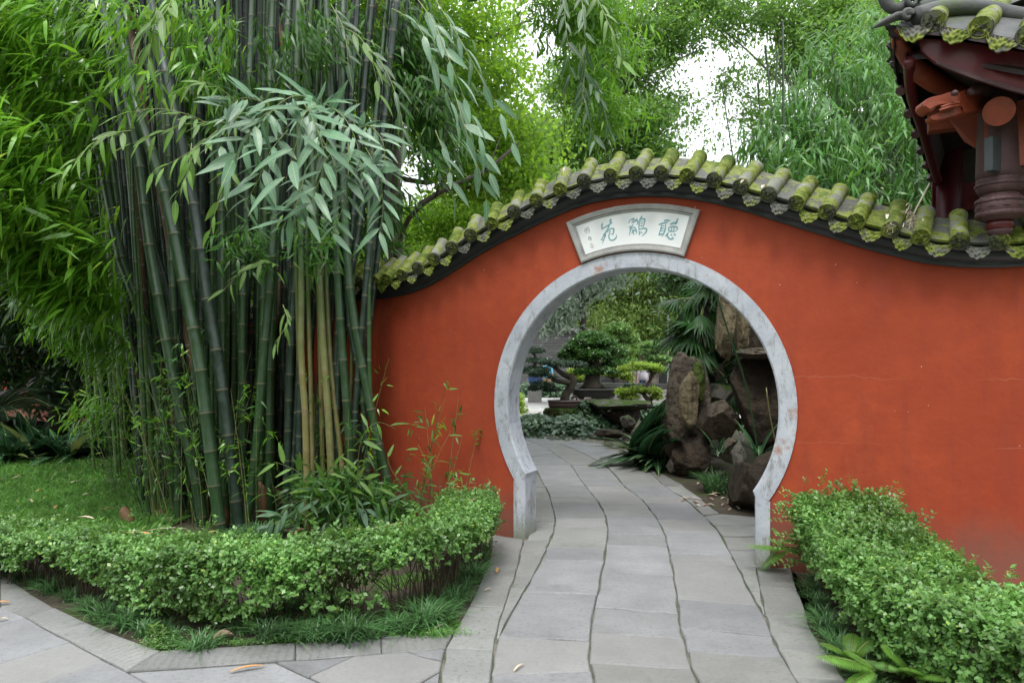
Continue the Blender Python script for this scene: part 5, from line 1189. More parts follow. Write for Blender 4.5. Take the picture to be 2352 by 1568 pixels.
def tree(label, base, trunk, limbs, ells, n, leaf, mat, bark=M_bark, name='broadleaf_tree', cat='tree', **kw):
    """base: world foot; trunk/limbs: [(pts, r0, r1)]"""
    root = empty(name, (0, 0, 0)); root.location = (0, 0, 0); tag(root, label, cat, kw.pop('group', None))
    mb = MB()
    for pts, r0, r1 in [trunk]: p = catmull(pts, .4); k = len(p); mb.tube(p, [r0+(r1-r0)*i/(k-1) for i in range(k)], 10)
    mb.build('trunk', bark, root, True)
    for pts, r0, r1 in limbs:
        mb = MB(); p = catmull(pts, .3); k = len(p); mb.tube(p, [r0+(r1-r0)*i/max(1, k-1) for i in range(k)], 7); mb.build('limb', bark, root, True)
    if n: crown(root, ells, n, leaf, mat, **kw)
    return root
def px(lst, Z): return [P(x, y, Z+(d[0] if d else 0)) for x, y, *d in lst]
def gx(x, Z): return Vector(((x-1176)/1600*Z, Z, -.02))
# big bright tree left of centre, its dark limb crossing above the wall
tree('bright green broadleaf tree spreading left of the wall crest', None, ([gx(905, 14)]+px([(905, 500), (890, 250), (870, 0), (860, -200)], 14), .2, .12),
     [(px([(905, 600, -3), (940, 500, -4), (1040, 425, -4.5), (1110, 395, -4.5), (1190, 330, -4)], 14), .045, .02), (px([(1000, 450, -4.4), (1010, 420, -4.5), (1060, 380, -4.6)], 14), .018, .008), (px([(1110, 395, -4.5), (1130, 370, -4.6), (1150, 310, -4.6)], 14), .015, .006), (px([(900, 400), (980, 420), (1080, 380), (1180, 340), (1260, 270)], 14), .06, .015), (px([(960, 470), (1010, 440), (1100, 430), (1200, 440)], 13), .04, .01), (px([(890, 250), (1000, 150), (1120, 90), (1230, 40)], 14), .07, .02), (px([(880, 200), (960, 60), (1050, -40)], 14), .06, .02)],
     [(1090, 60, 14, 110, 70, 1.6, .8), (1110, 210, 14, 110, 80, 1.5, .9), (1030, 330, 13.5, 120, 60, 1.3, .6), (1180, 330, 13.5, 90, 60, 1.2, .9), (960, 180, 14.5, 130, 130, 1.4), (1100, 420, 13.5, 110, 50, 1.2, .8), (1200, 410, 13, 70, 40, 1, .8), (880, 60, 15, 140, 110, 1.4)], 42000, .11, L_ginkgo, clump=.34)
tree('pale barked slender tree with light green foliage behind the left wall slope', None, ([gx(1020, 18)]+px([(1020, 500), (1015, 380), (1030, 200), (1040, 100)], 18), .11, .06), [(px([(1018, 480), (1060, 420), (1100, 400)], 18), .04, .015)],
     [(1000, 520, 18, 110, 55, 1.5), (900, 560, 17, 90, 70, 1.4), (1090, 480, 17, 90, 40, 1.2), (960, 600, 15, 100, 30, .8, .6)], 22000, .10, L_ginkgo)
# fine-leaved trees against the white sky
tree('tall fine-leaved tree above the plaque with sky between its twigs', None, ([gx(1120, 38)]+px([(1180, 560), (1330, 350), (1375, 200), (1410, 0), (1420, -150)], 38), .26, .14),
     [(px([(1385, 300), (1450, 200), (1530, 150), (1620, 110)], 38), .10, .03), (px([(1385, 260), (1330, 150), (1290, 60)], 38), .10, .03), (px([(1400, 100), (1480, 40), (1560, -20)], 38), .09, .03), (px([(1360, 300), (1440, 330), (1540, 320)], 38), .08, .03)],
     [(1400, 70, 38, 100, 60, 3), (1330, 200, 38, 90, 70, 3), (1430, 170, 38, 100, 50, 3), (1530, 90, 38, 90, 50, 3), (1420, 290, 37, 120, 60, 2.6, 1.3), (1290, 330, 37, 70, 55, 2.5, 1.2), (1510, 250, 38, 50, 50, 2.5, .7), (1500, 350, 37, 60, 30, 2.2, 1), (1560, 10, 38, 110, 30, 2.6, 1), (1240, 420, 38, 90, 50, 2, 1)], 46000, .26, L_mid, ratio=.5, clump=.55)
tree('airy feathery tree right of the white sky gap near the picture top', None, ([gx(1900, 38)]+px([(1850, 330), (1800, 150), (1775, 0)], 38), .2, .1),
     [(px([(1800, 200), (1720, 120), (1650, 60)], 38), .08, .02), (px([(1790, 160), (1840, 90), (1900, 30)], 38), .08, .02), (px([(1780, 60), (1820, 0), (1850, -60)], 38), .08, .02), (px([(1820, 260), (1740, 230), (1690, 200)], 38), .06, .02), (px([(1690, 110), (1640, 60), (1600, 40)], 38), .04, .015)],
     [(1700, 50, 38, 80, 40, 3, .8), (1690, 190, 38, 40, 35, 3, .5), (1850, 120, 38, 90, 60, 3), (1960, 60, 38, 110, 70, 3), (1790, 20, 38, 60, 40, 2.5, .5), (2000, 160, 38, 80, 60, 3), (1880, 40, 38, 70, 40, 2.5), (1640, 5, 38, 60, 25, 3, .7), (1740, 260, 38, 50, 40, 2, .5), (1610, 240, 39, 60, 70, 2, .09), (1650, 320, 39, 50, 30, 2, .10)], 35000, .26, L_mid, ratio=.42, clump=.55)
tree('mid green drooping tree hanging into view above the plaque', None, ([gx(900, 11)]+px([(900, 600), (930, 200), (1000, -100), (1180, -200)], 11), .09, .05), [(px([(1180, -200), (1300, -140), (1345, -20), (1350, 120)], 10.5), .03, .006)],
     [(1340, 40, 10, 80, 60, .6), (1350, 170, 10, 50, 60, .5, .6), (1390, 260, 10, 60, 60, .5, .6), (1300, 130, 10.2, 30, 60, .5, .3), (1420, 120, 10.2, 40, 60, .5, .4), (1260, 20, 10.2, 50, 40, .5, .4)], 4200, .17, L_bamlime, kind='bam', ratio=.17, clump=.2, drift=(.1, 0, -.7), per=10, name='crown')
# bamboo stand behind the right half of the wall
st = empty('bamboo_stand', (0, 0, 0)); tag(st, 'dense leafy bamboo thicket behind the right half of the wall', 'bamboo')
for i in range(26):
    Z = rng.uniform(9.5, 12); xx = rng.uniform(1730, 2180); b_ = gx(xx, Z); lean = rng.normal(-.1, .15)
    pts = [b_+Vector((lean*(j/5)**1.4*2, 0, j*1.25)) for j in range(6)]; rr_ = rng.uniform(.015, .028)
    link('culm', culm_mesh('culm', pts, rr_, rr_*.6, n=6, mat=C_green), parent=st)
def massr(owner, boxes, n, mat, length, drift, k=6, **kw): return mass(owner, boxes, n, mat, length, drift, k, **kw)
_bx = [(1830, 230, 10, 60, 70, .5, .6), (1790, 380, 9.6, 80, 60, .5, .8), (1930, 400, 9.6, 90, 70, .6, 1), (2050, 270, 10.2, 90, 90, .7, 1), (2110, 430, 10.0, 80, 80, .6, 1), (1960, 170, 10.6, 80, 60, .7, .8), (1755, 300, 9.8, 40, 40, .4, .3), (1890, 300, 9.8, 70, 50, .5, .8), (2160, 380, 10, 60, 110, .6, .5), (2010, 60, 11, 80, 60, .6, .6), (2100, 140, 11, 70, 70, .6, .6), (1720, 440, 9.6, 40, 30, .4, .3), (1870, 120, 11, 50, 40, .5, .35), (1850, 470, 9.4, 80, 30, .4, .4)]
massr(st, _bx, 150, L_standbam, .21, (-.05, -.1, -.8), spread=.65, ratio=.14, twig=.4)
massr(st, [(1950, 320, 11.5, 180, 170, .5, 1), (2080, 470, 11, 150, 80, .5, .6)], 500, L_dark, .22, (0, 0, -.9), spread=.6)
# background wood: single trees one can tell apart, then the far mass
def simple_tree(label, x, Z, ytop, w, n, mat, leaf, bark=M_bark, ells=None, cat='tree', grp=None, **kw):
    f = gx(x, Z); top = P(x, ytop, Z); H = top.z
    tr = [f, f+Vector((.1, 0, H*.3)), f+Vector((-.1, 0, H*.6)), f+Vector((0, 0, H*.92))]
    lim = []
    for j in range(5):
        s = -1 if j % 2 else 1; z = H*(.35+.11*j); q = f+Vector((0, 0, z)); lim.append(([q, q+Vector((s*w/1600*Z*.4, random.uniform(-.5, .5), .4)), q+Vector((s*w/1600*Z*.75, random.uniform(-.6, .6), .9))], .05, .015))
    r0 = max(.06, H*.014)
    return tree(label, None, (tr, r0, r0*.4), lim, ells or [(x, ytop+(825-ytop)*.25, Z, w, (825-ytop)*.25, w/1600*Z*.7), (x, ytop+(825-ytop)*.6, Z, w*1.1, (825-ytop)*.3, w/1600*Z*.8)], n, leaf, mat, bark, group=grp, **kw)
TB = 'trees of the wood beyond the garden'
for lab, x, Z, yt, w, n, mat, lf in [
  ('bright green tree behind the crest of the wall', 1190, 40, 240, 110, 18000, L_ginkgo, .28), ('mid green tree right behind the wall crest', 1470, 41, 330, 110, 16000, L_mid, .28), ('rounded green tree just left of the white sky gap', 1340, 43, 260, 120, 18000, L_mid, .28),
  ('bright tree seen between bamboo culms and wall slope', 760, 20, -60, 140, 26000, L_ginkgo, .13), ('leafy tree behind the upper bamboo clump', 560, 19, -120, 160, 22000, L_mid, .14), ('tree behind the left side of the bamboo', 300, 20, -120, 180, 22000, L_dark, .15), ('dark tree at the far left edge', 40, 20, -100, 180, 20000, L_dark, .15),
  ('green tree behind the thicket at right', 1720, 42, 400, 70, 7000, L_mid, .3), ('tall tree behind the pavilion corner', 2060, 26, -60, 130, 14000, L_mid, .14), ('hazy pale tree above the wall crest right of the hanging leaves', 1600, 44, 400, 50, 5000, L_mid, .3)]:
    simple_tree(lab, x, Z, yt, w, n, mat, lf, grp=TB)
# conifers and the grey-leaved tree seen through the gate
for lab, x, Z, yt, w, n in [('feathery conifer behind the middle of the round gate', 1450, 32.5, 560, 75, 26000), ('brown-green conifer right of the gate centre', 1540, 32.8, 540, 70, 22000), ('conifer left of the gate centre behind the grey-leaved tree', 1375, 40, 570, 70, 15000), ('conifer at the left rim of the gate opening', 1260, 38, 600, 80, 15000)]:
    f = gx(x, Z)
    simple_tree(lab, x, Z, yt, w, n, L_conif, .22, M_barkdark, grp=TB, name='conifer', ells=[(x, 640, Z, w, 60, 1.5), (x, 740, Z, w*1.05, 60, 1.6), (x, 805, Z, w*.95, 26, 1.2, .8)], ratio=.3, clump=.4)
tree('grey-leaved tree with whitish foliage in the upper left of the gate opening', None, ([gx(1330, 26)]+px([(1335, 800), (1340, 730), (1330, 640), (1350, 560)], 26), .16, .08), [(px([(1338, 740), (1290, 700), (1250, 680)], 26), .06, .02), (px([(1335, 700), (1390, 660), (1420, 640)], 26), .06, .02)],
     [(1290, 700, 26, 34, 26, 1.0), (1265, 738, 25.5, 34, 18, .8), (1385, 640, 25.5, 36, 20, 1.0), (1340, 650, 26, 30, 20, .9)], 4200, .20, L_grey, kind='bam', ratio=.42, clump=.4, bark=M_barkdark)
tree('dark-trunked tree behind the upper right of the gate opening', None, ([gx(1600, 17)]+px([(1600, 760), (1590, 680), (1600, 600), (1610, 500)], 17), .14, .08), [], [(1590, 640, 17, 40, 30, .8), (1560, 600, 18, 40, 30, .8)], 7000, .12, L_dark, bark=M_barkdark)
fw = crown(None, [(1000, 600, 56, 900, 130, 5), (1500, 660, 58, 420, 150, 5), (200, 420, 50, 600, 320, 5), (2300, 520, 50, 700, 260, 5)], 120000, .6, L_mid, clump=1.3, per=40, name='far_wood')
tag(fw, 'far wood closing the view between the nearer trees', 'wood', kind='stuff')
nw = crown(None, [(1230, 470, 22, 230, 60, 2), (900, 640, 19, 160, 70, 2), (700, 600, 18, 180, 120, 1.5), (1450, 520, 24, 200, 60, 2), (350, 700, 17, 240, 160, 1.5)], 60000, .17, L_mid, clump=.5, name='undergrowth')
tag(nw, 'green undergrowth rising behind the wall', 'undergrowth', kind='stuff')
# unseen canopy added outside the frame top to keep the garden shaded
cp = crown(None, [(600, -420, 9, 900, 90, 3), (300, -300, 13, 700, 120, 3)], 20000, .26, L_dark, clump=.6, name='shade_canopy'); tag(cp, 'high canopy added unseen to shade the bamboo', 'shade_canopy', kind='stuff')

dk = crown(None, [(60, 380, 13, 240, 120, 1.2), (-250, 500, 11, 200, 250, 1.2), (250, 560, 12.5, 140, 80, .8), (100, 600, 12.5, 200, 70, .8)], 26000, .3, L_dark, kind='bam', ratio=.22, name='shade_foliage', clump=.45); tag(dk, 'dark foliage added overhead to deepen the shade at the far left', 'foliage', kind='stuff')  # dark leaf mass added to shade the back of the lawn
# unseen trees added behind the viewer to block low sky light
cs_ = []
for X_, Y_, H_ in [(-13, -7, 8), (-8, -11, 9), (-2, -13, 9), (4, -12, 8), (9, -9, 9), (13, -3, 8), (-15, -1, 8), (11, 1, 6)]:
    m = 60; q = unit(rnd(m, 3))*rng.uniform(0, 1, (m, 1))**.4; cs_.append(np.array([X_, Y_, H_*.55])+q*np.array([3.2, 2.2, H_*.5]))
cs_ = np.repeat(np.concatenate(cs_), 34, 0); cs_ = cs_+rnd(len(cs_), 3)*.7; m = len(cs_)
bt = leaf_cloud('rear_shade_trees', L_mid, cs_, unit(rnd(m, 3)), unit(rnd(m, 3)+np.array([0, 0, 1.])), np.full(m, .55), np.full(m, .4), None, 'dia'); tag(bt, 'unseen belt of trees added behind the viewer to block low sky light', 'trees', kind='stuff')
# ------------------------------------------------------------------ dark planting behind the lawn
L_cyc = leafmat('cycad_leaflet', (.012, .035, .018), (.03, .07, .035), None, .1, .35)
def cycad(loc, label, n=26, L=1.3):
    root = empty('cycad', loc); tag(root, label, 'cycad')
    mb = MB(); mb.tube([(0, 0, 0), (0, 0, .3), (.02, 0, .75)], [.16, .19, .14], 10); mb.build('trunk', M_barkdark, root)
    for i in range(n):
        az = i*2.4; el = R(random.uniform(15, 70)); ln = L*random.uniform(.8, 1.1); d = Vector((math.cos(az)*math.cos(el), math.sin(az)*math.cos(el), math.sin(el)))
        pts = [Vector((0, 0, .72))+d*ln*f+Vector((0, 0, -.55*ln*f*f)) for f in np.linspace(0, 1, 12)]
        mb = MB(); mb.tube(pts, [.01*(1-.8*f) for f in np.linspace(0, 1, 12)], 4, caps=False); fr = mb.build('frond', M_gtwig, root)
        b_ = []; dd = []; up = []; Ls = []
        for f in np.linspace(.12, .99, 34):
            p = catm(pts, f*.999); t = (catm(pts, min(.999, f+.04))-catm(pts, max(0, f-.04))).normalized(); s = t.cross(Vector((0, 0, 1)))
            if s.length < .1: s = Vector((1, 0, 0))
            s.normalize()
            for sg in (1, -1): b_.append(tuple(p)); dd.append(tuple(s*sg+t*.5+Vector((0, 0, .25)))); up.append(tuple(s.cross(t))); Ls.append(.17*ln*math.sin(math.pi*(.1+.85*f))**.6)
        Ls = np.array(Ls); leaf_cloud('leaflets', L_cyc, b_, dd, up, Ls, Ls*.09, fr, 'bam')
cycad(gx(-10, 11.5), 'dark cycad at the left picture edge in deep shade'); cycad(gx(130, 13), 'dark cycad deeper in the shade beside the lawn'); cycad(gx(260, 13.5), 'dark cycad half hidden behind the thin culms', 20)
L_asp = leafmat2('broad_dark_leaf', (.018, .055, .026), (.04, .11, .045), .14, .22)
LMA = [leaf_me(b_, w, L_asp, 7) for b_, w in ((.5, .24), (.8, .22), (.3, .25), (1.1, .2))]
LMB = [leaf_me(b_, w, L_asp, 8) for b_, w in ((1.0, .27), (1.4, .25), (.7, .28), (1.7, .24))]
L_aspy = leafmat2('yellowing_broad_leaf', (.12, .2, .04), (.2, .24, .07), .25, .3); LMY = [leaf_me(.6, .22, L_aspy, 7)]
def clump_plant(name, loc, n, L, label, cat, leaves=LMA, alt=LMY, altp=.08, spread=1.0, base_r=.12, dirb=(0, 0), wf=1.0):
    root = empty(name, loc); tag(root, label, cat)
    for i in range(n):
        az = random.uniform(0, 6.28); el = R(random.uniform(35, 80)); ll = L*random.uniform(.7, 1.15)
        d = Vector((math.cos(az)*math.cos(el)*spread+dirb[0], math.sin(az)*math.cos(el)*spread+dirb[1], math.sin(el))).normalized(); s = Vector((0, 0, 1)).cross(d).normalized(); u_ = d.cross(s)
        if wf > 1.2 and i % 3 == 0: ll *= 1.45; d = Vector((d.x*.45, d.y*.5, 1)).normalized(); s = Vector((1, .2, 0)).normalized(); u_ = d.cross(s).normalized()
        p = Vector((math.cos(az)*base_r*random.random(), math.sin(az)*base_r*random.random(), random.uniform(0, .08)))
        lo = bpy.data.objects.new('leaf', random.choice(alt if random.random() < altp else leaves)); COL.objects.link(lo); lo.parent = root
        w = ll*random.uniform(.75, 1.05)*wf
        lo.matrix_local = Matrix(((d.x*ll, s.x*w, u_.x*ll, p.x), (d.y*ll, s.y*w, u_.y*ll, p.y), (d.z*ll, s.z*w, u_.z*ll, p.z), (0, 0, 0, 1)))
    return root
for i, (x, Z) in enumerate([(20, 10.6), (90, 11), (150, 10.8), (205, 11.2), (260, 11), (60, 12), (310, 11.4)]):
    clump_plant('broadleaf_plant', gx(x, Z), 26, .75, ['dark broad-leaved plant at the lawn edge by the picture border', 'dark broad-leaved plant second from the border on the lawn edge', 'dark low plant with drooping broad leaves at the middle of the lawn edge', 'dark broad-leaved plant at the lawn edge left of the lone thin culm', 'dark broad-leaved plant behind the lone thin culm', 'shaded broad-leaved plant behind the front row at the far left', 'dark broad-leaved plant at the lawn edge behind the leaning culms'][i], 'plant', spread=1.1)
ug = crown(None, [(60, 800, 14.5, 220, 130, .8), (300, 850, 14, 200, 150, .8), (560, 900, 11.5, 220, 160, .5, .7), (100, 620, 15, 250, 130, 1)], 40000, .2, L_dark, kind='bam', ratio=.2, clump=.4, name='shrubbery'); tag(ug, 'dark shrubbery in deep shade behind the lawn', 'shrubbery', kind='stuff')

# ------------------------------------------------------------------ the garden seen through the gate
def rock(loc, size, label, mat, seed=0, cuts=14, amp=.16, sub=5, rot=0, name='rock', cat='rock', flat_top=None, taper=0, sharp=.62, parent=None):
    rs = random.Random(seed*13+5); bm = bmesh.new(); bmesh.ops.create_icosphere(bm, subdivisions=sub, radius=1)
    pl = []
    for i in range(cuts):
        n_ = Vector((rs.gauss(0, 1), rs.gauss(0, 1), rs.gauss(0, .8))).normalized(); pl.append((n_, rs.uniform(sharp*.9, .9)))
    for v in bm.verts:
        p = v.co.copy()
        s = Vector((seed*3.1, seed*1.7, 0)); f = noise.fractal(p*1.3+s, 1, 2, 4)*amp*1.6
        p *= 1+f
        for n_, dd in pl:
            q = p.dot(n_)-dd
            if q > 0: p -= n_*q*.92
        p *= 1+(noise.ridged_multi_fractal(p*3.2+s, .9, 2.1, 4, 1, 2)-.9)*.028+noise.noise(p*11+s)*.012
        w = 1-taper*max(0, -p.z*.5+.5) if taper > 0 else 1+taper*max(0, p.z*.5+.5)
        p = Vector((p.x*size[0]*w, p.y*size[1]*w, p.z*size[2]))
        if flat_top and p.z > size[2]*flat_top: p.z = size[2]*flat_top+(p.z-size[2]*flat_top)*.15
        v.co = p
    bb = [(min(v.co[i] for v in bm.verts), max(v.co[i] for v in bm.verts)) for i in range(3)]
    for v in bm.verts:
        for i in range(3): v.co[i] = ((v.co[i]-bb[i][0])/(bb[i][1]-bb[i][0])*2-1)*size[i]
    me = bm_mesh(name, bm, True); o = link(name, me, mat, parent); o.location = loc; o.rotation_euler.z = rot
    return tag(o, label, cat) if label else o
def rock_mat(name, a, b_, c_, moss=.6, crack=True):
    m, n, l, b = nodes(name); tc = n.new('ShaderNodeTexCoord'); v = tc.outputs['Object']; g = n.new('ShaderNodeNewGeometry'); sp = n.new('ShaderNodeSeparateXYZ'); l.new(g.outputs['Normal'], sp.inputs[0])
    t = tex(n, l, 'ShaderNodeTexNoise', 2.2, v, Detail=9, Roughness=.68); c = mixc(n, l, ramp(n, l, t.outputs['Fac'], .35, .65), a, b_)
    t2 = tex(n, l, 'ShaderNodeTexNoise', 9, v, Detail=9, Roughness=.72); c = mixc(n, l, ramp(n, l, t2.outputs['Fac'], .46, .62), c, c_)
    mp = n.new('ShaderNodeMapping'); mp.inputs['Scale'].default_value = (5, 5, .8); l.new(v, mp.inputs['Vector']); t5 = tex(n, l, 'ShaderNodeTexNoise', 1.6, mp.outputs[0], Detail=8, Roughness=.7); c = mixc(n, l, ramp(n, l, t5.outputs['Fac'], .52, .68), c, tuple(x*.35 for x in c_))
    t6 = tex(n, l, 'ShaderNodeTexNoise', 16, v, Detail=6, Roughness=.8); c = mixc(n, l, ramp(n, l, t6.outputs['Fac'], .62, .72), c, tuple(min(.5, x*1.5+.03) for x in b_))
    t3 = tex(n, l, 'ShaderNodeTexNoise', 3.2, v, Detail=9, Roughness=.7)
    s = n.new('ShaderNodeMath'); s.operation = 'MULTIPLY_ADD'; s.inputs[1].default_value = .35; l.new(sp.outputs['Z'], s.inputs[0]); l.new(t3.outputs['Fac'], s.inputs[2])
    c = mixc(n, l, ramp(n, l, s.outputs[0], 1.0-.3*moss, 1.12-.3*moss), c, (.055, .10, .015))
    l.new(c, b.inputs['Base Color']); b.inputs['Roughness'].default_value = .85; b.inputs['Specular IOR Level'].default_value = .25
    tb = tex(n, l, 'ShaderNodeTexNoise', 7, v, Detail=12, Roughness=.7); vo = tex(n, l, 'ShaderNodeTexVoronoi', 9, v)
    q = n.new('ShaderNodeMath'); q.operation = 'MULTIPLY_ADD'; q.inputs[1].default_value = -.35; l.new(vo.outputs['Distance'], q.inputs[0]); l.new(tb.outputs['Fac'], q.inputs[2]); bump(n, l, b, q.outputs[0], 1.0, .13); return m
R_brown = rock_mat('brown_rock', (.085, .07, .052), (.20, .16, .115), (.04, .035, .028), .62)
R_dark = rock_mat('dark_rock', (.045, .035, .024), (.085, .062, .04), (.03, .025, .02), .35)  # grotto shade put into this darker rock colour
R_ochre = rock_mat('ochre_pitted_rock', (.19, .16, .09), (.26, .215, .125), (.11, .09, .055), .25)
R_grey = rock_mat('grey_mossy_rock', (.13, .125, .105), (.2, .19, .16), (.08, .08, .065), .9)
R_pale = rock_mat('pale_flat_rock', (.24, .23, .19), (.33, .31, .26), (.17, .16, .13), .5)
def RK(x, y, Z, wx, hy, label, mat, seed, dz=.5, **kw):      # a rock by its centre and half size in photo px
    c = P(x, y, Z); return rock(c, (wx/1600*Z, dz, hy/1600*Z), label, mat, seed, **kw)
RK(1574, 945, 10.0, 58, 138, 'tall standing brown rock with a blunt top beside the path', R_brown, 3, .4, cuts=8, amp=.10, rot=.3, taper=.0, sharp=.7)
RK(1583, 918, 9.4, 24, 66, 'ochre spindle-shaped stone leaning on the tall brown rock', R_ochre, 8, .10, cuts=6, amp=.05, sharp=.55)
RK(1603, 880, 9.6, 18, 50, 'narrow mossy shard behind the ochre spindle stone', rock_mat('mossy_shard', (.08, .11, .03), (.1, .14, .02), (.05, .08, .015), 1.6), 9, .12, cuts=6, amp=.08)
RK(1658, 965, 9.2, 40, 50, 'rough grey-brown boulder right of the standing rock', R_brown, 5, .35, amp=.2)
RK(1650, 905, 11, 42, 26, 'mossy dark boulder behind the rough grey-brown one', R_grey, 6, .4)
RK(1583, 1045, 9.6, 46, 46, 'dark rounded boulder at the foot of the standing rock', R_dark, 7, .35)
RK(1549, 1068, 9.8, 20, 20, 'small squared grey stone beside the broad-leaved plant', R_pale, 4, .2, sharp=.55)
RK(1682, 1035, 8.4, 26, 30, 'squared dark brown stone in front of the rough boulder', R_brown, 11, .2, sharp=.55)
RK(1700, 1060, 8.0, 16, 50, 'mossy slanting splinter rock', R_grey, 12, .12, sharp=.5)
RK(1715, 1120, 7.5, 34, 62, 'dark pointed rock close to the right gate post', R_dark, 13, .3, sharp=.5)
RK(1765, 1120, 7.2, 46, 82, 'large dark brown rock cut by the gate frame', R_dark, 14, .35, sharp=.55)
RK(1668, 735, 9.3, 24, 95, 'pale knobbly stalagmite-like rock high at the right of the opening', R_ochre, 15, .25, amp=.25)
RK(1705, 755, 9.6, 15, 75, 'yellowish tall stone next to the knobbly rock', R_ochre, 16, .2, cuts=5)
RK(1750, 930, 8.9, 72, 125, 'big dark brown slab rock of the grotto', R_dark, 17, .3, cuts=8, sharp=.6, amp=.08)
RK(1752, 812, 8.7, 62, 14, 'flat capstone lying on the dark slab rock', R_brown, 18, .35, cuts=5)
RK(1790, 780, 10.0, 85, 180, 'massive dark grotto rock added behind the slab for its shade', R_dark, 19, .6)  # rock mass put in so that the grotto lies dark
RK(1850, 900, 9.4, 80, 260, 'dark grotto wall rock hidden mostly by the gate frame', R_dark, 20, 1.0)
rock(Vector((5.6, 10.2, 1.6)), (1.9, 1.2, 2.6), 'unseen grotto rock mass added beyond the gate frame to deepen the shade', R_dark, 21)  # unseen rock added to deepen the grotto's shade
# stone table, its foot, the small rocks at the path edge
RK(1425, 931, 15, 70, 12, 'broad flat stone table slab in front of the big pot', R_grey, 22, .7, cuts=8, amp=.10, flat_top=.55)
RK(1428, 962, 15, 44, 34, 'dark narrow foot stone carrying the table slab', R_dark, 23, .4, taper=.55)
RK(1441, 967, 14, 18, 15, 'grey rounded boulder left of the broad-leaved plant', R_grey, 24, .2)
RK(1402, 996, 13.6, 38, 10, 'low dark flat rock below the stone table', R_dark, 25, .3)
RK(1292, 952, 15.6, 46, 17, 'mossy green stand rock under the oval brown pot', rock_mat('moss_covered_rock', (.07, .10, .02), (.10, .13, .03), (.09, .08, .05), 1.5), 26, .45, flat_top=.4)
RK(1358, 935, 17, 36, 22, 'brown block under the long dark pot', R_brown, 27, .4)
for i, (x, y, w, h) in enumerate([(1290, 1004, 60, 5), (1390, 1014, 60, 6), (1460, 1022, 50, 6), (1240, 996, 40, 4), (1430, 1030, 40, 4)]):
    g = G(x, y); rock(Vector((g.x, g.y, .0)), (w/1600*g.y, .35, .045), ['long flat pale stone at the far path edge', 'flat pale stone with moss below the stone table', 'flat pale stone reaching the broad-leaved plant', 'flat mossy stone at the left rim of the path bend', 'small flat stone between path and big leaves'][i], R_pale, 30+i, cuts=4, amp=.06, rot=-.25)
# pots
M_pot1 = plain('brown_glazed_pot', (.07, .045, .045), (.11, .07, .07), 6, .35, .1, 30)
M_pot2 = plain('dark_grey_pot', (.035, .037, .035), (.055, .055, .05), 6, .45, .2, 30)
M_potb = plain('blue_glazed_pot', (.03, .07, .20), (.05, .11, .28), 6, .25, .1, 30)
M_potg = plain('grey_stone_pot', (.14, .15, .15), (.2, .21, .2), 6, .6, .2, 30)
M_bonsai = plain('bonsai_bark', (.035, .03, .022), (.085, .07, .05), 9, .9, .9, 30, .02, third=(.05, .08, .02), tlo=.6, thi=.75)
def lobe(q): return 1+.05*abs(math.cos(q*3))
def pot(root, c, w, h, mat, kind='oval', d=.6):
    mb = MB()
    prof = [(.72, 0), (.86, .06), (.98, .35), (1.0, .6), (.97, .74), (1.03, .78), (1.03, 1.0), (.93, 1.0), (.9, .84)] if kind == 'oval' else ([(.86, 0), (.90, .1), (.96, .75), (1.03, .86), (1.03, 1.0), (.95, 1.0), (.93, .85)] if kind == 'tray' else [(.6, 0), (.8, .1), (.97, .5), (1.0, .85), (1.06, .9), (1.06, 1), (.92, 1), (.9, .88)])
    if kind == 'tray':
        fn = lambda q: 1/max(abs(math.cos(q))**6+abs(math.sin(q))**6, 1e-9)**(1/6)
    else: fn = lobe if kind == 'oval' else None
    mb.lathe((0, 0, 0), [(r*w, z*h) for r, z in prof], 40, 0, fn)
    mb.V = [(x, y*d, z) for x, y, z in mb.V]
    o = mb.build('pot', mat, root, True, loc=c)
    mf = MB()
    for sx in (-.55, .55): mf.box((sx*w, -d*w*.55, -.025), (w*.22, w*.12, .05)); mf.box((sx*w, d*w*.5, -.025), (w*.22, w*.12, .05))
    for i in range(4): pass
    mf.build('pot_feet', mat, o)
    ms = MB(); ms.lathe((0, 0, 0), [(w*.9, h*.86), (w*.5, h*.97), (w*.1, h*1.0)], 24, 0, fn); ms.V = [(x, y*d, z) for x, y, z in ms.V]; ms.build('pot_soil', M_soil, o); return o
def pads(owner, lst, n, leaf, mat, ratio=.6, kind='dia'):
    tot = sum(e[3]*e[4] for e in lst); B = []
    for x, y, Z, rx, ry in lst:
        m = int(n*rx*ry/tot); q = unit(rnd(m, 3))*rng.uniform(.2, 1, (m, 1))**.35; q[:, 2] = np.where(q[:, 2] < 0, q[:, 2]*.6, q[:, 2]); c = P(x, y, Z)
        lump = np.array([noise.noise(Vector(tuple(a*3))) for a in q]); q *= (1+.35*lump)[:, None]
        B.append(np.array(c)+q*np.array([rx/1600*Z, rx/1600*Z*.75, ry/1600*Z]))
    b_ = np.concatenate(B); m = len(b_); d = unit(rnd(m, 3)+np.array([0, 0, .1])); up = unit(rnd(m, 3)*.5+np.array([0, -.4, 1])); L = leaf*rng.uniform(.6, 1.3, m)
    return leaf_cloud('foliage', mat, b_, d, up, L, L*ratio, owner, kind)
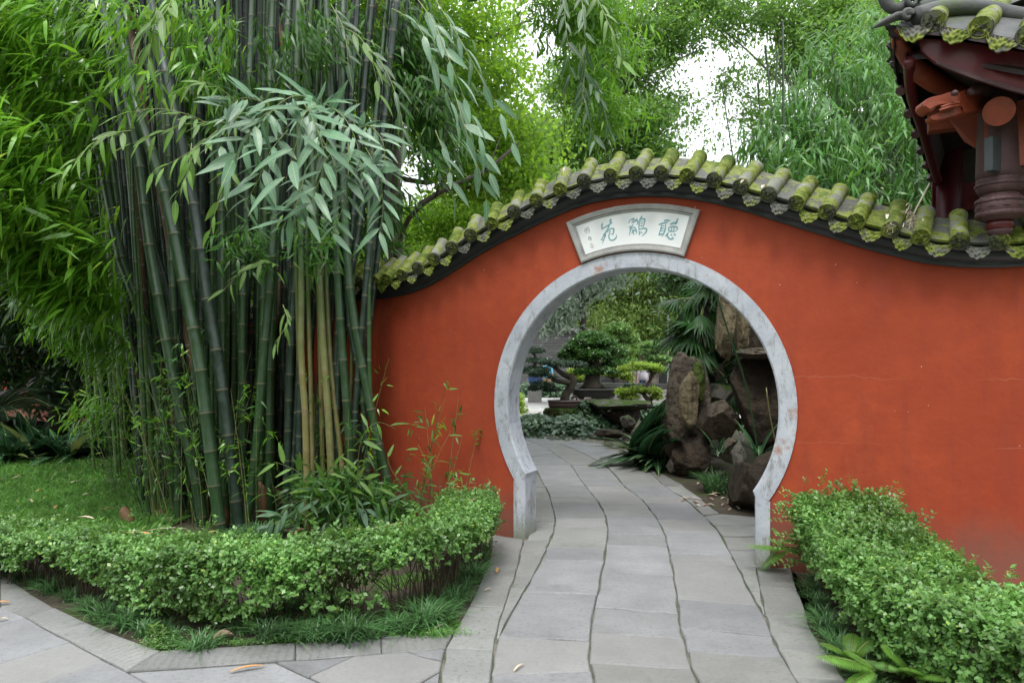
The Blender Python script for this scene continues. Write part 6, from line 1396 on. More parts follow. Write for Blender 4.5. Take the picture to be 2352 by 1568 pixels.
def bonsai(label, pc, pw, ph, pm, pk, trunks, pd, n, leaf, mat, bark=M_bonsai, d=.6, roots=0, name='bonsai'):
    root = empty(name, (0, 0, 0)); tag(root, label, 'bonsai')
    if pc is not None: pot(root, pc, pw, ph, pm, pk, d)
    for i, (pts, r0, r1) in enumerate(trunks):
        mb = MB(); p = catmull(pts, .05); k = len(p); mb.tube(p, [(r0+(r1-r0)*j/(k-1))*(1+.12*noise.noise(Vector((j*.4, i, 0)))) for j in range(k)], 9); mb.build('trunk' if i == 0 else 'branch', bark, root, True)
    if roots:
        b_ = trunks[0][0][0]; mb = MB()
        for j in range(roots):
            a = j*6.28/roots; mb.tube([b_+Vector((0, 0, .35)), b_+Vector((math.cos(a)*.16, math.sin(a)*.12, .12)), b_+Vector((math.cos(a)*.36, math.sin(a)*.22, -.03))], [.07, .05, .02], 6)
        rr_ = mb.build('roots', bark, root, True); rr_['kind'] = 'stuff'
    pads(root, pd, n, leaf, mat); return root
def q_(lst, Z): return [P(x, y, Z) for x, y in lst]
L_glossy = leafmat('glossy_bonsai_leaf', (.03, .085, .02), (.08, .19, .035), (.14, .28, .05), .25, .3)
L_pale = leafmat('pale_bright_leaf', (.14, .27, .06), (.26, .42, .14), (.4, .55, .25), .35, .4)
L_yg = leafmat('yellow_green_leaf', (.16, .26, .03), (.30, .42, .05), (.42, .52, .1), .4, .45)
L_greyd = leafmat('grey_dark_leaf', (.03, .07, .035), (.08, .14, .08), (.17, .24, .16), .2, .35)
bonsai('leaning cascade bonsai with a crooked dark trunk in the oval brown pot', P(1299, 939, 15.5), .37, .20, M_pot1, 'oval',
       [(q_([(1296, 921), (1300, 905), (1310, 890), (1316, 872), (1308, 864)], 15.5), .10, .09), (q_([(1310, 866), (1292, 858), (1272, 842), (1258, 838)], 15.5), .07, .03), (q_([(1308, 880), (1290, 876), (1270, 872), (1262, 862)], 15.4), .075, .03), (q_([(1312, 915), (1322, 910), (1326, 920)], 15.5), .03, .015)],
       [(1290, 836, 15.5, 34, 9), (1325, 838, 15.5, 24, 9), (1255, 832, 15.5, 20, 8), (1238, 858, 15.5, 26, 11), (1245, 885, 15.5, 30, 10), (1265, 895, 15.5, 18, 8), (1228, 892, 15.5, 16, 7), (1268, 866, 15.4, 14, 5)], 7000, .045, L_greyd, roots=0)
bonsai('big round-crowned bonsai with a thick rooty trunk in the long dark tray', P(1363, 911, 17), .56, .20, M_pot2, 'tray',
       [(q_([(1361, 892), (1360, 870), (1366, 845), (1364, 815)], 17), .24, .10), (q_([(1366, 850), (1385, 838), (1400, 835)], 17), .08, .03), (q_([(1362, 845), (1345, 828), (1330, 822)], 17), .08, .03), (q_([(1364, 830), (1380, 810), (1392, 800)], 17), .06, .03)],
       [(1362, 785, 17, 48, 20), (1330, 800, 17, 34, 18), (1398, 805, 17, 36, 18), (1362, 815, 16.8, 40, 15), (1318, 828, 17, 30, 14), (1415, 835, 17, 30, 13), (1345, 852, 16.8, 26, 9), (1395, 852, 16.8, 28, 9), (1300, 815, 17, 20, 10), (1355, 770, 17, 26, 9)], 20000, .065, L_glossy, d=.5, roots=9)
bonsai('maple-like bonsai with a thin curved trunk and flat bright pads beside the standing rock', P(1495, 937, 15.4), .22, .05, M_pot2, 'tray',
       [(q_([(1494, 935), (1492, 922), (1479, 905), (1481, 890), (1494, 872), (1497, 858), (1490, 846)], 15.4), .06, .03), (q_([(1496, 862), (1508, 854), (1516, 851)], 15.4), .03, .015), (q_([(1479, 905), (1470, 902), (1460, 898)], 15.4), .03, .012), (q_([(1493, 920), (1506, 912), (1510, 905)], 15.4), .03, .012)],
       [(1450, 846, 15.4, 34, 7), (1495, 842, 15.4, 28, 7), (1470, 838, 15.4, 30, 6), (1510, 850, 15.4, 14, 5), (1435, 900, 15.4, 24, 9), (1465, 895, 15.4, 22, 9), (1500, 898, 15.4, 22, 10), (1445, 912, 15.4, 26, 7), (1508, 912, 15.4, 16, 7)], 8000, .045, L_yg, bark=M_barkdark)
bonsai('dark small bonsai shrub left of the maple-like one', None, 0, 0, None, '', [(q_([(1447, 915), (1446, 900), (1448, 890)], 15.8), .03, .02)], [(1446, 892, 15.8, 18, 10), (1440, 905, 15.8, 14, 8)], 2200, .05, L_greyd, name='bonsai')
bonsai('tiered bonsai with flat pads in the blue pot at the left of the courtyard', P(1228, 880, 26), .28, .24, M_potb, 'bowl', [(q_([(1228, 866), (1226, 850), (1230, 830), (1226, 805)], 26), .08, .04)],
       [(1226, 806, 26, 28, 7), (1222, 828, 26, 34, 6), (1234, 848, 26, 32, 7), (1212, 852, 26, 20, 6), (1248, 830, 26, 12, 5)], 6000, .07, L_greyd)
bonsai('tall pale cloud-pruned bonsai behind the standing rock', P(1500, 892, 22), .5, .16, M_pot2, 'tray', [(q_([(1500, 882), (1504, 862), (1498, 842), (1510, 822), (1508, 800)], 22), .16, .06)],
       [(1500, 792, 22, 30, 8), (1488, 806, 22, 24, 7), (1518, 802, 22, 22, 7), (1506, 820, 22, 26, 7), (1490, 836, 22, 22, 7), (1525, 825, 22, 18, 8), (1510, 848, 22, 26, 6)], 8000, .08, L_pale, bark=M_bark)
bonsai('bright pale green bonsai tree behind the round-crowned one', P(1428, 893, 23), .5, .2, M_potg, 'bowl', [(q_([(1428, 880), (1430, 850), (1424, 800), (1426, 760)], 23), .12, .05)],
       [(1420, 756, 23, 30, 14), (1398, 770, 23, 20, 10), (1442, 775, 23, 24, 14), (1455, 800, 23, 18, 14), (1430, 805, 23, 30, 14), (1440, 830, 23, 24, 12)], 9000, .10, L_pale)
bonsai('low yellow-green bonsai between the cascade and the round-crowned one', P(1330, 888, 21), .4, .12, M_potg, 'tray', [(q_([(1330, 880), (1332, 865), (1328, 855)], 21), .05, .03)], [(1325, 852, 21, 20, 8), (1336, 868, 21, 24, 8), (1320, 875, 21, 14, 6)], 3500, .07, L_yg)
bonsai('yellow-green spreading bonsai in a round grey bowl right of the thick trunk', P(1412, 891, 20), .36, .15, M_potg, 'bowl', [(q_([(1412, 880), (1408, 868), (1416, 858)], 20), .05, .03), (q_([(1408, 870), (1395, 862)], 20), .03, .02)], [(1400, 856, 20, 26, 8), (1425, 860, 20, 22, 8), (1412, 848, 20, 28, 7), (1440, 866, 20, 14, 7)], 4500, .07, L_yg)
# stands for the farther pots
M_stand = plain('grey_stone_block', (.2, .195, .18), (.28, .27, .25), 5, .8, .4, 30)
def stand(x, ytop, Z, w, label, d=.5):
    h = P(x, ytop, Z).z; mb = MB(); mb.box((0, 0, h/2-.03), (w, d, h-.06)); mb.box((0, 0, h-.03), (w*1.1, d*1.1, .06)); o = mb.build('stone_stand', M_stand, None, loc=((x-1176)/1600*Z, Z, 0)); tag(o, label, 'stand')
stand(1228, 881.5, 26, .5, 'grey stone stand under the blue pot'); stand(1500, 893.5, 22, .9, 'stone stand under the cloud-pruned bonsai'); stand(1428, 894.5, 23, .9, 'stone stand under the pale green bonsai tree'); stand(1330, 890, 21, .7, 'stone stand under the low yellow-green bonsai'); stand(1412, 892.5, 20, .6, 'stone stand under the round grey bowl')
stand(1385, 913.5, 17, .5, 'stone block under the right end of the long dark tray', .35)
# leafy ground cover before the pots, hedge row across the courtyard
L_gc = leafmat('pachysandra_leaf', (.05, .11, .055), (.12, .20, .11), (.2, .29, .18), .2, .33)
def gcover(name, ells, n, leaf, mat, label, ratio=.5, cat='ground cover'):
    B = []
    tot = sum(e[3]*e[4] for e in ells)
    for x, y0, Z, rx, h, rz in ells:
        m = int(n*rx*h/tot); q = rnd(m, 3)*.5; X = (x-1176)/1600*Z; zz = np.abs(np.sin(rng.uniform(0, 1, m)*1.57))*h*np.clip(1.15-(q[:, 0]**2+q[:, 1]**2)*.6, .1, 1.2)
        B.append(np.stack([X+q[:, 0]*rx/1600*Z, Z+q[:, 1]*rz, zz], 1))
    b_ = np.concatenate(B); m = len(b_); d = unit(np.stack([rng.normal(0, 1, m), rng.normal(-.5, .8, m), rng.normal(-.15, .3, m)], 1)); up = unit(rnd(m, 3)*.35+np.array([0, -.5, 1])); L = leaf*rng.uniform(.6, 1.3, m)
    o = leaf_cloud(name, mat, b_, d, up, L, L*ratio, None, 'bam'); return tag(o, label, cat, kind='stuff')
gcover('ground_cover', [(1235, 0, 14.9, 60, .37, .6), (1310, 0, 14.6, 60, .38, .6), (1365, 0, 15.0, 40, .34, .5), (1400, 0, 15.4, 30, .36, .4)], 3200, .14, L_gc, 'mounded pale-veined leafy ground cover at the left of the garden bed', .45)
gcover('ground_cover', [(1385, 0, 14.2, 45, .14, .3), (1350, 0, 15.4, 60, .6, .4)], 1400, .12, L_dark, 'darker ground cover between mound and stone table', .45)
gcover('hedge_row', [(1230, 0, 29.5, 60, .55, .6), (1290, 0, 29.5, 50, .55, .6), (1460, 0, 25, 90, .5, .6), (1380, 0, 25.5, 60, .5, .6), (1500, 0, 18.6, 60, .35, .6)], 6000, .17, L_gc, 'low pale hedge row along the far side of the courtyard', .5, 'hedge')
gcover('shrub_patch', [(1192, 0, 21, 14, .5, .5)], 500, .13, L_yg, 'small mossy shrub patch at the left rim of the opening', .5, 'shrub')
# broad-leaved plants by the path
AB = G(1520, 1066)
clump_plant('cast_iron_plant', (AB.x, AB.y+.1, 0), 170, .52, 'large clump of glossy dark broad leaves beside the standing rock', 'plant', leaves=LMB, altp=.06, spread=.75, base_r=.48, dirb=(-.02, -.2), wf=1.5)
for x, y, n, L, lab in [(1745, 1050, 7, .55, 'few broad bluish leaves among the rocks by the gate frame'), (1635, 905, 10, .6, 'broad shiny leaves behind the mossy boulder'), (1650, 1040, 8, .3, 'thin leafy sprig between the dark boulders')]:
    p = P(x, y+10, 8.3 if y > 1000 else 11.2); clump_plant('broadleaf_plant', p, n, L, lab, 'plant', spread=1.2, base_r=.05)
tp = G(1645, 1128); gt = link('grass_tuft', TU[2]); gt.location = (tp.x, tp.y, -.01); gt.scale = (1.7,)*3; tag(gt, 'isolated green grass tuft on bare soil among the rocks', 'grass tuft')
gt = link('grass_tuft', TU[0]); gt.location = (tp.x+.12, tp.y+.15, -.01); gt.scale = (1.5,)*3; tag(gt, 'second grass tuft on bare soil just behind the isolated one', 'grass tuft')
for i in range(26):
    o = litter(G(random.uniform(1560, 1720), random.uniform(1110, 1175)), random.uniform(.06, .14), random.uniform(.02, .04), random.uniform(0, 180), [M_deadleaf, M_sheath2][i % 2], 'small dead leaf on the bare soil inside the gate'); o['group'] = 'dead leaves on the bare soil'
# fan palm
L_palm = leafmat('fan_palm_leaf', (.012, .05, .012), (.035, .10, .022), (.08, .17, .04), .22, .45, spec=.3)
def fan_palm(loc, crown_pts, label):
    root = empty('fan_palm', (0, 0, 0)); tag(root, label, 'palm')
    mb = MB(); tops = crown_pts[0][0]; mb.tube([loc, Vector((loc.x, loc.y, tops.z*.5)), tops+Vector((0, 0, .1))], [.08, .07, .09], 9); mb.build('trunk', M_barkdark, root, True)
    for c, n, R0 in crown_pts:
        for i in range(n):
            az = random.uniform(0, 6.28); el = R(random.uniform(-50, 55)); d = Vector((math.cos(az)*math.cos(el), math.sin(az)*math.cos(el)*.9-.15, math.sin(el))).normalized()
            pl_ = R0*random.uniform(.7, 1.2); h = c+d*pl_+Vector((0, 0, -.15*pl_))
            mb = MB(); mb.tube([c, c+d*pl_*.5+Vector((0, 0, .03)), h], [.012, .01, .008], 4, caps=False); fr = mb.build('frond', M_gtwig, root)
            s = d.cross(Vector((0, 0, 1))).normalized(); m = 22; ang = np.linspace(-2.0, 2.0, m)
            dd = np.array([tuple(d*math.cos(a)+s*math.sin(a)+Vector((0, 0, -.45-.2*abs(a)))) for a in ang]); base = np.array([tuple(h)]*m); up = unit(np.array([tuple(s.cross(d))]*m)+rnd(m, 3)*.15)
            L = R0*1.15*rng.uniform(.85, 1.1, m)*(1-.12*np.abs(ang)); leaf_cloud('blades', L_palm, base, dd, up, L, L*.085, fr, 'bam')
fan_palm(gx(1600, 11), [(P(1620, 700, 11), 12, .42), (P(1620, 770, 11), 10, .5), (P(1640, 640, 11.3), 9, .5)], 'fan palm with drooping dark fronds above the standing rock')
fan_palm(gx(1660, 12.5), [(P(1650, 850, 12.4), 12, .5), (P(1670, 760, 12.4), 10, .5), (P(1660, 650, 12.6), 10, .5)], 'second fan palm deeper in shade behind the knobbly rock')
sh = crown(None, [(1660, 800, 13.5, 70, 180, .5), (1780, 700, 12.5, 110, 130, .6)], 12000, .2, L_dark, kind='bam', ratio=.2, name='shrubbery', clump=.35); tag(sh, 'dark shrubbery behind the grotto rocks', 'shrubbery', kind='stuff')
# thin hanging vine, arching canes before the grotto
def thin(name, pts, r, mat, label, cat): mb = MB(); mb.tube(catmull(pts, .1), r, 5); return tag(mb.build(name, mat, None, True), label, cat)
thin('hanging_vine', q_([(1454, 560), (1453, 700), (1454, 800), (1453, 896)], 13), .008, M_gtwig, 'thin green vine hanging straight down before the pale bonsai tree', 'vine')
b_ = np.array([tuple(P(1453.5, y, 13)) for y in np.linspace(715, 880, 70)]); vo_ = COL.objects['hanging_vine']; leaf_cloud('vine_leaves', L_ginkgo, b_, rnd(70, 3)+np.array([0, 0, -.5]), rnd(70, 3)+np.array([0, -.5, 1]), np.full(70, .07), np.full(70, .03), vo_, 'dia')
thin('arching_cane', q_([(1740, 1030), (1712, 880), (1672, 760), (1640, 660), (1610, 600)], 8.3), .012, C_green, 'long arching bamboo cane leaning across the grotto rocks', 'cane')
thin('arching_cane', q_([(1782, 1020), (1768, 950), (1760, 890)], 7.9), .007, C_yellow, 'thin straw-coloured cane before the dark grotto slab', 'cane')
# far courtyard brick wall with single bricks
M_brick = plain('grey_brick', (.05, .052, .052), (.10, .10, .098), 4, .85, .3, 20, rnd=.2, third=(.06, .065, .055), tlo=.55, thi=.7)
M_mort = plain('brick_mortar', (.08, .08, .077), (.11, .11, .105), 4, .9, .2)
bw = empty('brick_wall', (0, 34, 0)); tag(bw, 'dark grey brick wall closing the far side of the courtyard', 'wall')
mb = MB(); mb.box((2.2, .16, 1.5), (24, .2, 3.0)); mb.build('wall_core', M_mort, bw)
mb = MB(); mb.box((2.2, .1, 3.06), (24.2, .5, .12)); mb.build('coping', M_stand, bw)
mb = MB(); one = None; cnt = 0; bme = None
for r_ in range(20):
    for c_ in range(-24, 37):
        x = .4*c_+(.2 if r_ % 2 else 0); z = .075+r_*.15
        if 0 <= x <= 5.4 and z < 3 and cnt < 270 and r_ > 2:
            if bme is None: t_ = MB(); t_.box((0, 0, 0), (.388, .06, .138)); bme = mesh_py('brick', t_.V, t_.F); bme.materials.append(M_brick)
            o = link('brick', bme, parent=bw, loc=(x, .045+random.uniform(-.008, .008), z)); cnt += 1
        else: mb.box((x, .045+random.uniform(-.008, .008), z), (.388, .06, .138))
mo = mb.build('brickwork', M_brick, bw); mo['kind'] = 'stuff'
# lamp post behind the standing rock
mb = MB(); mb.tube([Vector((0, 0, 0)), Vector((0, 0, 3.6))], [.04, .03], 8); lp = empty('lamp_post', gx(1534, 31)); tag(lp, 'slim grey lamp post among the conifers', 'lamp post'); mb.build('pole', M_potg, lp)
mb = MB(); mb.tube([Vector((0, 0, 3.6)), Vector((-.35, 0, 3.75))], [.025, .02], 6); mb.box((-.45, 0, 3.75), (.3, .1, .05)); mb.build('lamp_head', M_potg, lp)

# ------------------------------------------------------------------ people in the courtyard
M_skin = plain('skin', (.42, .24, .16), (.48, .28, .19), 10, .6, .1); M_hair = plain('black_hair', (.012, .010, .009), (.03, .025, .02), 40, .5, .4)
def cloth(nm, a, b_): return plain(nm, a, b_, 6, .85, .3, 30)
def person(loc, rz, label, shirt, trousers, shoes, H=1.68, arms='down', stride=.12, skirt=None, bag=None, hat=None, extra=None):
    root = empty('person', loc, rz); tag(root, label, 'person')
    s = H/1.72; hx = .09*s
    J = {}; E = []
    def j(k, p, r): J[k] = (Vector(p)*s, r*s)
    j('pel', (0, 0, .95), .145); j('wai', (0, .0, 1.10), .125); j('che', (0, .0, 1.30), .15); j('neck', (0, .01, 1.47), .055); j('hd', (0, -.01, 1.57), .082); j('top', (0, 0, 1.655), .078)
    for sg, n_ in ((1, 'l'), (-1, 'r')):
        st_ = stride*sg
        j('hip'+n_, (.09*sg, 0, .88), .10); j('kne'+n_, (.10*sg, -st_*.8-.02, .48), .062); j('ank'+n_, (.10*sg, -st_*1.0+.05, .09), .042); j('toe'+n_, (.11*sg, -st_-.12, .035), .038)
        j('sho'+n_, (.17*sg, 0, 1.40), .062)
        if arms == 'down': j('elb'+n_, (.23*sg, .02-st_*.3, 1.13), .043); j('wri'+n_, (.25*sg, -.04-st_*.4, .88), .030); j('han'+n_, (.25*sg, -.06-st_*.4, .80), .034)
        else: j('elb'+n_, (.24*sg, -.02, 1.14), .043); j('wri'+n_, (.16*sg, -.24, 1.16), .030); j('han'+n_, (.12*sg, -.31, 1.18), .034)
        E += [('pel', 'hip'+n_), ('hip'+n_, 'kne'+n_), ('kne'+n_, 'ank'+n_), ('ank'+n_, 'toe'+n_), ('che', 'sho'+n_), ('sho'+n_, 'elb'+n_), ('elb'+n_, 'wri'+n_), ('wri'+n_, 'han'+n_)]
        for fi in range(4):     # short fingers, visible only from near
            j('f%d%s' % (fi, n_), tuple(x/s for x in (J['han'+n_][0]+Vector((.0, -.012+.008*fi-.01, -.055 if arms == 'down' else -.02))*s+Vector((.0, -.035 if arms != 'down' else 0, 0)))), .009); E.append(('han'+n_, 'f%d%s' % (fi, n_)))
    E += [('pel', 'wai'), ('wai', 'che'), ('che', 'neck'), ('neck', 'hd'), ('hd', 'top')]
    ks = list(J); me = bpy.data.meshes.new('body'); me.from_pydata([tuple(J[k][0]) for k in ks], [(ks.index(a), ks.index(b_)) for a, b_ in E], [])
    o = bpy.data.objects.new('body', me); COL.objects.link(o)
    sk = o.modifiers.new('skin', 'SKIN'); sv = me.skin_vertices[0].data
    for i, k in enumerate(ks): sv[i].radius = (J[k][1], J[k][1]*(.72 if k in ('pel', 'wai', 'che') else 1)); sv[i].use_root = k == 'pel'
    ss = o.modifiers.new('s', 'SUBSURF'); ss.levels = 2; ss.render_levels = 2
    dg = bpy.context.evaluated_depsgraph_get(); me2 = bpy.data.meshes.new_from_object(o.evaluated_get(dg)); bpy.data.objects.remove(o)
    for m in (M_skin, shirt, trousers, shoes): me2.materials.append(m)
    for p in me2.polygons:
        c = p.center/s; mi = 0
        if c.z < .10: mi = 3
        elif c.z < .93: mi = 2 if abs(c.x) < .2 and not (abs(c.x) > .19) else 0
        elif c.z < 1.47: mi = 1
        if c.z > .75 and (Vector((c.x, c.y, c.z))-J['hanl'][0]/s).length < .2 or (Vector((c.x, c.y, c.z))-J['hanr'][0]/s).length < .2: mi = 0
        if abs(c.x) > .19 and c.z < 1.1: mi = 0
        p.material_index = mi; p.use_smooth = True
    me2.name = 'body'; bo = link('body', me2, parent=root)
    # face, hair, clothes that hang free
    hc_ = J['hd'][0]+Vector((0, 0, .03))*s
    mb = MB(); mb.lathe((0, 0, 0), [(.001, .115), (.06, .10), (.092, .05), (.098, .0), (.09, -.04), (.07, -.06)], 16); mb.V = [(x*s*.93, (y*s*1.08+.012) if z > -.01 or y > 0 else y*s*.4+.05*s, z*s) for x, y, z in mb.V]
    mb.build('hair', M_hair, root, True, loc=hc_+Vector((0, 0, .03)))
    mb = MB(); mb.tube([hc_+Vector((0, -.085*s, .01)), hc_+Vector((0, -.105*s, -.03))], [.008, .014], 6)
    for sg in (1, -1): mb.tube([hc_+Vector((sg*.082*s, 0, .0)), hc_+Vector((sg*.094*s, .01, -.03))], [.018, .012], 6)
    mb.build('face', M_skin, bo, True)
    if skirt:
        mb = MB(); mb.lathe((0, 0, 0), [(.15*s, 1.0*s), (.19*s, .85*s), (.27*s, .60*s), (.30*s, .48*s)], 20, 0, lambda q: 1+.06*math.sin(q*7)); mb.build('skirt', skirt, root, True)
    else:
        mb = MB(); mb.lathe((0, 0, 0), [(.165*s, 1.15*s), (.17*s, 1.0*s), (.185*s, .90*s)], 18, 0, lambda q: 1-.22*abs(math.sin(q))); mb.build('shirt_hem', shirt, root, True)
    if bag:
        mb = MB(); mb.box((0, .19*s, 1.22*s), (.30*s, .16*s, .42*s)); mb.box((0, .28*s, 1.15*s), (.22*s, .05*s, .2*s)); bb = mb.build('backpack', bag, root)
        bv = bb.modifiers.new('b', 'BEVEL'); bv.width = .04; bv.segments = 3
    if hat:
        mb = MB(); mb.lathe((0, 0, 0), [(.15*s, 0), (.1*s, .02*s), (.095*s, .07*s), (.03*s, .11*s)], 16); mb.build('cap', hat, root, True, loc=hc_+Vector((0, 0, .06)))
    return root
person(gx(1257, 29.5), R(180), 'person in a light blue shirt and khaki trousers walking away', cloth('light_blue_cloth', (.10, .34, .55), (.14, .42, .62)), cloth('khaki_cloth', (.36, .26, .14), (.42, .31, .18)), cloth('white_shoes', (.6, .6, .58), (.7, .7, .68)), 1.62, stride=.14, hat=cloth('white_cap', (.6, .6, .58), (.7, .7, .68)))
person(gx(1312, 22.5), R(75), 'person in a yellow-brown patterned blouse with forearm stretched out', cloth('ochre_cloth', (.40, .24, .07), (.55, .36, .14)), cloth('blue_jeans', (.05, .10, .25), (.08, .14, .32)), M_pot2, 1.60, arms='fwd')
person(gx(1447, 24.8), R(160), 'black-haired person with a dark backpack beside the striped-shirt man', cloth('grey_shirt', (.25, .25, .26), (.33, .33, .34)), cloth('jeans', (.04, .07, .15), (.07, .11, .2)), M_pot2, 1.66, bag=cloth('black_backpack', (.02, .02, .025), (.05, .05, .055)))
def striped():
    m, n, l, b = nodes('striped_shirt'); tc = n.new('ShaderNodeTexCoord'); w = n.new('ShaderNodeTexWave'); w.inputs['Scale'].default_value = 14; l.new(tc.outputs['Object'], w.inputs['Vector'])
    l.new(mixc(n, l, ramp(n, l, w.outputs['Fac'], .6, .8), (.52, .48, .52), (.26, .25, .32)), b.inputs['Base Color']); b.inputs['Roughness'].default_value = .9; return m
person(gx(1478, 23.8), R(170), 'black-haired man in a pale striped shirt seen from behind', striped(), cloth('dark_blue_jeans', (.03, .06, .16), (.05, .1, .22)), M_pot2, 1.74)
person(gx(1461, 24.2), R(190), 'person in a pale pink pleated skirt between the two black-haired ones', cloth('pale_blouse', (.55, .5, .46), (.62, .56, .52)), M_skin, M_pot2, 1.50, skirt=cloth('pale_pink_skirt', (.55, .42, .36), (.65, .52, .45)))
# ------------------------------------------------------------------ the pavilion corner over the right of the wall
M_red = plain('dark_red_paint', (.07, .007, .011), (.11, .012, .017), 5, .38, .2, 20, .01, third=(.06, .02, .02), tlo=.55, thi=.7)
M_orange = plain('orange_red_paint', (.17, .028, .011), (.25, .05, .02), 5, .5, .3, 20, .01, third=(.08, .02, .01), tlo=.5, thi=.7)  # orange darkened, the shade under the eave is in the colour
M_maroon = plain('dusty_maroon_wood', (.045, .018, .02), (.075, .033, .033), 6, .6, .4, 25, .01, third=(.12, .09, .085), tlo=.58, thi=.75)
M_shadeblack = plain('shade_black', (.012, .009, .009), (.03, .016, .014), 5, .7, .3)  # near-black colour standing for shade under the roof and inside
M_greyroof = plain('grey_roof_mortar', (.05, .053, .053), (.11, .112, .11), 5, .75, .5, 30, .01, third=(.06, .085, .03), tlo=.56, thi=.68)
M_plate = plain('blue_grey_metal_plate', (.03, .038, .04), (.06, .072, .078), 4, .5, .2)
pav = empty('pavilion', (0, 0, 0)); tag(pav, 'dark red pavilion corner with upturned mossy eave above the right of the wall', 'pavilion')
fr_ = Vector((.903, -.428, 0)); bk = Vector((.428, .903, 0)); UPZ = Vector((0, 0, 1))
TIP = P(2052, 62, 4.5)
E0 = [P(2097, 52, 4.42), P(2141, 48, 4.36), P(2230, 60, 4.27), P(2331, 77, 4.16), P(2440, 92, 4.06), P(2560, 100, 3.97), P(2700, 104, 3.87), P(2860, 104, 3.76), P(3050, 96, 3.64)]
ep = catmull(E0, .05); APEX = Vector((5.3, 6.9, 6.6)); ER = ep[-1]
SIDE = [TIP, P(2062, 150, 4.95), P(2092, 240, 5.5), P(2118, 325, 6.2), P(2145, 403, 7.1), P(2165, 455, 8.2)]
sp_ = catmull(SIDE, .1)
def slope(curve, name, mat, off=0.0, th=.06, drop=.12):
    mb = MB(); V = []; K = 10; n_ = len(curve)
    for lay in (0, 1):
        for i, p in enumerate(curve):
            for j in range(K+1):
                f = j/K; q = p.lerp(APEX, f); q = q+Vector((0, 0, -drop*math.sin(math.pi*f)*(1-.3*f)+off-lay*th)); V.append(q)
    N0 = n_*(K+1)
    for i in range(n_-1):
        for j in range(K):
            a = i*(K+1)+j; mb_f = (a, a+K+1, a+K+2, a+1); mb.F.append(mb_f); mb.F.append(tuple(N0+q for q in mb_f[::-1]))
    for i in range(n_-1): a = i*(K+1); mb.F.append((a, N0+a, N0+a+K+1, a+K+1))
    for e in (0, n_-1):
        for j in range(K): a = e*(K+1)+j; mb.F.append((a, a+1, N0+a+1, N0+a))
    mb.V = V; mb.M = [0 if min(f_) < N0 and max(f_) < N0 else 1 for f_ in mb.F]; return mb.build(name, [mat, M_shadeblack], pav)
slope(ep, 'roof_slope', M_greyroof, -.03); slope([p+Vector((0, 0, -.02)) for p in sp_], 'roof_slope', M_greyroof, -.05)
slope([p+bk*.10+Vector((0, 0, -.15)) for p in ep], 'soffit', M_shadeblack, -.02, .03, .12); slope([p+Vector((.08, .0, -.16)) for p in sp_], 'soffit', M_shadeblack, -.02, .03, .12)
def under(curve, d, n_, name):
    mb = MB(); V = []; 
    for p in curve: V += [p, p+d*.5+Vector((0, 0, .10)), p+d*1.6+Vector((0, 0, .45))]
    for i in range(len(curve)-1):
        for j in range(2): mb.F.append((i*3+j, i*3+j+1, (i+1)*3+j+1, (i+1)*3+j))
    mb.V = V; mb.M = [0]*len(mb.F); return mb.build(name, M_shadeblack, pav)
under(catmull([P(2066, 84, 4.52), P(2110, 100, 4.47), P(2155, 130, 4.42), P(2234, 160, 4.36), P(2352, 195, 4.28), P(2500, 226, 4.13), P(2800, 250, 3.94)], .08), bk, 1, 'soffit_board')
under(catmull([P(2068, 90, 4.56), P(2072, 155, 5.0), P(2100, 245, 5.55), P(2126, 330, 6.25), P(2150, 408, 7.15)], .1), Vector((.85, -.1, 0)), 1, 'soffit_board')
# tiles along the front eave
seglen = [0]
for a, b_ in zip(ep[:-1], ep[1:]): seglen.append(seglen[-1]+(b_-a).length)
def on(curve, L, s):
    for i in range(len(L)-1):
        if L[i+1] >= s: return curve[i].lerp(curve[i+1], (s-L[i])/max(1e-6, L[i+1]-L[i])), (curve[i+1]-curve[i]).normalized()
    return curve[-1], (curve[-1]-curve[-2]).normalized()
ME_b2 = barrel_mesh(.066, .24); ME_b2.name = 'barrel_tile'
s = .115; k = 0; stp = .262
def efr(p, t, tilt):
    x = t; up = (UPZ-t*t.dot(UPZ)).normalized(); nb = x.cross(up)*-1
    if nb.y < 0: nb = -nb
    y = nb*math.cos(tilt)+up*math.sin(tilt); z = x.cross(y)
    return Matrix(((x.x, y.x, z.x, p.x), (x.y, y.y, z.y, p.y), (x.z, y.z, z.z, p.z), (0, 0, 0, 1)))
while s < seglen[-1]-.1:
    p, t = on(ep, seglen, s)
    for q in range(4):
        link('barrel_tile', ME_b2, parent=pav, mw=efr(p, t, .60) @ Matrix.Translation((0, .225*q, -.004*q)))
    link('end_tile', ME_face, parent=pav, mw=efr(p, t, .15) @ Matrix.Scale(1.16, 4))
    for off, pr in ((.131, 1),) if s > .2 else ((-.10, 1), (.131, 1)):
        p2, t2 = on(ep, seglen, max(0, s+off)); 
        link('drip_tile', ME_drip, parent=pav, mw=efr(p2+Vector((0, 0, -.035)), t2, .1) @ Matrix.Scale(1.2, 4))
        for q in range(3): link('pan_tile', ME_pan, parent=pav, mw=efr(p2+Vector((0, .02, -.045)), t2, .58) @ Matrix.Translation((0, .13*q, .012*q)) @ Matrix.Scale(1.2, 4))
    s += stp
ME_dark = ME_drip.copy(); ME_dark.materials.clear(); ME_dark.materials.append(M_shadeblack)  # dark copy of the drip tile, shade put into its colour
# side eave: scalloped dark drip tiles seen from behind and below
L2 = [0]
for a, b_ in zip(sp_[:-1], sp_[1:]): L2.append(L2[-1]+(b_-a).length)
s = .12
while s < L2[-1]-.1:
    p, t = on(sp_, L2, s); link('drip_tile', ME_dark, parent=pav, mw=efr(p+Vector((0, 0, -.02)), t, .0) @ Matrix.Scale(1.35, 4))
    s += .27
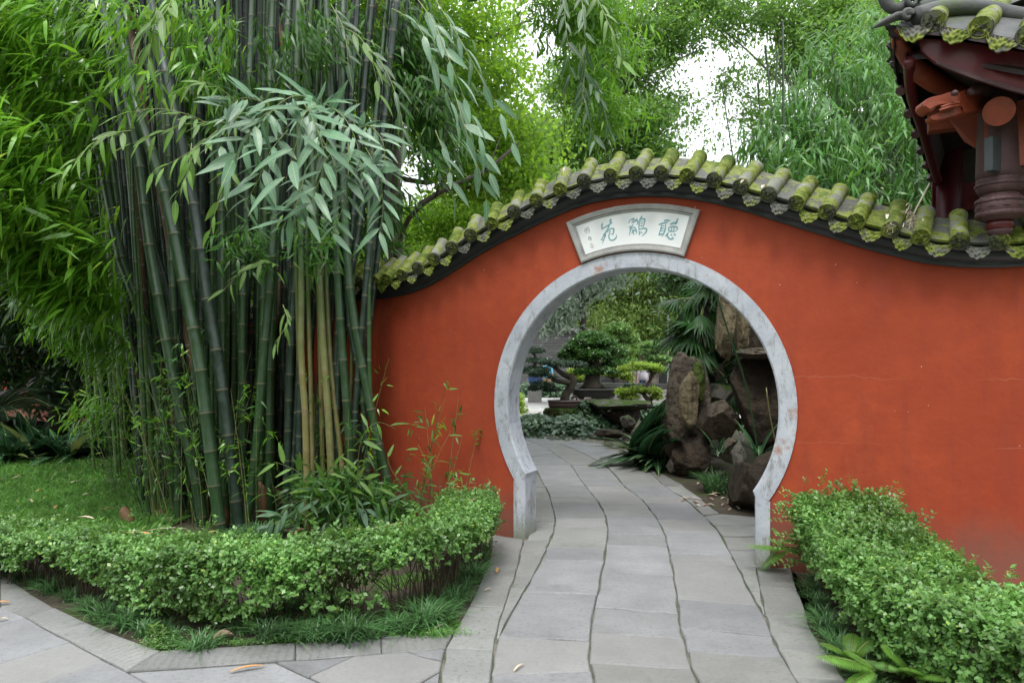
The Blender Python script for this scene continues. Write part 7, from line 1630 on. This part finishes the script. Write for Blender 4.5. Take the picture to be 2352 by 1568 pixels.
# hip ridge and its scroll
rp = [P(2085, 34, 4.5), P(2130, 10, 4.55), P(2200, -2, 4.7), P(2300, -12, 4.95), P(2400, -40, 5.2), APEX]
mb = MB(); q = catmull(rp, .08); mb.tube(q, [.05+.035*min(1, i/12) for i in range(len(q))], 12); mb.build('hip_ridge', M_greyroof, pav, True)
mb = MB(); q2 = [p+Vector((0, -.02, .10)) for p in q]; mb.tube(q2, .03, 8); mb.build('ridge_cap', M_greyroof, pav, True)
mb = MB(); q3 = catmull([P(2104, 38, 4.42), P(2170, 20, 4.46), P(2260, 22, 4.48), P(2352, 40, 4.42), P(2480, 50, 4.35)], .06); mb.tube(q3, .055, 10); mb.build('mortar_band', M_greyroof, pav, True)
def scroll(c, r, turns, w, name, sgn=1, sq=1.0):
    pts = [c+Vector((math.cos(a)*rr*sgn*.9, 0, math.sin(a)*rr*sq)) for a, rr in [(t*2*math.pi*turns/30, r*(1-.78*t/30)) for t in range(31)]]
    mb = MB(); mb.tube(pts, [w*(1-.5*i/30) for i in range(31)], 8); return mb.build(name, M_greyroof, pav, True)
scroll(P(2062, -8, 4.5), .13, 1.6, .045, 'scroll_ornament'); scroll(P(2096, 2, 4.45), .05, 1.3, .022, 'scroll_ornament'); scroll(P(2084, 35, 4.42), .035, 1.3, .02, 'scroll_ornament')
mb = MB(); mb.tube([P(2090, 34, 4.44), P(2060, 38, 4.46), P(2030, 52, 4.48), P(2003, 66, 4.5)], [.045, .042, .035, .006], 10, flat=.6); mb.build('ridge_spike', M_greyroof, pav, True)
# curved red fascia board under the tiles
def board(top, bot, yoff, th, name, mat):
    mb = MB(); A = catmull(top, .05); B = catmull(bot, .05); n_ = min(len(A), len(B)); V = []
    for i in range(n_):
        a = A[int(i*(len(A)-1)/(n_-1))]+bk*yoff; b_ = B[int(i*(len(B)-1)/(n_-1))]+bk*yoff; V += [a, b_, b_+bk*th, a+bk*th]
    mb.add(V, [(i*4+j, i*4+(j+1) % 4, (i+1)*4+(j+1) % 4, (i+1)*4+j) for i in range(n_-1) for j in range(4)]+[(0, 1, 2, 3), tuple((n_-1)*4+j for j in (3, 2, 1, 0))]); return mb.build(name, mat, pav)
board([P(2112, 82, 4.40), P(2166, 84, 4.34), P(2234, 92, 4.29), P(2352, 112, 4.2), P(2500, 130, 4.05), P(2800, 140, 3.86)], [P(2118, 108, 4.40), P(2153, 137, 4.36), P(2234, 169, 4.30), P(2352, 205, 4.22), P(2500, 235, 4.07), P(2800, 260, 3.88)], .05, .04, 'fascia_board', M_red)
board([P(2150, 134, 4.36), P(2234, 165, 4.30), P(2352, 201, 4.22), P(2500, 231, 4.07)], [P(2152, 141, 4.36), P(2234, 174, 4.30), P(2352, 210, 4.22), P(2500, 240, 4.07)], .035, .02, 'fascia_moulding', M_maroon)
# orange hip rafter curving in from the tip
mb = MB(); hr_p = catmull([P(2060, 66, 4.52), P(2062, 95, 4.55), P(2085, 137, 4.6), P(2125, 175, 4.7), P(2175, 200, 4.85), P(2260, 215, 5.2), P(2330, 225, 5.6)], .05); mb.tube(hr_p, [.035+.03*min(1, i/6) for i in range(len(hr_p))], 10); mb.build('hip_rafter', M_orange, pav, True)
# rafters along the side eave
for i in range(9):
    a = on(sp_, L2, .5+i*.42)[0]; mb = MB(); d = (APEX-a).normalized(); mb.tube([a+Vector((.02, 0, -.2)), a+d*1.3+Vector((0, 0, -.42))], .035, 6); mb.build('rafter', M_maroon, pav)
mb = MB(); mb.tube([p+Vector((.10, 0, -.22)) for p in sp_], .035, 6); mb.build('eave_purlin', M_red, pav, True)
mb = MB(); mb.tube([p+Vector((.62, -.05, -.33)) for p in sp_[6:]], .05, 8); mb.build('eave_purlin', M_maroon, pav, True)
# beam, round tenon end and braces
CZ = 4.62; CX = (2296-1176)/1600*CZ
mb = MB(); mb.tube([P(2294, 256, 4.40), P(2310, 250, 4.9), P(2330, 240, 5.7)], .088, 40); mb.build('round_beam', M_orange, pav, False)
mb = MB(); mb.box(P(2225, 262, 4.95), (.5, .1, .2), Matrix.Rotation(-.44, 3, 'Z')); mb.build('tie_beam', M_orange, pav)
mb = MB(); mb.add([P(2170, 262, 4.9), P(2252, 262, 4.8), P(2252, 348, 4.8), P(2215, 326, 4.85), P(2170, 262, 5.0), P(2252, 262, 4.9), P(2252, 348, 4.9), P(2215, 326, 4.95)], [(0, 1, 2, 3), (7, 6, 5, 4), (0, 4, 5, 1), (1, 5, 6, 2), (2, 6, 7, 3), (3, 7, 4, 0)]); mb.build('corner_brace', M_orange, pav)
mb = MB(); mb.box(P(2420, 300, 4.45), (.75, .08, .42), Matrix.Rotation(-.44, 3, 'Z')); mb.build('tie_beam', M_orange, pav)
# carved beast-head bracket
hd_ = empty('bracket_head', (0, 0, 0)); hd_.parent = pav
hz = 4.42
def carve(outl, name, Zf_, th, mat):
    bm = bmesh.new(); D = lambda p, z: P(1952+.403*p[0], .403*p[1], z)
    outl = [tuple(v)[:2] for v in catmull([Vector((a, b_, 0)) for a, b_ in outl+outl[:1]], 12)][:-1]
    f = bm.faces.new([bm.verts.new(D(p, Zf_+max(0, (p[0]-620))*.0007)) for p in outl])
    r = bmesh.ops.extrude_face_region(bm, geom=[f]); bmesh.ops.translate(bm, verts=[v for v in r['geom'] if isinstance(v, bmesh.types.BMVert)], vec=(.01, th, 0))
    bmesh.ops.triangulate(bm, faces=[q for q in bm.faces if len(q.verts) > 4]); me = bm_mesh(name, bm); o = link(name, me, mat, hd_)
    bv = o.modifiers.new('b', 'BEVEL'); bv.width = .012; bv.segments = 3; bv.angle_limit = R(50); return o
carve([(420, 603), (424, 577), (460, 556), (520, 541), (575, 524), (610, 532), (640, 518), (680, 503), (735, 520), (820, 560), (820, 600), (740, 622), (655, 640), (640, 606), (585, 602), (535, 592), (500, 606), (470, 632), (440, 626)], 'upper_jaw', hz, .11, M_orange)
carve([(458, 662), (520, 633), (565, 606), (605, 598), (645, 612), (655, 640), (560, 672), (500, 686), (465, 682)], 'lower_jaw', hz+.02, .08, M_orange)
carve([(430, 600), (470, 585), (540, 575), (600, 580), (560, 590), (500, 600), (455, 622)], 'lip_ridge', hz-.012, .03, M_orange)
mb = MB(); cp_ = catmull([P(2228, 212, 4.42), P(2250, 203, 4.5), P(2268, 214, 4.56), P(2290, 216, 4.62)], .03); mb.tube(cp_, [.02+.022*math.sin(math.pi*i/(len(cp_)-1)) for i in range(len(cp_))], 8); mb.build('ear', M_maroon, hd_, True)
mb = MB(); mb.lathe(P(2193, 214, hz-.055), [(.001, -.02), (.018, -.012), (.022, 0), (.018, .012), (.001, .02)], 10); mb.build('eye', M_maroon, hd_, True)
for i in range(2):
    mb = MB(); a = P(2205-i*4, 236+i*7, hz-.01); mb.tube(catmull([a, a+Vector((-.06, -.01, -.012)), a+Vector((-.12, 0, -.03))], .02), .009, 6); mb.build('mane_lock', M_orange, hd_, True)
# hanging column with its carved lotus drop
def zy(y): return 1.6-(y-825)/1600*CZ
u_ = CZ/1600
hcol = empty('hanging_column', (CX, CZ, 0)); hcol.parent = pav
mb = MB(); mb.lathe((0, 0, 0), [(46*u_, zy(415)), (47*u_, zy(400)), (45*u_, zy(330)), (43*u_, zy(270)), (43*u_, zy(180))], 24); mb.build('shaft', M_maroon, hcol, True)
def ringp(prof, name, bumps=0, amp=.0, mat=M_maroon):
    mb = MB(); mb.lathe((0, 0, 0), [(r*u_, zy(y)) for r, y in prof], 72, 0, (lambda a: 1+amp*(1 if math.sin(a*bumps) > .2 else 0)) if bumps else None); return mb.build(name, mat, hcol, True)
ringp([(38, 449), (44, 440), (47, 432), (45, 424), (47, 416), (45, 410)], 'carved_ring')
ringp([(47.5, 430), (48.5, 428), (48.5, 425), (47.5, 423)], 'key_pattern', 22, .025)
ringp([(34, 460), (38, 452), (38, 448), (34, 440)], 'neck_ring')
ringp([(30, 508), (40, 503), (46, 492), (48, 478), (46, 464), (42, 455), (34, 450)], 'lotus_bulge')
ringp([(45.5, 500), (47.5, 496), (47.5, 491), (46, 488)], 'key_pattern', 24, .03); ringp([(47, 468), (48.5, 465), (47.5, 460), (44, 457)], 'key_pattern', 24, .03)
for i in range(10):
    a = i*2*math.pi/10; r = 47.5*u_; c = Vector((math.cos(a)*r, math.sin(a)*r, zy(479))); t = Vector((-math.sin(a), math.cos(a), 0)); o_ = Vector((math.cos(a), math.sin(a), 0))
    mb = MB()
    for kx, kz in ((1, 0), (-1, 0), (0, .5), (0, -.5)): mb.tube([c, c+t*kx*.022+Vector((0, 0, kz*.026))+o_*.002], [.006, .002], 5)
    mb.tube([c-o_*.002, c+o_*.008], [.007, .003], 6); fl = mb.build('carved_flower', M_maroon, hcol); fl['kind'] = 'stuff'
ringp([(24, 528), (27, 524), (27, 514), (25, 508)], 'drop_neck', mat=M_red); ringp([(10, 546), (20, 542), (25, 534), (25, 528)], 'drop_tip')
mb = MB(); mb.box((-40*u_, -.11, (zy(331)+zy(405))/2), (42*u_, .05, (405-331)*u_), Matrix.Rotation(.5, 3, 'Z')); mb.build('metal_plate', M_plate, hcol)
# dark body of the pavilion behind: posts, panels, lattice rails
A0 = Vector((4.15, 6.7, 0)); AR = A0+fr_*4.5; AL = A0+Vector((.56, .83, 0))*3.5
def wpan(a, b_, z0, z1, name, mat, th=.08):
    d = (b_-a); c = (a+b_)/2; mb = MB(); mb.box((0, 0, 0), (d.length, th, z1-z0)); o = mb.build(name, mat, pav); o.location = (c.x, c.y, (z0+z1)/2); o.rotation_euler.z = math.atan2(d.y, d.x)
for a, b_ in ((A0, AR), (A0, AL)):
    wpan(a, b_, 0, 3.9, 'wall_panel', M_shadeblack); wpan(a+Vector((0, -.06, 0)), b_+Vector((0, -.06, 0)), 3.0, 3.25, 'lintel', M_red, .1)
    for f in (0, .33, .66, 1):
        p = a.lerp(b_, f); mb = MB(); mb.tube([Vector((0, 0, 0)), Vector((0, 0, 4.0))], .13, 14); mb.build('post', M_red, pav, True, loc=(p.x, p.y-.06, 0))
# bits of debris caught on the wall tiles
M_straw = plain('bleached_straw', (.42, .36, .28), (.55, .49, .4), 20, .8, .2)
db = MB()
for i in range(60):
    p = P(2090+random.gauss(0, 9), 500+random.gauss(0, 16), 4.72); d = Vector((random.gauss(0, 1), random.gauss(0, 1), random.gauss(0, .8))).normalized()*random.uniform(.02, .05); db.tube([p, p+d], [.004, .002], 4, flat=.4)
for i in range(16):
    p = P(2045+random.gauss(0, 7), 518+random.gauss(0, 8), 4.7); d = Vector((random.gauss(0, 1), random.gauss(0, .5), random.gauss(0, .8))).normalized()*.04; db.tube([p, p+d], [.003, .002], 4, flat=.4)
o = db.build('straw_debris', M_straw, None); tag(o, 'bleached bamboo litter caught between two wall tiles under the pavilion', 'debris', kind='stuff')
thin('dry_stalk', [P(2098, 492, 4.75), P(2112, 465, 4.8), P(2135, 422, 4.85)], .006, M_straw, 'straight pale dry stalk standing up from the tile litter', 'stalk')
litter(P(2038, 500, 4.7), .16, .02, 60, M_straw, 'pale sheath lying over the tile beside the litter', name='dry_sheath', tilt=-20)
litter(P(1710, 420, 5.0), .07, .03, 30, M_straw, 'small pinkish leaf on the pan tiles right of the crest', tilt=-20)
litter(P(1755, 432, 4.95), .08, .03, 50, M_straw, 'pale leaf lying between tiles on the right slope', tilt=-20)
litter(P(1297, 392, 5.95), .07, .02, 60, M_straw, 'tiny dry leaf standing on a tile left of the crest', tilt=-50)
